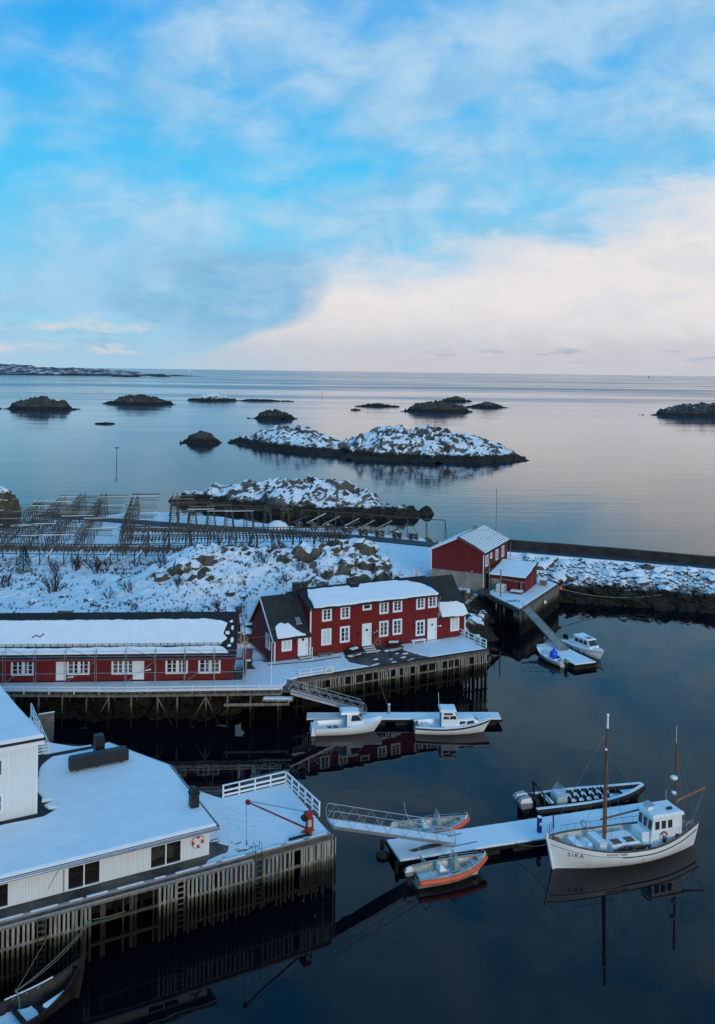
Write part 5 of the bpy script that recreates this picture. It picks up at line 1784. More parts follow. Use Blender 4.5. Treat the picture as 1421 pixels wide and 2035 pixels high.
for i in range(4):
    G().box(-.5, .5, -.8 + i * .42, -.8 + i * .42 + .3, .28, .33).build('board', 'grey_wood', tb)
for y in (-.7, .0, .7):
    G().box(-.45, .45, y - .06, y + .06, 0, .279).build('bearer', 'grey_wood', tb)
G().box(-.46, .46, -.74, .74, .335, .44).build('snow', 'snow', tb)
bx_ = thing('quay_box', 'grey box with snow on its lid by the shed door', 'box', bp_(5.6, -6.7, 3.28), BOAT_A)
G().box(-.5, .5, -.4, .4, 0, .7).build('body', 'grey_wood', bx_)
G().box(-.54, .54, -.44, .44, .70, .76).build('lid', 'grey_wood', bx_)
G().box(-.5, .5, -.4, .4, .76, .9).build('snow', 'snow', bx_)
of = tag(G().ball((0, 0, 0), .28, 12, 8).build('mooring_float', 'orange_float', smooth=True), 'orange mooring float at the far corner of the boathouse quay', 'float')
of.location = (28.15, 123.9, 2.7)
wf = thing('hanging_fender', 'white fender with green band hung on the boathouse quay wall', 'fender', (24.75, 117.7, 2.3))
G().ball((0, 0, 0), .24, 10, 7, sx=1.3).build('body', 'trim_white', wf, smooth=True)
G().torus((0.2, 0, 0), (1, 0, 0), .17, .05, 12, 6).build('band', 'rope_green', wf)
g = G()
for t0, t1 in zip(np.linspace(0, 1, 13)[:-1], np.linspace(0, 1, 13)[1:]):
    f = lambda t: (28.3 + 21.5 * t, 123.9 + 3.0 * t, 2.6 + 0.6 * t - 6.8 * t * (1 - t))
    g.tube([f(t0), f(t1)], .04, 5)
tag(g.build('mooring_rope', 'rope'), 'slack rope from the orange float across to the breakwater boulders', 'rope')
pm = thing('rope_tangle', 'dark coil of rope lying on the snowy boathouse quay', 'rope', (19.95, 114.0, 3.31))
for i in range(3):
    G().torus((i * .5 - .5, .1 * i, .0), (0, 0, 1), .28 + .05 * i, .035, 14, 5).build('coil', 'navy', pm)

# ---------------------------------------------------------------- fish drying racks
def rpole(parent, p, q, r=.045, mat='rack_wood', name='pole', n=5):
    return G().tube([p, q], [r, r * .8], n, caps=True).build(name, mat, parent)


def hung_fish(parent, spots, seed):
    r = random.Random(seed)
    g_ = G()
    for x, y, z in spots:
        for s in (-1, 1):
            w, l = r.uniform(.08, .14), r.uniform(.45, .75)
            yy = y + s * r.uniform(.03, .07)
            a = r.uniform(0, 3.14)
            c, sn = math.cos(a) * w, math.sin(a) * w
            zt = z - .03
            g_.raw([(x, yy, zt), (x + c, yy + sn, zt - l * .4), (x - sn * .5, yy + c * .5, zt - l * .45), (x - c, yy - sn, zt - l * .4), (x + sn * .5, yy - c * .5, zt - l * .45), (x, yy, zt - l)],
                   [(0, 1, 2), (0, 2, 3), (0, 3, 4), (0, 4, 1), (5, 2, 1), (5, 3, 2), (5, 4, 3), (5, 1, 4)])
    return g_.build('hanging_fish', 'fish', parent, kind='stuff')


def flake(label, x0, x1, y0, depth, z, tilt, seed, snow_props=0, group='long flat fish racks'):
    """long flat rack: posts, braces, longitudinal beams and cross poles hung with fish"""
    r = random.Random(seed)
    o = thing('fish_rack', label, 'fish rack', (x0, y0, 0), tilt, group)
    Lr = x1 - x0
    c, s = math.cos(math.radians(tilt)), math.sin(math.radians(tilt))
    gzl = lambda a, b: gz(x0 + a * c - b * s, y0 + a * s + b * c)
    for b in (0, depth * .5, depth):
        rpole(o, (-.5, b, z - .12), (Lr + .5, b, z - .12), .07, 'rack_wood', 'beam')
    rpole(o, (-.3, -.05, z - .75), (Lr + .3, -.05, z - .75), .06, 'rack_wood', 'beam')
    n = int(Lr / 3.1)
    for i in range(n + 1):
        a = Lr * i / n
        for b in (0, depth):
            rpole(o, (a + r.uniform(-.15, .15), b, gzl(a, b) - .3), (a, b, z - .1), .095, 'rack_wood', 'post')
        if i < n:
            a2 = Lr * (i + 1) / n
            if i % 2 == 0:
                rpole(o, (a, -.08, gzl(a, 0) + .2), (a2, -.08, z - .8), .045, 'rack_wood', 'brace')
            else:
                rpole(o, (a, -.08, z - .8), (a2, -.08, gzl(a2, 0) + .2), .045, 'rack_wood', 'brace')
        rpole(o, (a, 0, gzl(a, 0) + .3), (a, depth, z - .5), .045, 'rack_wood', 'brace')
    spots = []
    a = .2
    while a < Lr:
        lean = r.uniform(-.12, .12)
        rpole(o, (a, -.5 - r.uniform(0, .35), z + r.uniform(-.02, .04)), (a + lean, depth + .45, z + r.uniform(-.02, .06)), .035, 'rack_wood' if r.random() < .7 else 'pale_pole', 'cross_pole', 4)
        for b in np.arange(.1, depth, .34):
            if r.random() < .9:
                spots.append((a + r.uniform(-.03, .03), b + r.uniform(-.06, .06), z - .03))
        a += r.uniform(.42, .56)
    hung_fish(o, spots, seed)
    for i in range(snow_props):
        a = Lr * (.08 + .84 * i / max(1, snow_props - 1))
        p = G().beam((a - .45, -.75, z - .95), (a + .25, -.3, z - .05), .26, .07).build('leaning_plank', 'snow', o)
    return o


flake('nearest long fish rack on braced posts, with snowy planks leaning on its front beam', -52, -14, 122.0, 3.6, 7.55, 1.0, 11, 9)
flake('middle long fish rack hung with fish, reaching right to the road bend', -33, -1.2, 128.6, 3.4, 7.75, 9.0, 12)
flake('furthest long fish rack, behind the middle one', -35, -3, 135.6, 3.8, 7.8, 1.5, 13)


def a_row(label, x0, y0, length, z, step, span, seed, fish=False, poles=True):
    """row of trestles carrying long horizontal poles toward the next row"""
    r = random.Random(seed)
    o = thing('trestle_rack', label, 'fish rack', (x0, y0, 0), 11, 'trestle fish racks')
    c, s = math.cos(math.radians(11)), math.sin(math.radians(11))
    n = int(length / step)
    spots = []
    for i in range(n + 1):
        b = i * step
        zg = gz(x0 - b * s, y0 + b * c)
        for sx_ in (-1, 1):
            rpole(o, (sx_ * (.75 + r.uniform(0, .25)), b + r.uniform(-.2, .2), zg - .2), (sx_ * .42, b, z + .05), .07, 'rack_wood', 'leg', 5)
        rpole(o, (-.62, b, zg + (z - zg) * .38), (.62, b, zg + (z - zg) * .38), .04, 'rack_wood', 'tie', 4)
    for sx_ in (-.42, .42):
        rpole(o, (sx_, -.6, z), (sx_, length + .6, z), .06, 'rack_wood', 'top_beam')
    for i in range(0, n, 3):
        b = i * step
        rpole(o, (-.6, b, z - 2.6), (.5, b + step * 1.5, z - .1), .045, 'rack_wood', 'brace', 4)
    rpole(o, (-.5, -.5, z - 1.3), (-.5, length + .5, z - 1.3), .045, 'rack_wood', 'side_pole')
    rpole(o, (.5, -.5, z - 1.3), (.5, length + .5, z - 1.3), .045, 'rack_wood', 'side_pole')
    if poles:
        b = .2
        while b < length:
            zz = z + .07 - r.choice((0, 0, 0, .45, .9))
            rpole(o, (-.5 - r.uniform(0, .6), b, zz), (span + r.uniform(.2, .9), b + r.uniform(-.4, .4), zz + r.uniform(-.06, .06)), .05, r.choice(('rack_wood',) * 7 + ('pale_pole', 'pale_pole', 'snow')), 'long_pole', 5)
            b += r.uniform(.9, 1.9)
    if fish:
        for i in range(int(length / .35)):
            for sx_ in (-.5, 0, .5):
                if r.random() < .75:
                    spots.append((sx_ + r.uniform(-.1, .1), i * .35, z - (.05 if sx_ == 0 else 1.33)))
        hung_fish(o, spots, seed + 5)
    return o


rows = [(-62, 131.0, 21, 6.9, 3.5, True), (-58.5, 130.5, 27, 7.0, 3.5, True), (-55, 131, 33, 7.1, 3.5, True), (-51.5, 131.5, 39, 7.2, 3.5, True), (-48, 132, 44, 7.3, 3.5, True), (-44.5, 132, 46, 7.4, 4.0, False), (-40.5, 132.5, 45, 7.5, 4.0, True), (-36.2, 142, 37, 7.5, 4.0, False), (-30.8, 153.5, 26, 7.5, 3.0, False),
        (-27.9, 155.5, 16, 7.5, 3.0, False), (-24.8, 156, 9, 7.5, 3.2, False), (-21.6, 156, 7, 7.5, 3.4, False), (-18.2, 156.5, 6, 7.5, 2.8, False), (-15.4, 160, 3.2, 7.6, 3.2, True), (-12.2, 160.2, 3.2, 7.6, .6, True)]
ordw = ['leftmost', 'second', 'third', 'fourth', 'fifth', 'sixth', 'seventh', 'eighth', 'ninth', 'tenth', 'eleventh', 'twelfth', 'thirteenth', 'fourteenth', 'rightmost']
for i, (x, y, l_, z, sp_, fs) in enumerate(rows):
    lab = {0: 'leftmost and shortest row of trestle fish racks by the shore', 14: 'rightmost row of trestle racks, hung with fish near the road'}.get(i, '%s row from the left of the trestle fish racks' % ordw[i])
    a_row(lab, x, y, l_, z, 2.5, sp_, 70 + i, fish=i > 12)

# long bare rail on posts by the road bend
rl = thing('bare_rack', 'bare rack with one long beam on braced posts beside the road bend', 'fish rack', (-9.95, 165.5, 0), 0)
bm_ = [(0, 0, 6.5), (8.8, -2.7, 6.5), (12.9, -4.4, 6.5), (20.9, -7.8, 6.5), (25.4, -9.3, 6.5)]
for a, b in zip(bm_[:-1], bm_[1:]):
    rpole(rl, a, b, .09, 'rack_wood', 'beam')
for f in np.linspace(0, 1, 9):
    xx = 25.4 * f
    yy = np.interp(xx, [p[0] for p in bm_], [p[1] for p in bm_])
    zg = max(gz(-9.95 + xx, 165.5 + yy), .2)
    rpole(rl, (xx, yy, zg - .3), (xx, yy, 6.45), .075, 'rack_wood', 'post')
    if f < .8:
        rpole(rl, (xx, yy + .05, 6.3), (xx + 1.9, yy - .6, zg + .8), .05, 'rack_wood', 'brace')
    if f > .8:
        rpole(rl, (xx, yy, 6.45), (xx + .5, yy - .4, zg - .3), .06, 'rack_wood', 'post')
cribs = [(-10.2, 162.3), (-7.5, 161.8), (-4.6, 160.4), (-1.4, 158.6), (1.4, 156.6), (4.2, 155.4), (7.1, 154.0), (9.8, 153.3)]
for i, (x, y) in enumerate(cribs):
    zg = gz(x, y)
    lab = ['leftmost', 'second from left', 'third from left', 'fourth from left', 'fifth from left', 'sixth from left', 'second from right', 'rightmost'][i]
    o = thing('log_crib', '%s of the log cribs with a leaning snowy log along the road' % lab, 'log crib', (x, y, zg), 20, 'log cribs along the road')
    for j in range(4):
        z = .12 + j * .26
        if j % 2:
            for yy in (-.45, .45):
                rpole(o, (-.7, yy, z), (.7, yy, z), .13, 'rack_wood', 'log', 6)
        else:
            for xx in (-.5, .5):
                rpole(o, (xx, -.65, z), (xx, .65, z), .13, 'rack_wood', 'log', 6)
    for j in range(3):
        place_rock(HILLB[j], o, rnd.uniform(-.25, .25), rnd.uniform(-.25, .25), .35 + .3 * j, .32, 'stone')
    if i < 7:
        rpole(o, (-1.2, .2, 1.0), (2.3 + rnd.uniform(-.6, .5), .8 + rnd.uniform(-.4, .6), 2.2 + rnd.uniform(-.3, .3)), .13, 'pale_pole' if i % 3 else 'rack_wood', 'leaning_log', 6)
        if i % 2:
            G().beam((-.4, .3, 1.38), (2.5, .8, 2.44), .12, .04).build('log_snow', 'snow', o)
# white tarpaulin heap of snow under the rightmost racks
sh = struct(G().ball((0, 0, 0), 1.0, 14, 8, sx=2.0, sy=1.6, sz=1.5).build('snow_bank', 'snow', smooth=True))
sh.location = (-13.8, 160.5, 3.9)

# ---------------------------------------------------------------- floats and gangways
def local_thing_pts(o):
    return o


def float_dock(label, origin, ang, length, width, snow_poly=None, z=.55, group=None, seed=1):
    o = thing('floating_dock', label, 'dock', (*origin, 0), ang, group)
    G().box(0, length, 0, width, z - .14, z).build('deck', 'wet_planks', o)
    for y in (0, width):
        G().box(-.04, length + .04, y - .06, y + .06, z - .20, z - .02).build('side_beam', 'pile', o)
    for x in (-.05, length - .05):
        G().box(x, x + .1, .061, width - .061, z - .21, z - .03).build('end_beam', 'pile', o)
    n = max(2, int(length / 2.4))
    for i in range(n):
        x = (i + .5) * length / n
        G().box(x - .8, x + .8, .12, width - .12, -.35, z - .141).build('float_block', 'rubber', o)
    sp_ = snow_poly or [(.04, .04), (length - .04, .04), (length - .04, width - .04), (.04, width - .04)]
    snow_sheet('deck_snow', jag(sp_, .45, .018, seed), z, .10, o, mat='snow', edge=.06)
    return o


def gangway(label, top, bot, width, rail_h, bays, snow=True, sides=(-1, 1), mat='aluminium', deck='galvanised', group=None):
    top, bot = Vector(top), Vector(bot)
    o = thing('gangway', label, 'gangway', tuple(bot), 0, group)
    T = top - bot
    t = T.normalized()
    s = Vector((t.y, -t.x, 0)).normalized() * (width / 2)
    u = Vector((0, 0, 1))
    G().beam((0, 0, 0), T, width - .1, .06).build('walkway', deck, o)
    for sd in (-1, 1):
        G().beam(s * sd + u * .02, T + s * sd + u * .02, .05, .18).build('side_beam', mat, o)
    if snow:
        G().beam(t * .1 + u * .07, T - t * .1 + u * .07, width - .14, .08).build('snow', 'snow', o)
    for sd in sides:
        G().tube([s * sd + u * rail_h * .97 + t * .25, T + s * sd + u * rail_h - t * .1], .024, 6).build('hand_rail', mat, o)
        G().tube([s * sd + u * rail_h * .55 + t * .25, T + s * sd + u * rail_h * .55 - t * .1], .018, 5).build('mid_rail', mat, o)
        G().tube([s * sd + u * .1, s * sd + u * rail_h * .6 + t * .02, s * sd + u * rail_h * .97 + t * .25], .024, 6).build('end_hoop', mat, o)
        G().tube([T + s * sd + u * .1, T + s * sd + u * rail_h * .7 + t * .05, T + s * sd + u * rail_h - t * .1], .024, 6).build('end_hoop', mat, o)
        for i in range(bays):
            f0, f1, f2 = i / bays, (i + .5) / bays, (i + 1) / bays
            p0, p1, p2 = T * f0 + s * sd + u * .1, T * f1 + s * sd + u * rail_h, T * f2 + s * sd + u * .1
            G().tube([p0, p1], .018, 5).build('brace', mat, o)
            G().tube([p1, p2], .014, 5).build('brace', mat, o)
    return o


NF_O, NF_A = (3.12, 58.11), 17.0
nf = float_dock('long snowy floating dock the fishing boat is moored to', NF_O, NF_A, 20.4, 2.75, [(.05, .05), (20.3, .05), (20.3, 2.7), (.05, 2.7)], seed=3)
G().prism([(.95, .98), (1.25, .72), (3.2, .92), (3.5, 1.15), (2.6, 1.35)], .60, .664).build('bare_planks', 'wet_planks', nf)
G().prism([(3.9, 1.9), (5.2, 2.0), (5.2, 2.1), (3.9, 2.0)], .60, .658).build('bare_planks', 'wet_planks', nf)
G().prism([(3.9, .6), (5.8, .75), (5.8, .85), (3.9, .7)], .60, .658).build('bare_planks', 'wet_planks', nf)
for i in range(16):
    x = 4.2 + i * .9
    G().box(x, x + .45, 2.66, 2.80, .48, .665).build('edge_gap', 'tarred_wood', nf)
np_ = frame_pt(NF_O, NF_A)
for y in (-.1, 2.85):
    G().tube([(-.25, y, -.6), (-.2, y, .6)], .14, 7).build('mooring_pile', 'weed', nf)
G().ball((-.5, 1.9, .1), .45, 9, 6, sz=.6).build('weed_clump', 'weed', nf)
gangway('aluminium truss gangway from the cafe terrace down to the long floating dock', (-1.35, 57.0, 3.5), (6.7, 60.5, .72), 1.15, 1.05, 7)
o = thing('mooring_post', 'blue-purple post standing on the long floating dock', 'post', np_(10.45, .85, .6), NF_A)
G().tube([(0, 0, 0), (0, 0, 1.05)], .17, 10).build('shaft', 'purple_post', o, smooth=40)
G().tube([(0, 0, 1.05), (0, 0, 1.10)], .15, 10).build('snow_cap', 'snow', o)
G().box(-.08, .08, -.185, -.165, .55, .75).build('badge', 'trim_white', o)
o = thing('mooring_post', 'thin dark post right of the blue-purple one on the dock', 'post', np_(11.6, 1.0, .6), NF_A)
G().tube([(0, 0, 0), (0, 0, .9)], .05, 8).build('shaft', 'fender_blue', o)
G().tube([(0, 0, .9), (0, 0, .94)], .06, 8).build('cap', 'fender_blue', o)
for lab, x, y in (('bent rail hoop at the foot of the near gangway', 4.1, 1.75), ('pair of thin mooring hoops by the fishing boat stem', 10.75, .3)):
    o = thing('dock_hoop', lab, 'hoop', np_(x, y, .6), NF_A + 30)
    for j in range(2):
        G().tube([(.25 * j, 0, 0), (.25 * j + .1, .05, .62), (.25 * j + .45, .1, .62), (.25 * j + .42, .05, 0)], .018, 5).build('hoop', 'galvanised', o)

mf = float_dock('narrow snowy floating dock below the red house quay', (-4.2, 81.5), 2.3, 17.75, 1.65, seed=5)
gangway('grey truss gangway from the longhouse walkway to the narrow dock', (-5.7, 81.0, 3.25), (1.1, 83.2, .7), 1.05, .95, 7, snow=False)
o = thing('mooring_post', 'white-topped post on the narrow dock between the two cabin boats', 'post', (3.3, 83.0, .5), 2.3)
G().tube([(0, 0, 0), (0, 0, 1.0)], .12, 9).build('shaft', 'galvanised', o)
G().tube([(0, 0, 1.0), (0, 0, 1.06)], .13, 9).build('cap', 'snow', o)
rf = float_dock('small snowy floating dock at the foot of the boathouse gangway', (23.92, 97.84), 22, 2.8, 7.6, seed=7)
gangway('bare grey ramp with one truss rail from the boathouse quay to its dock', (21.0, 110.6, 3.25), (23.85, 102.6, .75), 1.15, 1.0, 6, snow=False, sides=(-1,), deck='concrete')

# ---------------------------------------------------------------- boats
class Hull:
    def __init__(self, L, beam, sheer, keel, transom=.8, tm=.35, pw=2.0, rake=.4, a=2.4, abow=1.25, stern_rake=0.0, n=18, m=9):
        self.__dict__.update(locals())

    def f(self, t):
        if t < self.tm:
            return self.transom + (1 - self.transom) * math.sin(math.pi / 2 * t / self.tm)
        u = (t - self.tm) / (1 - self.tm)
        return max(0.0, 1 - u ** self.pw)

    def expo(self, t):
        u = max(0, (t - .5) / .5)
        return self.a + (self.abow - self.a) * u

    def pt(self, t, s, side, off=0.0):
        """s: 0 at the sheer, 1 at the keel"""
        zs, zk = self.sheer(t), self.keel(t)
        z = zs + (zk - zs) * s
        hb = max(0.0, self.beam / 2 * self.f(t) - off)
        y = hb * (1 - s ** self.expo(t))
        wb = max(0.0, (t - .72) / .28) ** 1.6
        ws = max(0.0, (.2 - t) / .2) ** 1.5
        x = -self.L / 2 + self.L * t - self.rake * s * wb + self.stern_rake * s * ws
        return Vector((x, side * y, z))

    def at(self, x, z, side, lift=.006):
        """point on the outside of the hull at given x and height"""
        t = (x + self.L / 2) / self.L
        for _ in range(12):
            zs, zk = self.sheer(t), self.keel(t)
            s = min(1, max(0, (z - zs) / (zk - zs)))
            t += (x - self.pt(t, s, 1).x) / self.L
            t = min(1, max(0, t))
        p = self.pt(t, s, side)
        return p + Vector((0, side * lift, 0))

    def shell(self, parent, mat, name='hull', off=0.0):
        secs = []
        for i in range(self.n + 1):
            t = i / self.n
            row = [self.pt(t, j / self.m, 1, off) for j in range(self.m + 1)] + [self.pt(t, j / self.m, -1, off) for j in range(self.m - 1, -1, -1)]
            secs.append(row)
        g_ = G().loft(secs)
        if self.f(0) > .02:
            g_.raw(secs[0], [tuple(range(len(secs[0])))])
        return g_.build(name, mat, parent, smooth=50)

    def band(self, parent, mat, name, s0, s1, t0=0.0, t1=1.0, lift=.012, n=24):
        for side in (1, -1):
            rows = []
            for i in range(n + 1):
                t = t0 + (t1 - t0) * i / n
                rows.append([self.pt(t, s0, side) + Vector((0, side * lift, 0)), self.pt(t, s1, side) + Vector((0, side * lift, 0))])
            G().loft(rows).build(name, mat, parent)

    def gunwale(self, parent, mat, w=.10, lift=.02, name='gunwale', th=.05):
        rows = []
        n = self.n * 2
        outer = [self.pt(i / n, 0, 1) for i in range(n + 1)] + [self.pt(i / n, 0, -1) for i in range(n, -1, -1)]
        inner = [self.pt(i / n, 0, 1, w) for i in range(n + 1)] + [self.pt(i / n, 0, -1, w) for i in range(n, -1, -1)]
        g_ = G()
        for i in range(len(outer) - 1):
            a, b, c, d = outer[i], outer[i + 1], inner[i + 1], inner[i]
            if (a - b).length < 1e-5:
                continue
            up = Vector((0, 0, lift))
            dn = Vector((0, 0, lift - th))
            sa, sb = Vector((0, .015 if a.y > 0 else -.015, 0)), Vector((0, .015 if b.y > 0 else -.015, 0))
            g_.raw([a + sa + up, b + sb + up, c + up, d + up, a + sa + dn, b + sb + dn, c + dn, d + dn], [(0, 1, 2, 3), (4, 7, 6, 5), (0, 4, 5, 1), (3, 2, 6, 7)])
        return g_.build(name, mat, parent)

    def inner(self, parent, mat, floor_z, floor_mat, t0=.02, t1=.93, w=.10, name='liner'):
        n = self.n
        port, star = [], []
        rows_p, rows_s = [], []
        fl = []
        for i in range(n + 1):
            t = t0 + (t1 - t0) * i / n
            a, b = self.pt(t, 0, 1, w), self.pt(t, 0, -1, w)
            zs_, zk_ = self.sheer(t), self.keel(t)
            sf_ = min(1.0, max(0.0, (floor_z - zs_) / (zk_ - zs_)))
            hb = max(.01, min(abs(a.y) * .9, (self.beam / 2 * self.f(t) - w) * (1 - sf_ ** self.expo(t)) - .02))
            fa, fb = Vector((a.x, hb, floor_z)), Vector((a.x, -hb, floor_z))
            rows_p.append([a, fa])
            rows_s.append([b, fb])
            fl.append([fa, fb])
        g_ = G().loft(rows_p).loft(rows_s)
        g_.raw([rows_p[0][0], rows_p[0][1], rows_s[0][1], rows_s[0][0]], [(0, 1, 2, 3)])
        g_.raw([rows_p[-1][0], rows_p[-1][1], rows_s[-1][1], rows_s[-1][0]], [(0, 1, 2, 3)])
        g_.build(name, mat, parent)
        G().loft(fl).build('floor', floor_mat, parent)

    def deck(self, parent, mat, t0, t1, drop=0.0, w=.02, name='deck', crown=.04):
        rows = []
        n = self.n
        for i in range(n + 1):
            t = t0 + (t1 - t0) * i / n
            a, b = self.pt(t, 0, 1, w), self.pt(t, 0, -1, w)
            m_ = (a + b) / 2
            dn = Vector((0, 0, -drop))
            rows.append([a + dn, m_ + dn + Vector((0, 0, crown)), b + dn])
        return G().loft(rows).build(name, mat, parent)


def outboard(parent, x, y, z, mat='old_grey_boat', s=1.0, snow=True, tilt=False):
    o = G().loft([[(x - .05 * s, y - .16 * s, z + .25 * s), (x - .05 * s, y + .16 * s, z + .25 * s), (x - .55 * s, y + .14 * s, z + .22 * s), (x - .55 * s, y - .14 * s, z + .22 * s)],
                  [(x - .02 * s, y - .18 * s, z + .5 * s), (x - .02 * s, y + .18 * s, z + .5 * s), (x - .62 * s, y + .16 * s, z + .5 * s), (x - .62 * s, y - .16 * s, z + .5 * s)],
                  [(x - .08 * s, y - .12 * s, z + .70 * s), (x - .08 * s, y + .12 * s, z + .70 * s), (x - .52 * s, y + .11 * s, z + .66 * s), (x - .52 * s, y - .11 * s, z + .66 * s)]], close=True).build('outboard_motor', mat, parent)
    G().prism([(x - .12 * s, y - .06 * s), (x - .12 * s, y + .06 * s), (x - .42 * s, y + .05 * s), (x - .42 * s, y - .05 * s)], -.35, z + .25 * s).build('motor_leg', 'rubber', o)
    G().box(x - .06 * s, x + .08 * s, y - .12 * s, y + .12 * s, z - .05, z + .25 * s).build('motor_bracket', 'rubber', o)
    if snow:
        G().loft([[(x - .10 * s, y - .11 * s, z + .69 * s), (x - .10 * s, y + .11 * s, z + .69 * s), (x - .5 * s, y + .10 * s, z + .66 * s), (x - .5 * s, y - .10 * s, z + .66 * s)],
                  [(x - .16 * s, y - .07 * s, z + .76 * s), (x - .16 * s, y + .07 * s, z + .76 * s), (x - .44 * s, y + .06 * s, z + .73 * s), (x - .44 * s, y - .06 * s, z + .73 * s)]], close=True).build('snow_cap', 'snow', o)
    return o


# ---- the fishing boat with two masts
FB = Hull(11.7, 3.5, lambda t: 1.18 + .95 * max(0, (t - .42) / .58) ** 2.1 + .34 * max(0, (.42 - t) / .42) ** 1.6,
          lambda t: -.55 + .25 * max(0, (t - .7) / .3) ** 2, transom=.10, tm=.46, pw=2.7, rake=.62, a=2.6, abow=1.45, stern_rake=.5, n=30, m=11)
_fo = frame_pt((13.29, 58.56), 17.8)
fb = thing('fishing_boat', 'white two-masted wooden fishing boat with brown masts and wheelhouse aft', 'boat', _fo(5.1, .12, 0), 197.8)
FB.shell(fb, 'hull_white')
FB.band(fb, 'navy', 'rubbing_strake', .17, .215, .015, .60, .014)
FB.band(fb, 'fender_blue', 'sheer_line', .165, .180, .60, .985, .012)
FB.gunwale(fb, 'mast_wood', .13, .03, 'cap_rail', .06)
FB.inner(fb, 'old_grey_boat', .78, 'snow_tracked', .03, .93, .12, 'bulwark_lining')
G().prism([(5.05, -.42), (5.68, 0), (5.05, .42), (4.65, .55), (4.65, -.55)], 1.62, 1.70).build('fore_deck', 'varnish', fb)
G().beam((5.78, 0, 2.32), (5.22, 0, -.3), .14, .2).build('stem_post', 'hull_white', fb)
# cargo hatch
G().box(-.75, 1.45, -.85, .85, .78, 1.22).build('hatch_coaming', 'hull_white', fb)
snow_sheet('hatch_snow', jag([(-.7, -.8), (1.4, -.8), (1.4, .8), (-.7, .8)], .4, .03, 3), 1.22, .06, fb, edge=.05)
for x in (-.45, .55):
    G().box(x, x + .62, .1, .68, 1.285, 1.31).build('hatch_board', 'mast_wood', fb)
# fore companionway, winch, life-raft drum
G().box(1.75, 2.25, -.75, .75, .8, 1.45).build('companionway', 'hull_white', fb)
G().box(1.72, 2.28, -.78, .78, 1.451, 1.52).build('companionway_snow', 'snow', fb)
G().tube([(3.75, -.55, 1.25), (3.75, .75, 1.25)], .30, 14).build('life_raft_drum', 'fibreglass', fb, smooth=40)
G().box(3.55, 3.95, -.5, .7, .8, 1.0).build('raft_cradle', 'grey_wood', fb)
G().box(3.5, 4.0, -.5, .7, 1.5, 1.6).build('raft_snow', 'snow', fb)
G().raw([(2.5, -.6, .9), (3.3, -.6, .9), (3.3, .3, .9), (2.5, .3, .9), (2.55, -.55, 1.35), (2.75, -.55, 1.35), (2.75, .25, 1.35), (2.55, .25, 1.35)], [(0, 1, 5, 4), (1, 2, 6, 5), (2, 3, 7, 6), (3, 0, 4, 7), (4, 5, 6, 7)]).build('skylight', 'snow', fb)
for i in range(7):
    rr_ = random.Random(i)
    G().beam((1.9 - .2 * i, 1.05 + .08 * rr_.random(), .95 + .05 * i), (-.6 - .1 * i, 1.15 + .15 * rr_.random(), .95 + .04 * i), .10, .05).build('deck_plank', 'rack_wood', fb)
# wheelhouse
WX0, WX1, WY = -4.0, -1.75, .78
wz0, wz1 = .78, 2.62
wh = G().wall([(WX0, wz0), (WX1 + .22, wz0), (WX1, wz1), (WX0, wz1)], -WY, WY).build('wheelhouse', 'hull_white', fb)
G().box(WX0 - .12, WX1 + .16, -WY - .14, WY + .14, wz1 + .001, wz1 + .08).build('wheelhouse_roof', 'hull_white', wh)
snow_sheet('roof_snow', jag([(WX0 - .08, -WY - .1), (WX1 + .1, -WY - .1), (WX1 + .1, WY + .1), (WX0 - .08, WY + .1)], .3, .02, 4), wz1 + .08, .13, wh, edge=.07)
for sd in (1, -1):
    for x in (-2.05, -2.55, -3.05):
        f = G().box(x - .21, x + .21, sd * (WY + .004) - .012, sd * (WY + .004) + .012, 1.80, 2.42).build('window', 'trim_white', wh)
        G().box(x - .165, x + .165, sd * (WY + .02) - .012, sd * (WY + .02) + .012, 1.85, 2.37).build('pane', 'pane_boat', f)
for y in (-.52, 0, .52):
    f = G().raw([(WX1 + .115, y - .22, 1.74), (WX1 + .115, y + .22, 1.74), (WX1 + .035, y + .22, 2.44), (WX1 + .035, y - .22, 2.44)], [(0, 1, 2, 3)]).build('window', 'trim_white', wh)
    G().raw([(WX1 + .125, y - .18, 1.79), (WX1 + .125, y + .18, 1.79), (WX1 + .052, y + .18, 2.39), (WX1 + .052, y - .18, 2.39)], [(0, 1, 2, 3)]).build('pane', 'pane_boat', f)
G().box(WX1 + .2, WX1 + .75, -.62, .62, .79, 1.62).build('fore_casing', 'hull_white', fb)
snow_sheet('casing_snow', [(WX1 + .2, -.6), (WX1 + .72, -.6), (WX1 + .72, .6), (WX1 + .2, .6)], 1.62, .05, fb, edge=.03)
G().box(-2.2, -1.8, -.45, .1, 2.8, 3.05).build('search_light_box', 'hull_white', fb)
G().raw([(-1.75, -.5, 3.12), (-1.75, .3, 3.12), (-2.25, .3, 3.2), (-2.25, -.5, 3.2)], [(0, 1, 2, 3)]).build('solar_panel', 'galvanised', fb)
G().tube([(-3.1, .3, 2.82), (-3.5, .3, 2.86)], .13, 8).build('roof_roll', 'navy', fb)
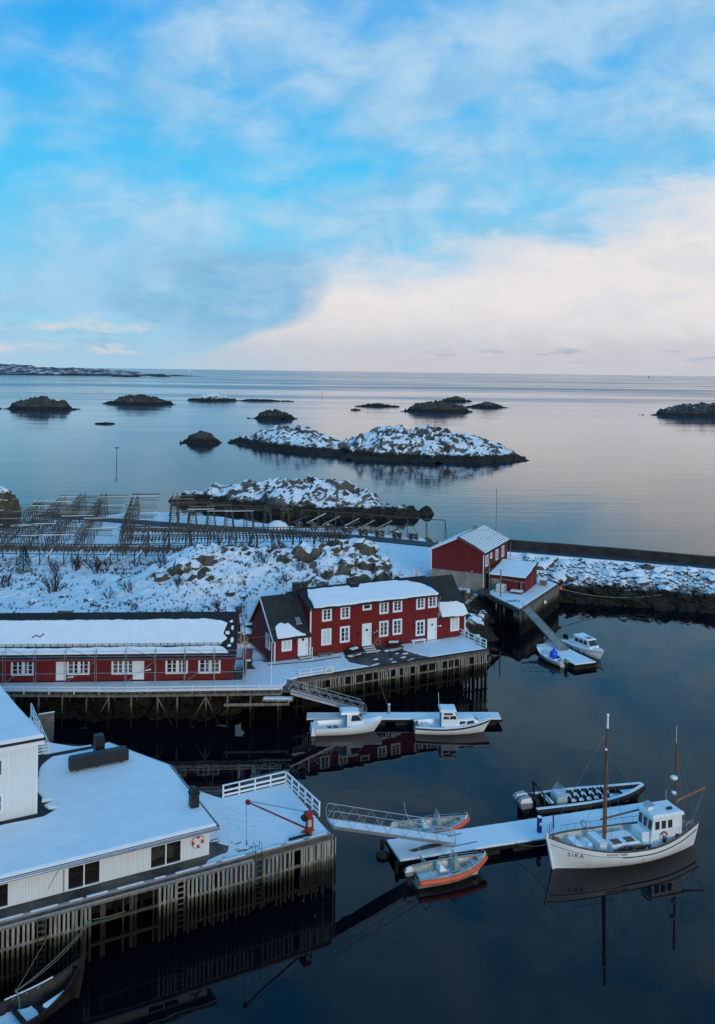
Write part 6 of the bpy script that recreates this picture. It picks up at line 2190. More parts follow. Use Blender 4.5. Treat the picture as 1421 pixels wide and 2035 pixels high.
# masts and rigging
G().tube([(1.35, -.2, .8), (1.25, -.2, 6.9), (1.2, -.2, 8.6)], [.14, .11, .07], 9).build('main_mast', 'mast_wood', fb, smooth=40)
G().tube([(1.2, -.2, 8.55), (1.19, -.2, 9.35)], [.075, .06], 8).build('mast_head', 'hull_white', fb)
G().ball((1.19, -.2, 9.42), .10, 8, 6).build('mast_lamp', 'fibreglass', fb)
G().ball((1.36, -.1, 7.2), .09, 8, 6).build('mast_lamp', 'fibreglass', fb)
G().tube([(-4.15, -.1, .85), (-4.15, -.1, 7.0)], [.10, .06], 8).build('mizzen_mast', 'mast_wood', fb, smooth=40)
G().tube([(-4.15, -.1, 7.0), (-4.15, -.1, 8.2)], .015, 5).build('aerial', 'trim_white', fb)
for z, r in ((4.75, .26), (3.75, .17)):
    G().ball((-3.88, .05, z), r, 12, 7, sz=.55).build('radar_dome', 'fibreglass', fb, smooth=True)
    G().box(-4.1, -3.85, -.08, .1, z - .2, z - .12).build('dome_bracket', 'galvanised', fb)
G().tube([(-4.2, -.1, 3.05), (-6.7, -.3, 3.55)], [.075, .06], 8).build('mizzen_boom', 'varnish', fb)
G().beam((1.0, -1.2, 2.0), (-3.0, -1.35, 2.25), .09, .09).build('stowed_gaff', 'mast_wood', fb)
G().tube([(-3.0, .4, 2.8), (-3.0, .4, 4.2)], .012, 4).build('aerial', 'trim_white', fb)
for p, q in (((1.22, -.2, 8.4), (5.6, 0, 2.2)), ((1.25, -.2, 7.0), (-2.1, -.2, 2.9)), ((1.25, -.2, 7.2), (.7, 1.6, 1.3)), ((1.25, -.2, 7.2), (.7, -1.6, 1.3)), ((1.25, -.2, 7.2), (1.9, 1.6, 1.35)), ((1.25, -.2, 7.2), (1.9, -1.6, 1.35)),
             ((-4.15, -.1, 6.8), (-5.7, 0, 1.6)), ((-4.15, -.1, 6.8), (-4.0, 1.3, 1.4)), ((-4.15, -.1, 6.8), (-4.0, -1.3, 1.4)), ((-6.65, -.3, 3.5), (-5.0, .5, 1.6)), ((-6.65, -.3, 3.5), (-5.6, -.3, 1.6))):
    G().tube([p, q], .011, 4).build('rigging', 'wire', fb)
# rails, fenders, ring
for side in (1, -1):
    last = None
    for i in range(15):
        t = .06 + .8 * i / 14
        p = FB.pt(t, 0, side, .08)
        q = p + Vector((0, 0, .46))
        if side > 0 and .42 < t < .62:
            last = None
            continue
        G().tube([p, q], .014, 4).build('stanchion', 'galvanised', fb)
        if last is not None:
            G().tube([last, q], .016, 4).build('rail', 'rack_wood' if side < 0 else 'galvanised', fb)
        last = q
for x in (2.9, 1.6, .3, -.95, -2.55, -3.6):
    p = FB.at(x, 1.2, 1) if x > -2 else Vector((x, 1.1, 0))
    G().ball((x, p.y - .22, 1.18), .15, 9, 7, sz=1.5).build('fender', 'fender_blue', fb, smooth=True)
rg = G().torus((-2.55, WY + .07, 1.38), (0, 1, 0), .25, .07, 20, 7).build('life_ring', 'ring_faded', fb, smooth=True)
for i in (0, 2):
    G().torus((-2.55, WY + .07, 1.38), (0, 1, 0), .25, .075, 5, 7, i * 1.57 + .4, i * 1.57 + 1.1).build('ring_band', 'trim_white', rg)
G().torus((-4.9, .2, 1.35), (1, 0, .3), .3, .04, 14, 5).build('rope_coil', 'rope', fb)
G().torus((2.2, -1.35, 1.8), (1, .4, 0), .22, .035, 12, 5).build('rope_coil', 'rope', fb)
G().ball((-4.9, -.4, 1.25), .3, 8, 6).build('net_bin', 'grey_wood', fb)


def hull_text(parent, hull, body, x_start, z, size, side, mat, spacing=1.0, slope=0.0, name='lettering'):
    cu = bpy.data.curves.new('text', 'FONT')
    cu.body = body
    cu.size = size
    cu.space_character = spacing
    cu.fill_mode = 'FRONT'
    tmp = bpy.data.objects.new('text', cu)
    col.objects.link(tmp)
    dg = bpy.context.evaluated_depsgraph_get()
    me = bpy.data.meshes.new_from_object(tmp.evaluated_get(dg))
    bpy.data.objects.remove(tmp)
    me.materials.clear()
    me.materials.append(M[mat])
    for v in me.vertices:
        x = x_start - side * v.co.x if False else x_start - v.co.x
        zz = z + v.co.y + slope * v.co.x
        v.co = hull.at(x, zz, side, .018)
    me.update()
    return link(name, me, parent)


hull_text(fb, FB, 'SIRA', 4.62, 1.00, .40, 1, 'letter_black', 1.25, -.07)
hull_text(fb, FB, 'FISHING TRIPS', 2.3, 1.125, .215, 1, 'letter_black', 1.05, -.075)
r_ = random.Random(4)
for i in range(9):
    x = 4.4 - r_.random() * 5.2
    z = r_.uniform(.2, .8)
    l_ = r_.uniform(.10, .45)
    pts_ = [FB.at(x, z - l_ * j / 3, 1, .014) for j in range(4)]
    g = G()
    for a, b in zip(pts_[:-1], pts_[1:]):
        g.raw([a + Vector((.009, 0, 0)), a - Vector((.009, 0, 0)), b - Vector((.005, 0, 0)), b + Vector((.005, 0, 0))], [(0, 1, 2, 3)])
    g.build('rust_streak', 'varnish', fb)

# ---- big RIB with rows of jockey seats
rib = thing('rib_boat', 'long black inflatable tour boat with rows of snowy jockey seats', 'boat', (17.45, 67.05, 0), 15.4)
RL, RB = 9.4, 2.7
RH = Hull(RL, RB - .5, lambda t: .55 + .35 * max(0, (t - .6) / .4) ** 2, lambda t: -.35, transom=.95, tm=.3, pw=2.6, rake=.7, n=20, m=6)
RH.shell(rib, 'rubber')
RH.inner(rib, 'black_metal', .34, 'black_metal', .03, .9, .02)
tp = []
for i in range(31):
    t = -.02 + 1.0 * i / 30
    tp.append(RH.pt(min(1, max(0, t)), 0, 1) + Vector((0, .06, .10)))
tube_pts = tp + [Vector((p.x, -p.y, p.z)) for p in tp[::-1]]
G().tube(tube_pts, .26, 10).build('tube_collar', 'rubber', rib, smooth=True)
rows = []
for p in tube_pts:
    rows.append(p)
g = G()
for a, b in zip(tube_pts[:-1], tube_pts[1:]):
    if (b - a).length < .01:
        continue
    g.beam(a + Vector((0, 0, .235)), b + Vector((0, 0, .235)), .24, .07)
g.build('tube_snow', 'snow', rib)
G().tube([p + Vector((0, .27 if p.y > 0 else -.27, -.02)) for p in tube_pts[:31]], .035, 5).build('rub_strip', 'varnish', rib)
for i in range(6):
    for y in (-.42, .42):
        x = -1.45 + i * .62
        s_ = G().box(x - .2, x + .2, y - .19, y + .19, .35, .78).build('jockey_seat', 'rubber', rib)
        G().box(x - .27, x - .2, y - .18, y + .18, .6, 1.12).build('seat_back', 'rubber', s_)
        G().box(x - .17, x + .2, y - .18, y + .18, .781, .87).build('seat_snow', 'snow', s_)
        G().box(x - .28, x - .19, y - .17, y + .17, 1.121, 1.17).build('back_snow', 'snow', s_)
        G().tube([(x + .22, y - .12, .8), (x + .25, y - .12, .98), (x + .25, y + .12, .98), (x + .22, y + .12, .8)], .015, 4).build('grab_rail', 'galvanised', s_)
G().box(-2.75, -1.95, -.55, .55, .35, 1.25).build('console', 'old_grey_boat', rib)
G().raw([(-1.95, -.55, 1.25), (-1.95, .55, 1.25), (-2.25, .45, 1.95), (-2.25, -.45, 1.95), (-2.7, -.58, 1.25), (-2.7, .58, 1.25)], [(0, 1, 2, 3), (0, 3, 4), (1, 5, 2)]).build('windscreen', 'windscreen', rib)
G().box(-2.6, -2.0, -.5, .5, 1.251, 1.33).build('console_snow', 'snow', rib)
G().box(-3.5, -3.05, -.7, .7, .35, .9).build('helm_seat', 'rubber', rib)
G().box(-3.45, -3.1, -.65, .65, .901, .98).build('seat_snow', 'snow', rib)
for y in (-.85, .85):
    G().tube([(-3.9, y, .6), (-3.95, y, 1.5), (-4.15, y * .8, 2.05)], .065, 6).build('arch_leg', 'black_metal', rib)
G().tube([(-4.15, -.68, 2.05), (-4.15, .68, 2.05)], .065, 6).build('arch_top', 'black_metal', rib)
for y in (-.5, 0, .5):
    G().box(-4.5, -4.2, y - .16, y + .16, .5, 1.15 + .1 * abs(y)).build('gear_bag', 'rubber', rib)
for y in (-.85, .85):
    G().tube([(-3.2, y, .7), (-4.1, y * .82, 1.95)], .04, 5).build('arch_brace', 'black_metal', rib)
G().box(-4.25, -4.05, .25, .6, 1.95, 2.15).build('arch_lamp', 'black_metal', rib)
for y in (-.42, .42):
    outboard(rib, -4.75, y, .35, 'galvanised', 1.6, snow=False)
G().raw([(2.9, -.85, .72), (2.9, .85, .72), (4.3, .4, .92), (4.3, -.4, .92)], [(0, 1, 2, 3)]).build('bow_snow', 'snow', rib)
G().raw([(2.35, -.8, .40), (2.35, .8, .40), (3.0, .75, .45), (3.0, -.75, .45)], [(0, 1, 2, 3)]).build('bow_floor_snow', 'snow', rib)


# ---- two open aluminium boats with orange collars
def alu_boat(label, loc, rz):
    o = thing('aluminium_boat', label, 'boat', loc, rz, 'open aluminium boats with orange collars')
    H = Hull(5.1, 1.95, lambda t: .62 + .38 * max(0, (t - .45) / .55) ** 1.8, lambda t: -.25 + .15 * max(0, (t - .7) / .3), transom=.86, tm=.35, pw=2.5, rake=.65, a=3.2, abow=1.3, n=20, m=7)
    H.shell(o, 'bare_aluminium')
    H.inner(o, 'bare_aluminium', .18, 'snow_tracked', .03, .90, .14)
    tp = [H.pt(i / 24, .15, 1) + Vector((0, .03, .02)) for i in range(25)]
    G().tube(tp + [Vector((p.x, -p.y, p.z)) for p in tp[::-1]], .165, 9).build('collar', 'orange_tube', o, smooth=True)
    H.gunwale(o, 'bare_aluminium', .16, .07, 'gunwale', .04)
    H.deck(o, 'bare_aluminium', .86, .99, -.04, .1, 'bow_deck')
    snow_sheet('bow_snow', [(1.55, -.45), (2.0, -.35), (2.0, .35), (1.55, .45)], .55, .06, o, edge=.04)
    G().box(1.2, 1.62, -.55, .55, .18, .52).build('bow_locker', 'bare_aluminium', o)
    c_ = G().raw([(.1, -.32, .2), (.6, -.32, .2), (.6, .32, .2), (.1, .32, .2), (.15, -.3, 1.0), (.42, -.3, 1.0), (.42, .3, 1.0), (.15, .3, 1.0)], [(0, 1, 5, 4), (1, 2, 6, 5), (2, 3, 7, 6), (3, 0, 4, 7), (4, 5, 6, 7)]).build('console', 'bare_aluminium', o)
    G().raw([(.42, -.36, .98), (.42, .36, .98), (.18, .3, 1.62), (.18, -.3, 1.62), (.02, -.4, .98), (.02, .4, .98)], [(0, 1, 2, 3), (0, 3, 4), (1, 5, 2)]).build('windscreen', 'windscreen', o)
    for p, q in (((.42, -.36, .98), (.18, -.3, 1.62)), ((.42, .36, .98), (.18, .3, 1.62)), ((.18, -.3, 1.62), (.18, .3, 1.62))):
        G().tube([p, q], .018, 5).build('screen_frame', 'bare_aluminium', o)
    s_ = G().box(-.85, -.35, -.3, .3, .18, .62).build('seat_box', 'old_grey_boat', o)
    G().raw([(-.9, -.3, .62), (-.4, -.3, .62), (-.4, .3, .62), (-.9, .3, .62), (-.88, -.27, 1.0), (-.75, -.27, 1.0), (-.75, .27, 1.0), (-.88, .27, 1.0)], [(0, 1, 5, 4), (1, 2, 6, 5), (2, 3, 7, 6), (3, 0, 4, 7), (4, 5, 6, 7)]).build('seat_snow', 'snow', s_)
    for y in (-.78, .78):
        G().tube([(-1.55, y, .65), (-1.95, y * .75, 1.45)], .028, 6).build('arch_leg', 'aluminium', o)
        G().tube([(-1.2, y, .65), (-1.95, y * .75, 1.45)], .02, 5).build('arch_brace', 'aluminium', o)
    G().tube([(-1.95, -.58, 1.45), (-1.95, .58, 1.45)], .028, 6).build('arch_top', 'aluminium', o)
    G().tube([(-1.95, .5, 1.45), (-2.05, .5, 2.2)], .01, 4).build('aerial', 'trim_white', o)
    for side in (1, -1):
        rp = [H.pt(t, 0, side, .08) + Vector((0, 0, .24)) for t in (.42, .55, .68, .8, .9)]
        G().tube([H.pt(.40, 0, side, .08) + Vector((0, 0, .06))] + rp + [H.pt(.92, 0, side, .06) + Vector((0, 0, .06))], .016, 5).build('side_rail', 'aluminium', o)
        G().tube([H.pt(.93, 0, side, .0) + Vector((-.05, 0, .06)), H.pt(.96, 0, side, .0) + Vector((.0, 0, .34)), H.pt(.985, 0, side, 0) + Vector((.02, 0, .06))], .016, 5).build('bow_hoop', 'aluminium', o)
    outboard(o, -2.62, 0, .42, 'galvanised', .95)
    return o


alu_boat('open aluminium boat with bright orange collar on the near side of the long dock', (6.35, 57.45, 0), 20)
alu_boat('open aluminium boat with orange collar half hidden behind the near gangway', (5.75, 62.72, 0), 13)


# ---- white cabin boats
def small_cabin_boat(label, loc, rz, L, beam, kind):
    o = thing('cabin_boat', label, 'boat', loc, rz)
    if kind == 'pilot':
        H = Hull(L, beam, lambda t: .72 + .34 * max(0, (t - .35) / .65) ** 1.5, lambda t: -.3 + .12 * max(0, (t - .7) / .3), transom=.9, tm=.3, pw=2.6, rake=.9, a=3.0, abow=1.25, n=22, m=8)
        H.shell(o, 'fibreglass')
        H.gunwale(o, 'fibreglass', .12, .03, 'gunwale', .1)
        H.inner(o, 'fibreglass', .32, 'snow_tracked', .04, .52, .12)
        H.deck(o, 'snow', .50, .985, -.02, .06, 'fore_deck', .22)
        H.band(o, 'galvanised', 'side_line', .30, .325, .12, .5, .008)
        c0, c1 = -.25, .85
        hw = beam * .34
        cab = G().loft([[(c0, -hw, .5), (c0, hw, .5), (c1 + .45, hw * .9, .6), (c1 + .45, -hw * .9, .6)],
                        [(c0, -hw, 1.15), (c0, hw, 1.15), (c1 + .35, hw * .86, 1.15), (c1 + .35, -hw * .86, 1.15)],
                        [(c0, -hw * .92, 1.78), (c0, hw * .92, 1.78), (c1 - .15, hw * .75, 1.78), (c1 - .15, -hw * .75, 1.78)]], close=True).build('cabin', 'fibreglass', o)
        for sd in (1, -1):
            G().raw([(c0 + .35, sd * (hw * .985 + .012), 1.2), (c1 + .25, sd * (hw * .875 + .012), 1.2), (c1 - .1, sd * (hw * .80 + .012), 1.68), (c0 + .45, sd * (hw * .93 + .012), 1.70)], [(0, 1, 2, 3)]).build('window', 'pane_boat', cab)
        G().raw([(c1 + .36, -hw * .8, 1.18), (c1 + .36, hw * .8, 1.18), (c1 - .07, hw * .7, 1.72), (c1 - .07, -hw * .7, 1.72)], [(0, 1, 2, 3)]).build('windscreen', 'pane_boat', cab)
        G().box(c0 - .02, c0 - .005, -hw * .5, hw * .6, .5, 1.6).build('door', 'pane_boat', cab)
        rf_ = G().loft([[(c0 - .55, -hw * 1.0, 1.80), (c0 - .55, hw * 1.0, 1.80), (c1 + .05, hw * .85, 1.78), (c1 + .05, -hw * .85, 1.78)], [(c0 - .5, -hw * .95, 1.92), (c0 - .5, hw * .95, 1.92), (c1, hw * .8, 1.88), (c1, -hw * .8, 1.88)]], close=True).build('roof', 'fibreglass', cab)
        G().loft([[(c0 - .52, -hw * .98, 1.905), (c0 - .52, hw * .98, 1.905), (c1 + .02, hw * .82, 1.875), (c1 + .02, -hw * .82, 1.875)], [(c0 - .4, -hw * .8, 2.03), (c0 - .4, hw * .8, 2.03), (c1 - .1, hw * .65, 1.97), (c1 - .1, -hw * .65, 1.97)]], close=True).build('roof_snow', 'snow', rf_)
        for i in range(2):
            G().box(-1.9 + i * .55, -1.55 + i * .55, -.45, .25, .42, .52).build('deck_bench', 'varnish' if i == 0 else 'grey_wood', o)
        G().box(-L / 2 - .35, -L / 2 + .02, -beam * .36, beam * .36, .05, .28).build('bathing_platform', 'fibreglass', o)
        G().box(-L / 2 - .3, -L / 2 + .35, -beam * .33, beam * .33, .281, .72).build('stern_snow', 'snow', o)
    elif kind == 'cruiser':
        H = Hull(L, beam, lambda t: .72 + .48 * max(0, (t - .3) / .7) ** 1.7, lambda t: -.4 + .2 * max(0, (t - .7) / .3), transom=.72, tm=.38, pw=2.4, rake=.85, a=2.5, abow=1.3, n=24, m=8)
        H.shell(o, 'hull_white')
        H.band(o, 'navy', 'navy_stripe', .07, .20, 0, .985, .014)
        G().tube([H.pt(0, .13, 1), H.pt(0, .13, -1)], .06, 6).build('stern_stripe', 'navy', o)
        H.gunwale(o, 'fibreglass', .16, .03, 'gunwale', .08)
        H.inner(o, 'fibreglass', .34, 'snow_tracked', .05, .40, .16)
        H.deck(o, 'snow', .38, .985, -.02, .10, 'fore_deck', .06)
        hw = beam * .36
        tr = G().loft([[(.2, -hw, .74), (.2, hw, .74), (2.3, hw * .62, .98), (2.3, -hw * .62, .98)], [(.25, -hw * .9, 1.22), (.25, hw * .9, 1.22), (1.85, hw * .6, 1.30), (1.85, -hw * .6, 1.30)]], close=True).build('trunk_cabin', 'fibreglass', o)
        G().loft([[(.3, -hw * .86, 1.225), (.3, hw * .86, 1.225), (1.75, hw * .56, 1.30), (1.75, -hw * .56, 1.30)], [(.4, -hw * .75, 1.30), (.4, hw * .75, 1.30), (1.65, hw * .48, 1.37), (1.65, -hw * .48, 1.37)]], close=True).build('trunk_snow', 'snow', tr)
        for sd in (1, -1):
            for x0, x1 in ((.45, 1.05), (1.12, 1.85)):
                fy = lambda x, z: sd * (hw * (1 - .38 * (x - .2) / 2.1) * (1 - .08 * (z - .8) / .45) + .03)
                G().raw([(x0, fy(x0, .9), .92), (x1, fy(x1, .95), .98), (x1 - .12, fy(x1, 1.2), 1.2), (x0 + .05, fy(x0, 1.2), 1.17)], [(0, 1, 2, 3)]).build('window', 'pane_boat', tr)
        G().raw([(2.34, -hw * .5, 1.0), (2.34, hw * .5, 1.0), (1.9, hw * .5, 1.3), (1.9, -hw * .5, 1.3)], [(0, 1, 2, 3)]).build('fore_window', 'windscreen', tr)
        c0, c1 = -1.15, .25
        cab = G().loft([[(c0, -hw * .98, .74), (c0, hw * .98, .74), (c1 + .1, hw * .98, .74), (c1 + .1, -hw * .98, .74)], [(c0, -hw * .95, 1.35), (c0, hw * .95, 1.35), (c1 + .1, hw * .92, 1.35), (c1 + .1, -hw * .92, 1.35)],
                        [(c0 + .02, -hw * .85, 1.98), (c0 + .02, hw * .85, 1.98), (c1 - .25, hw * .78, 1.98), (c1 - .25, -hw * .78, 1.98)]], close=True).build('cabin', 'fibreglass', o)
        for sd in (1, -1):
            for x0, x1, z0, z1 in ((-1.0, -.45, 1.38, 1.62), (-.4, .2, 1.38, 1.66), (-.95, -.1, 1.72, 1.9)):
                fy = lambda z: sd * (hw * (.95 - .12 * (z - 1.35) / .6) + .02)
                G().raw([(x0, fy(z0), z0), (x1, fy(z0) * .99, z0), (x1 - .06, fy(z1) * .99, z1), (x0 + .03, fy(z1), z1)], [(0, 1, 2, 3)]).build('window', 'pane_boat', cab)
        for y in (-.28, .28):
            G().raw([(c1 + .13, y - .24, 1.38), (c1 + .13, y + .24, 1.38), (c1 - .16, y + .2, 1.9), (c1 - .16, y - .2, 1.9)], [(0, 1, 2, 3)]).build('windscreen', 'pane_boat', cab)
        rf_ = G().box(c0 - .12, c1 - .05, -hw * .95, hw * .95, 1.985, 2.06).build('roof', 'fibreglass', cab)
        snow_sheet('roof_snow', jag([(c0 - .08, -hw * .9), (c1 - .1, -hw * .85), (c1 - .1, hw * .85), (c0 - .08, hw * .9)], .3, .02, 6), 2.06, .13, rf_, edge=.09)
        G().box(c0 - .03, c0 - .004, -.35, .3, .5, 1.85).build('door', 'navy', cab)
        for y in (.45, .35):
            G().tube([(c0 - .1, y, 2.05), (c0 - .15, y, 3.3)], .014, 4).build('aerial', 'trim_white', cab)
        G().box(-2.7, -2.1, -.5, .5, .35, .6).build('engine_box', 'fibreglass', o)
        rp = [H.pt(t, 0, 1, .12) + Vector((0, 0, .3)) for t in (.62, .75, .88, .97)]
        rp2 = [Vector((p.x, -p.y, p.z)) for p in rp[::-1]]
        G().tube(rp + rp2, .014, 5).build('pulpit_rail', 'galvanised', o)
        for p in rp + rp2:
            G().tube([p, (p.x, p.y, p.z - .29)], .012, 4).build('stanchion', 'galvanised', o)
    elif kind == 'weekender':
        H = Hull(L, beam, lambda t: .75 + .35 * max(0, (t - .3) / .7) ** 1.6, lambda t: -.3 + .12 * max(0, (t - .7) / .3), transom=.9, tm=.3, pw=2.7, rake=.8, a=3.0, abow=1.25, n=22, m=8)
        H.shell(o, 'fibreglass')
        H.band(o, 'navy', 'side_stripe', .10, .15, 0, .98, .012)
        H.gunwale(o, 'fibreglass', .14, .03, 'gunwale', .08)
        H.inner(o, 'fibreglass', .35, 'snow_tracked', .04, .36, .14)
        H.deck(o, 'fibreglass', .34, .985, -.02, .08, 'fore_deck', .12)
        hw = beam * .37
        c0, c1 = -1.0, 1.1
        cab = G().loft([[(c0, -hw, .7), (c0, hw, .7), (c1 + .55, hw * .8, .8), (c1 + .55, -hw * .8, .8)], [(c0, -hw, 1.25), (c0, hw, 1.25), (c1 + .45, hw * .8, 1.2), (c1 + .45, -hw * .8, 1.2)],
                        [(c0 + .05, -hw * .9, 1.85), (c0 + .05, hw * .9, 1.85), (c1, hw * .72, 1.78), (c1, -hw * .72, 1.78)]], close=True).build('cabin', 'fibreglass', o)
        for sd in (1, -1):
            for x0, x1 in ((-.85, -.2), (-.12, .5), (.58, 1.15)):
                fy = lambda x, z: sd * (hw * (1 - .2 * max(0, x - c0) / 2.6) * (1 - .10 * (z - 1.25) / .6) + .035)
                G().raw([(x0, fy(x0, 1.3), 1.3), (x1, fy(x1, 1.3), 1.28), (x1 - .1, fy(x1, 1.7), 1.68), (x0 + .05, fy(x0, 1.7), 1.70)], [(0, 1, 2, 3)]).build('window', 'pane_boat', cab)
        G().raw([(c1 + .46, -hw * .74, 1.24), (c1 + .46, hw * .74, 1.24), (c1 + .06, hw * .66, 1.74), (c1 + .06, -hw * .66, 1.74)], [(0, 1, 2, 3)]).build('windscreen', 'pane_boat', cab)
        rf_ = G().loft([[(c0 - .25, -hw * .95, 1.86), (c0 - .25, hw * .95, 1.86), (c1 + .12, hw * .78, 1.80), (c1 + .12, -hw * .78, 1.80)], [(c0 - .15, -hw * .85, 1.96), (c0 - .15, hw * .85, 1.96), (c1, hw * .68, 1.88), (c1, -hw * .68, 1.88)]], close=True).build('roof', 'snow', cab)
        G().raw([(.35, -hw * .4, 1.945), (.9, -hw * .38, 1.925), (.9, hw * .38, 1.925), (.35, hw * .4, 1.945)], [(0, 1, 2, 3)]).build('roof_hatch', 'pane_boat', rf_)
        outboard(o, -L / 2 + .02, 0, .55, 'rubber', 1.0, snow=False)
        for x in (-1.8, -.9, .2, 1.2):
            G().ball((x, -beam / 2 - .06, .45), .13, 8, 6, sz=1.4).build('fender', 'fender_blue', o)
        rp = [H.pt(t, 0, 1, .1) + Vector((0, 0, .3)) for t in (.6, .75, .88, .97)]
        G().tube(rp + [Vector((p.x, -p.y, p.z)) for p in rp[::-1]], .014, 5).build('pulpit_rail', 'galvanised', o)
    return o


small_cabin_boat('white open-backed pilot boat with rounded snowy roof at the narrow dock', (-.35, 80.35, 0), 8, 6.1, 2.15, 'pilot')
small_cabin_boat('white cabin cruiser with navy stripe at the right end of the narrow dock', (8.95, 80.75, 0), 2, 6.9, 2.35, 'cruiser')
small_cabin_boat('white cabin boat with dark outboard on the far side of the boathouse dock', (26.55, 104.0, 0), -64, 6.4, 2.2, 'weekender')

ob = thing('open_boat', 'white open boat with a big blue buoy in it beside the boathouse dock', 'boat', (22.0, 101.1, 0), 117)
OH = Hull(5.0, 1.95, lambda t: .6 + .3 * max(0, (t - .4) / .6) ** 1.6, lambda t: -.25, transom=.85, tm=.35, pw=2.4, rake=.6, a=2.8, abow=1.3, n=18, m=7)
OH.shell(ob, 'old_grey_boat')
OH.gunwale(ob, 'fibreglass', .13, .03, 'gunwale', .08)
OH.inner(ob, 'fibreglass', .25, 'snow_tracked', .04, .86, .13)
OH.deck(ob, 'fibreglass', .80, .985, -.02, .08, 'bow_deck')
for x in (-1.2, .4):
    G().box(x - .16, x + .16, -.78, .78, .42, .47).build('thwart', 'fibreglass', ob)
    G().box(x - .15, x + .15, -.7, .7, .471, .53).build('thwart_snow', 'snow', ob)
outboard(ob, -2.5, .1, .4, 'galvanised', .9)
G().box(-1.9, -1.5, -.5, -.1, .3, .75).build('tote_box', 'fibreglass', ob)
by = thing('blue_buoy', 'large bright blue ball buoy lying in the white open boat', 'buoy', (22.25, 100.75, .3))
G().ball((0, 0, .52), .46, 14, 9, sz=1.12).build('ball', 'blue_plastic', by, smooth=True)
G().tube([(0, 0, 1.0), (0, 0, 1.16)], .09, 8).build('eye', 'navy', by)

# ---- dark clinker boat with tall curved stem, bottom left
vb = thing('clinker_boat', 'dark tarred clinker boat with a tall curved stem at the bottom left', 'boat', (-16.45, 43.45, 0), 45)
VH = Hull(8.2, 2.3, lambda t: .82 + 1.15 * max(0, (t - .58) / .42) ** 2.6 + .8 * max(0, (.3 - t) / .3) ** 2, lambda t: -.4 + .55 * max(0, (t - .75) / .25) ** 2, transom=.05, tm=.5, pw=2.2, rake=.45, a=1.9, abow=1.5, n=26, m=8)
VH.shell(vb, 'tarred_wood')
for j in range(1, 6):
    VH.band(vb, 'tarred_wood', 'strake', j * .12, j * .12 + .03, .03, .97, .02)
VH.inner(vb, 'tarred_wood', .22, 'tarred_wood', .05, .93, .06)
VH.gunwale(vb, 'tarred_wood', .09, .03)
st_ = []
for i in range(9):
    f = i / 8
    st_.append((3.55 + .62 * f - .16 * f * f + .12 * math.sin(f * 3), 0, -.3 + 3.5 * f ** 1.15))
G().tube(st_, [.12, .13, .13, .12, .12, .11, .10, .09, .07], 7).build('stem', 'tarred_wood', vb)
snow_sheet('floor_snow', jag([(-2.9, -.9), (1.0, -.92), (1.5, -.6), (1.5, .45), (.2, .75), (-2.9, .85)], .22, .08, 5), .30, .12, vb, edge=.05)
snow_sheet('thwart_snow', jag([(1.65, -.9), (2.9, -.52), (2.85, -.28), (1.6, -.55)], .3, .01, 9), .80, .12, vb, edge=.03)
G().prism([(1.6, -.95), (2.95, -.55), (2.9, -.25), (1.55, -.5)], .50, .795).build('fore_locker', 'tarred_wood', vb)
for i, x in enumerate((.6, -1.2)):
    G().box(x - .12, x + .12, -.95, .95, .55, .6).build('thwart', 'tarred_wood', vb)
rows = [VH.pt(t, 0, 1, .045) + Vector((0, 0, .045)) for t in np.linspace(.55, .83, 8)]
for a, b in zip(rows[:-1], rows[1:]):
    G().beam(a, b, .07, .04).build('gunwale_snow', 'snow', vb)
for t in (.5, .6, .68, .75):
    p = VH.pt(t, 0, 1, .10)
    G().torus((p.x, p.y, p.z - .12), (0, 1, 0), .07, .02, 10, 5).build('iron_ring', 'galvanised', vb)
p = VH.pt(.62, 0, 1, .06)
G().ball((p.x, p.y, p.z + .25), .09, 7, 6).build('knot', 'rope_green', vb)
G().tube([(p.x, p.y, p.z + .25), (p.x + .02, p.y - .3, p.z - .1), (p.x - .1, p.y - .6, .5)], .03, 5).build('lashing', 'rope_green', vb)


def sagging(label, p, q, sag, r=.02, mat='rope', n=12):
    p, q = Vector(p), Vector(q)
    pts_ = []
    for i in range(n + 1):
        f = i / n
        v = p.lerp(q, f)
        v.z -= sag * 4 * f * (1 - f)
        pts_.append(v)
    o = G().tube([v - p for v in pts_], r, 5).build('mooring_rope', mat)
    o.location = p
    return tag(o, label, 'rope')


bpy.context.view_layer.update()
kn = vb.matrix_world @ Vector((p.x, p.y, p.z + .25))
sagging('mooring rope from the dark clinker boat gunwale up to the quay post', kn, cafe_pt(-15.0, -.1, 2.25), .22)
sagging('second mooring rope beside it from the clinker boat to the quay', kn, cafe_pt(-15.15, -.1, 2.0), .30, .016)
sagging('thin rope from the clinker boat straight up to the quay edge', kn, cafe_pt(-17.0, -.1, 2.3), .0, .012)
o = thing('green_rope_lashing', 'green rope lashed round the quay post above the clinker boat stem', 'rope', cafe_pt(-15.0, -.12, 2.25))
for i in range(3):
    G().torus((0, 0, .05 * i), (0, 0, 1), .10, .03, 10, 5).build('turn', 'rope_green', o)
sagging('pale line hanging across the dark bay under the cafe quay', cafe_pt(-14.8, .0, 2.3), cafe_pt(-13.0, .1, 2.2), .06, .018)
sagging('bow line of the fishing boat to the long dock', _fo(-.4, .1, 1.7), np_(8.2, .1, .62), .25, .018)
sagging('stern line of the cabin cruiser to the narrow dock', (6.0, 80.9, .7), (5.0, 82.0, .6), .1, .012)
sagging('line from the red house quay down to the narrow dock', hp(8.6, -5.3, 3.0), (3.4, 83.1, .8), .2, .014)
sagging('thin line from the red quay corner to the right end of the narrow dock', hp(21.7, -5.1, 3.2), (13.0, 83.5, .7), .1, .012)

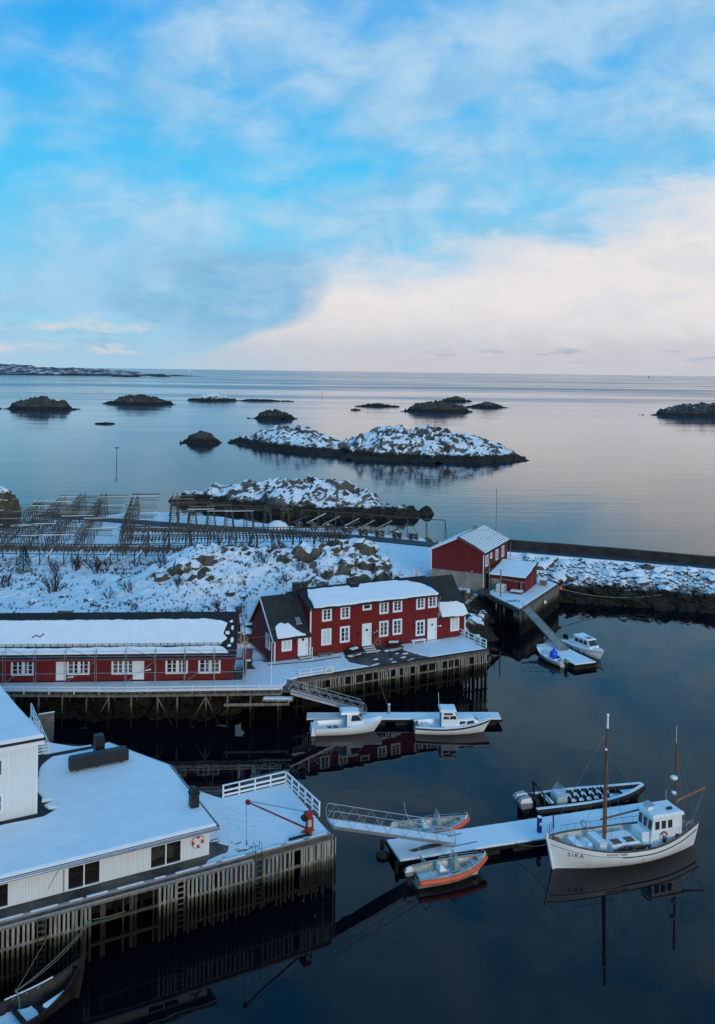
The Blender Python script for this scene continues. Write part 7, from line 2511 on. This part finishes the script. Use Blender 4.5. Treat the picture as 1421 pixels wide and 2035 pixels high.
# ---------------------------------------------------------------- plants and small things on the hill
def shrub_mesh(name, seed, h, spread, n, mat='twig'):
    r = random.Random(seed)
    g_ = G()

    def branch(p, d, l, rad, depth):
        q = p + d * l
        mid = p.lerp(q, .5) + Vector((r.uniform(-.04, .04), r.uniform(-.04, .04), 0)) * l
        g_.tube([p, mid, q], [rad, rad * .8, rad * .55], 3, caps=False)
        if depth > 0:
            for _ in range(r.choice((2, 3))):
                nd = (d + Vector((r.gauss(0, .42), r.gauss(0, .42), r.uniform(0, .35)))).normalized()
                branch(p.lerp(q, r.uniform(.45, 1.0)), nd, l * r.uniform(.5, .75), rad * .6, depth - 1)
    for i in range(n):
        a = r.uniform(0, 6.28)
        d = Vector((math.cos(a) * spread * r.random(), math.sin(a) * spread * r.random(), 1)).normalized()
        branch(Vector((r.uniform(-.2, .2), r.uniform(-.2, .2), -.1)), d, h * r.uniform(.35, .55), .024, 3)
    return g_.mesh(name, mat)


SHR = [shrub_mesh('bare_shrub_%d' % i, 500 + i, 1.0, .8, 11) for i in range(5)]
SHT = [shrub_mesh('red_shrub_%d' % i, 520 + i, 1.0, 1.0, 9) for i in range(3)]
shrubs = [
    (-35.6, 107.0, 3.6, 'large bare shrub left of centre on the slope above the longhouse'),
    (-41.8, 108.2, 2.6, 'bare shrub at the left picture edge above the longhouse roof'),
    (-26.2, 105.3, 2.0, 'reddish bare shrub on the slope right of the large one'),
    (-28.4, 104.2, 1.6, 'thin twiggy shrub just left of the reddish one'),
    (-33.4, 119.0, 3.6, 'big dark bare shrub in front of the nearest long fish rack'),
    (-36.9, 119.6, 3.0, 'dark bare shrub under the rack left of the big one'),
    (-39.2, 118.5, 1.9, 'small bare shrub below the rack posts'),
    (-23.4, 110.0, 2.0, 'bare shrub against the rock outcrop left on the hump'),
    (-20.4, 104.6, 1.7, 'bare shrub below the rock outcrop'),
    (-17.0, 113.5, 1.7, 'bare shrub on the snowy crest left of centre'),
    (-13.6, 114.2, 2.1, 'reddish shrub at the crest where the rack meets the hump'),
    (-11.0, 109.0, 1.9, 'red-brown shrub half way up the hump'),
    (-8.4, 105.2, 2.1, 'red-brown shrub above the red house chimney'),
    (-6.4, 107.2, 1.6, 'small twiggy shrub beside the crag above the red house'),
    (-3.6, 115.0, 2.6, 'reddish bare shrub at the top of the hump in front of the road'),
    (-1.6, 115.6, 2.2, 'second reddish shrub right beside it at the top of the hump'),
    (6.8, 118.5, 2.2, 'rounded bare shrub in the snow left of the boathouse'),
    (-15.2, 100.4, 1.5, 'low shrub behind the longhouse ridge right end'),
    (-18.8, 98.6, 1.4, 'low shrub behind the longhouse roof centre'),
    (-24.0, 99.0, 1.3, 'low shrub behind the longhouse roof left of centre'),
    (-12.6, 99.6, 1.6, 'shrub in the gap above the passage between the red houses'),
    (-31.2, 110.5, 1.3, 'tiny shrub among heather on the left slope'),
    (-9.2, 112.0, 1.4, 'small shrub near the middle of the hump top'),
    (2.6, 107.2, 1.3, 'small shrub among boulders above the red house roof'),
]
for i, (x, y, s, lab) in enumerate(shrubs):
    o = link('bare_shrub', (SHT if 'red' in lab.split('above')[0] else SHR)[i % 3], None)
    o.location = (x, y, gz(x, y) - .05)
    o.scale = (s * rnd.uniform(.9, 1.2), s * rnd.uniform(.9, 1.2), s * rnd.uniform(.85, 1.0))
    o.rotation_euler = (0, 0, rnd.uniform(0, 6.28))
    tag(o, lab, 'shrub', 'bare shrubs on the slope')

# heather and dead stems sticking out of the snow
r_ = random.Random(31)
hx, hy = [], []
while len(hx) < 5200:
    x, y = r_.uniform(-52, 13), r_.uniform(92, 126)
    hx.append(x)
    hy.append(y)
hx, hy = np.array(hx), np.array(hy)
hz_ = ground_z(hx, hy)
dens = sstep(fbm(hx * .22, hy * .22, 91, 4), .44, .60)
a1, b1 = local(hx, hy, HOUSE_O, HOUSE_A)
a2, b2 = local(hx, hy, LONG_O, LONG_A)
ok = (hz_ > 3.2) & ~((a1 > -2) & (a1 < 24) & (b1 < 8.5)) & ~((a2 < 3) & (b2 < 8)) & ~((hx > 0.5) & (hy > 117.5))
g = G()
for x, y, z, d0, k_ in zip(hx, hy, hz_, dens, ok):
    if not k_ or r_.random() > d0 * .95 + .05:
        continue
    h_ = r_.uniform(.12, .42)
    for j in range(r_.choice((3, 4, 5, 6))):
        a = r_.uniform(0, 6.28)
        w = r_.uniform(.015, .05)
        lx, ly = math.cos(a) * h_ * r_.uniform(.2, 1.0), math.sin(a) * h_ * r_.uniform(.2, 1.0)
        hh = h_ * r_.uniform(.4, 1.0)
        g.raw([(x - w, y, z - .03), (x + w, y, z - .03), (x + lx + w * .6, y + ly, z + hh), (x + lx - w * .6, y + ly, z + hh)], [(0, 1, 2, 3)])
ho = g.build('heather', 'twig')
ho['kind'] = 'stuff'
ho['label'] = 'dark heather stems poking through the snow on the hill'

# small spruce by the racks
sp_ = thing('spruce_tree', 'small dark green spruce by the posts of the nearest long rack', 'tree', (-43.2, 118.0, gz(-43.2, 118.0) - .1))
G().tube([(0, 0, 0), (0, 0, 3.3)], [.09, .02], 6).build('trunk', 'twig', sp_)
r_ = random.Random(8)
g = G()
for i in range(760):
    f = r_.random() ** .8
    z = .25 + 3.0 * f
    R = 1.15 * (1 - f) ** .8 + .08
    a = r_.uniform(0, 6.28)
    rr_ = R * math.sqrt(r_.uniform(.25, 1))
    c, s = math.cos(a), math.sin(a)
    l_, w = r_.uniform(.18, .34), r_.uniform(.04, .08)
    p = Vector((c * rr_, s * rr_, z - rr_ * .22))
    q = p + Vector((c * l_, s * l_, r_.uniform(-.16, .02)))
    n_ = Vector((-s, c, 0)) * w
    g.raw([p - n_, p + n_, q + n_ * .4 + Vector((0, 0, .02)), q - n_ * .4], [(0, 1, 2, 3)])
g.build('crown', 'needles', sp_)

# bits on the slope
o = thing('slope_frame', 'small weathered timber frame on the slope behind the longhouse', 'frame', (-17.6, 95.6, gz(-17.6, 95.6)))
for x in (-.4, .4):
    G().beam((x, 0, -.2), (x, .15, 1.3), .07).build('post', 'grey_wood', o)
for z in (.4, .8, 1.2):
    G().beam((-.45, z * .1, z), (.45, z * .1, z), .05, .1).build('board', 'grey_wood', o)
o = thing('plank_stack', 'snow-dusted plank stack behind the longhouse ridge', 'planks', (-31.0, 97.0, gz(-31, 97)))
for i in range(4):
    G().box(-.8 + .05 * i, .8 + .03 * i, -.3, .3, i * .08, i * .08 + .07).build('plank', 'grey_wood', o)
G().box(-.75, .8, -.28, .28, .33, .4).build('snow', 'snow', o)
for i, (lab, x, y) in enumerate((('thin leaning stake right of the slope frame', -14.0, 97.2), ('thin stake on the slope above the boathouse field', 8.6, 116.4))):
    pole(lab, x, y, gz(x, y) - .1, gz(x, y) + 1.6, .04, 'grey_wood', name='stake', cat='stake')
g = G()
pts_ = [(2.6, 116.5), (4.5, 114.0), (6.8, 112.4), (8.8, 111.2)]
fnc = thing('wire_fence', 'thin wire fence running down the snow left of the boathouse', 'fence', (8.6, 116.4, 0))
fp2 = [(8.6, 116.4), (10.2, 115.0), (11.6, 113.4), (12.6, 111.6)]
for x, y in fp2:
    G().tube([(x - 8.6, y - 116.4, gz(x, y) - .1), (x - 8.6, y - 116.4, gz(x, y) + 1.0)], .035, 5).build('post', 'rack_wood', fnc)
for (x0, y0), (x1, y1) in zip(fp2[:-1], fp2[1:]):
    for h_ in (.5, .9):
        G().tube([(x0 - 8.6, y0 - 116.4, gz(x0, y0) + h_), (x1 - 8.6, y1 - 116.4, gz(x1, y1) + h_)], .012, 4).build('wire', 'wire', fnc)

# sea marks and far traffic
def sea_mark(label, x, y, h, r=.12):
    o = thing('sea_mark', label, 'sea mark', (x, y, 0))
    G().tube([(0, 0, -1), (0, 0, h)], [r, r * .7], 8).build('pole', 'rubber', o)
    G().box(-.65, .65, -.2, .2, h, h + .3).build('topmark', 'rubber', o)
    return o


sea_mark('lone dark sea mark pole with a crosspiece standing in the water at left', -79.9, 302, 5.2)
sea_mark('distant sea mark pole between the skerries and the horizon', -44, 1130, 6.0, .25)
pole('dark post on the shore left of the racks', -67.5, 165, -.5, 4.2, .16, 'rubber', name='shore_post', cat='post', top='rubber')
for lab, x, y, s in (('tiny white vessel on the horizon left of centre', -2230, 12000, 1.6), ('faint dark vessel on the horizon at right', 3700, 11500, 1.2)):
    o = thing('distant_ship', lab, 'ship', (x, y, 0), 10)
    m_ = 'fibreglass' if 'white' in lab else 'rubber'
    G().prism([(-12 * s, -3 * s), (9 * s, -3 * s), (14 * s, 0), (9 * s, 3 * s), (-12 * s, 3 * s)], -1, 5 * s).build('hull', m_, o)
    G().box(-9 * s, -1 * s, -2.5 * s, 2.5 * s, 5 * s, 13 * s).build('superstructure', m_, o)
    G().tube([(-3 * s, 0, 13 * s), (-3 * s, 0, 20 * s)], .4 * s, 5).build('mast', m_, o)

# drifting weed in the harbour
for i, (x, y, s, lab) in enumerate(((3.2, 69.8, 1.0, 'floating weed patch in the open water above the near gangway'), (11.6, 86.8, .7, 'small floating weed patch right of the narrow dock'), (12.6, 86.2, .6, 'second small floating weed patch by the narrow dock end'))):
    r_ = random.Random(i)
    g = G()
    for j in range(40):
        a, d0 = r_.uniform(0, 6.28), s * math.sqrt(r_.random())
        px, py = math.cos(a) * d0 * 1.6, math.sin(a) * d0 * .8
        b = r_.uniform(0, 6.28)
        l_ = r_.uniform(.1, .4) * s
        g.tube([(px, py, .002), (px + math.cos(b) * l_ * .6, py + math.sin(b) * l_ * .4, .003)], .007, 4)
    o = tag(g.build('floating_weed', 'weed'), lab, 'seaweed')
    o['kind'] = 'stuff'
    o.location = (x, y, 0)
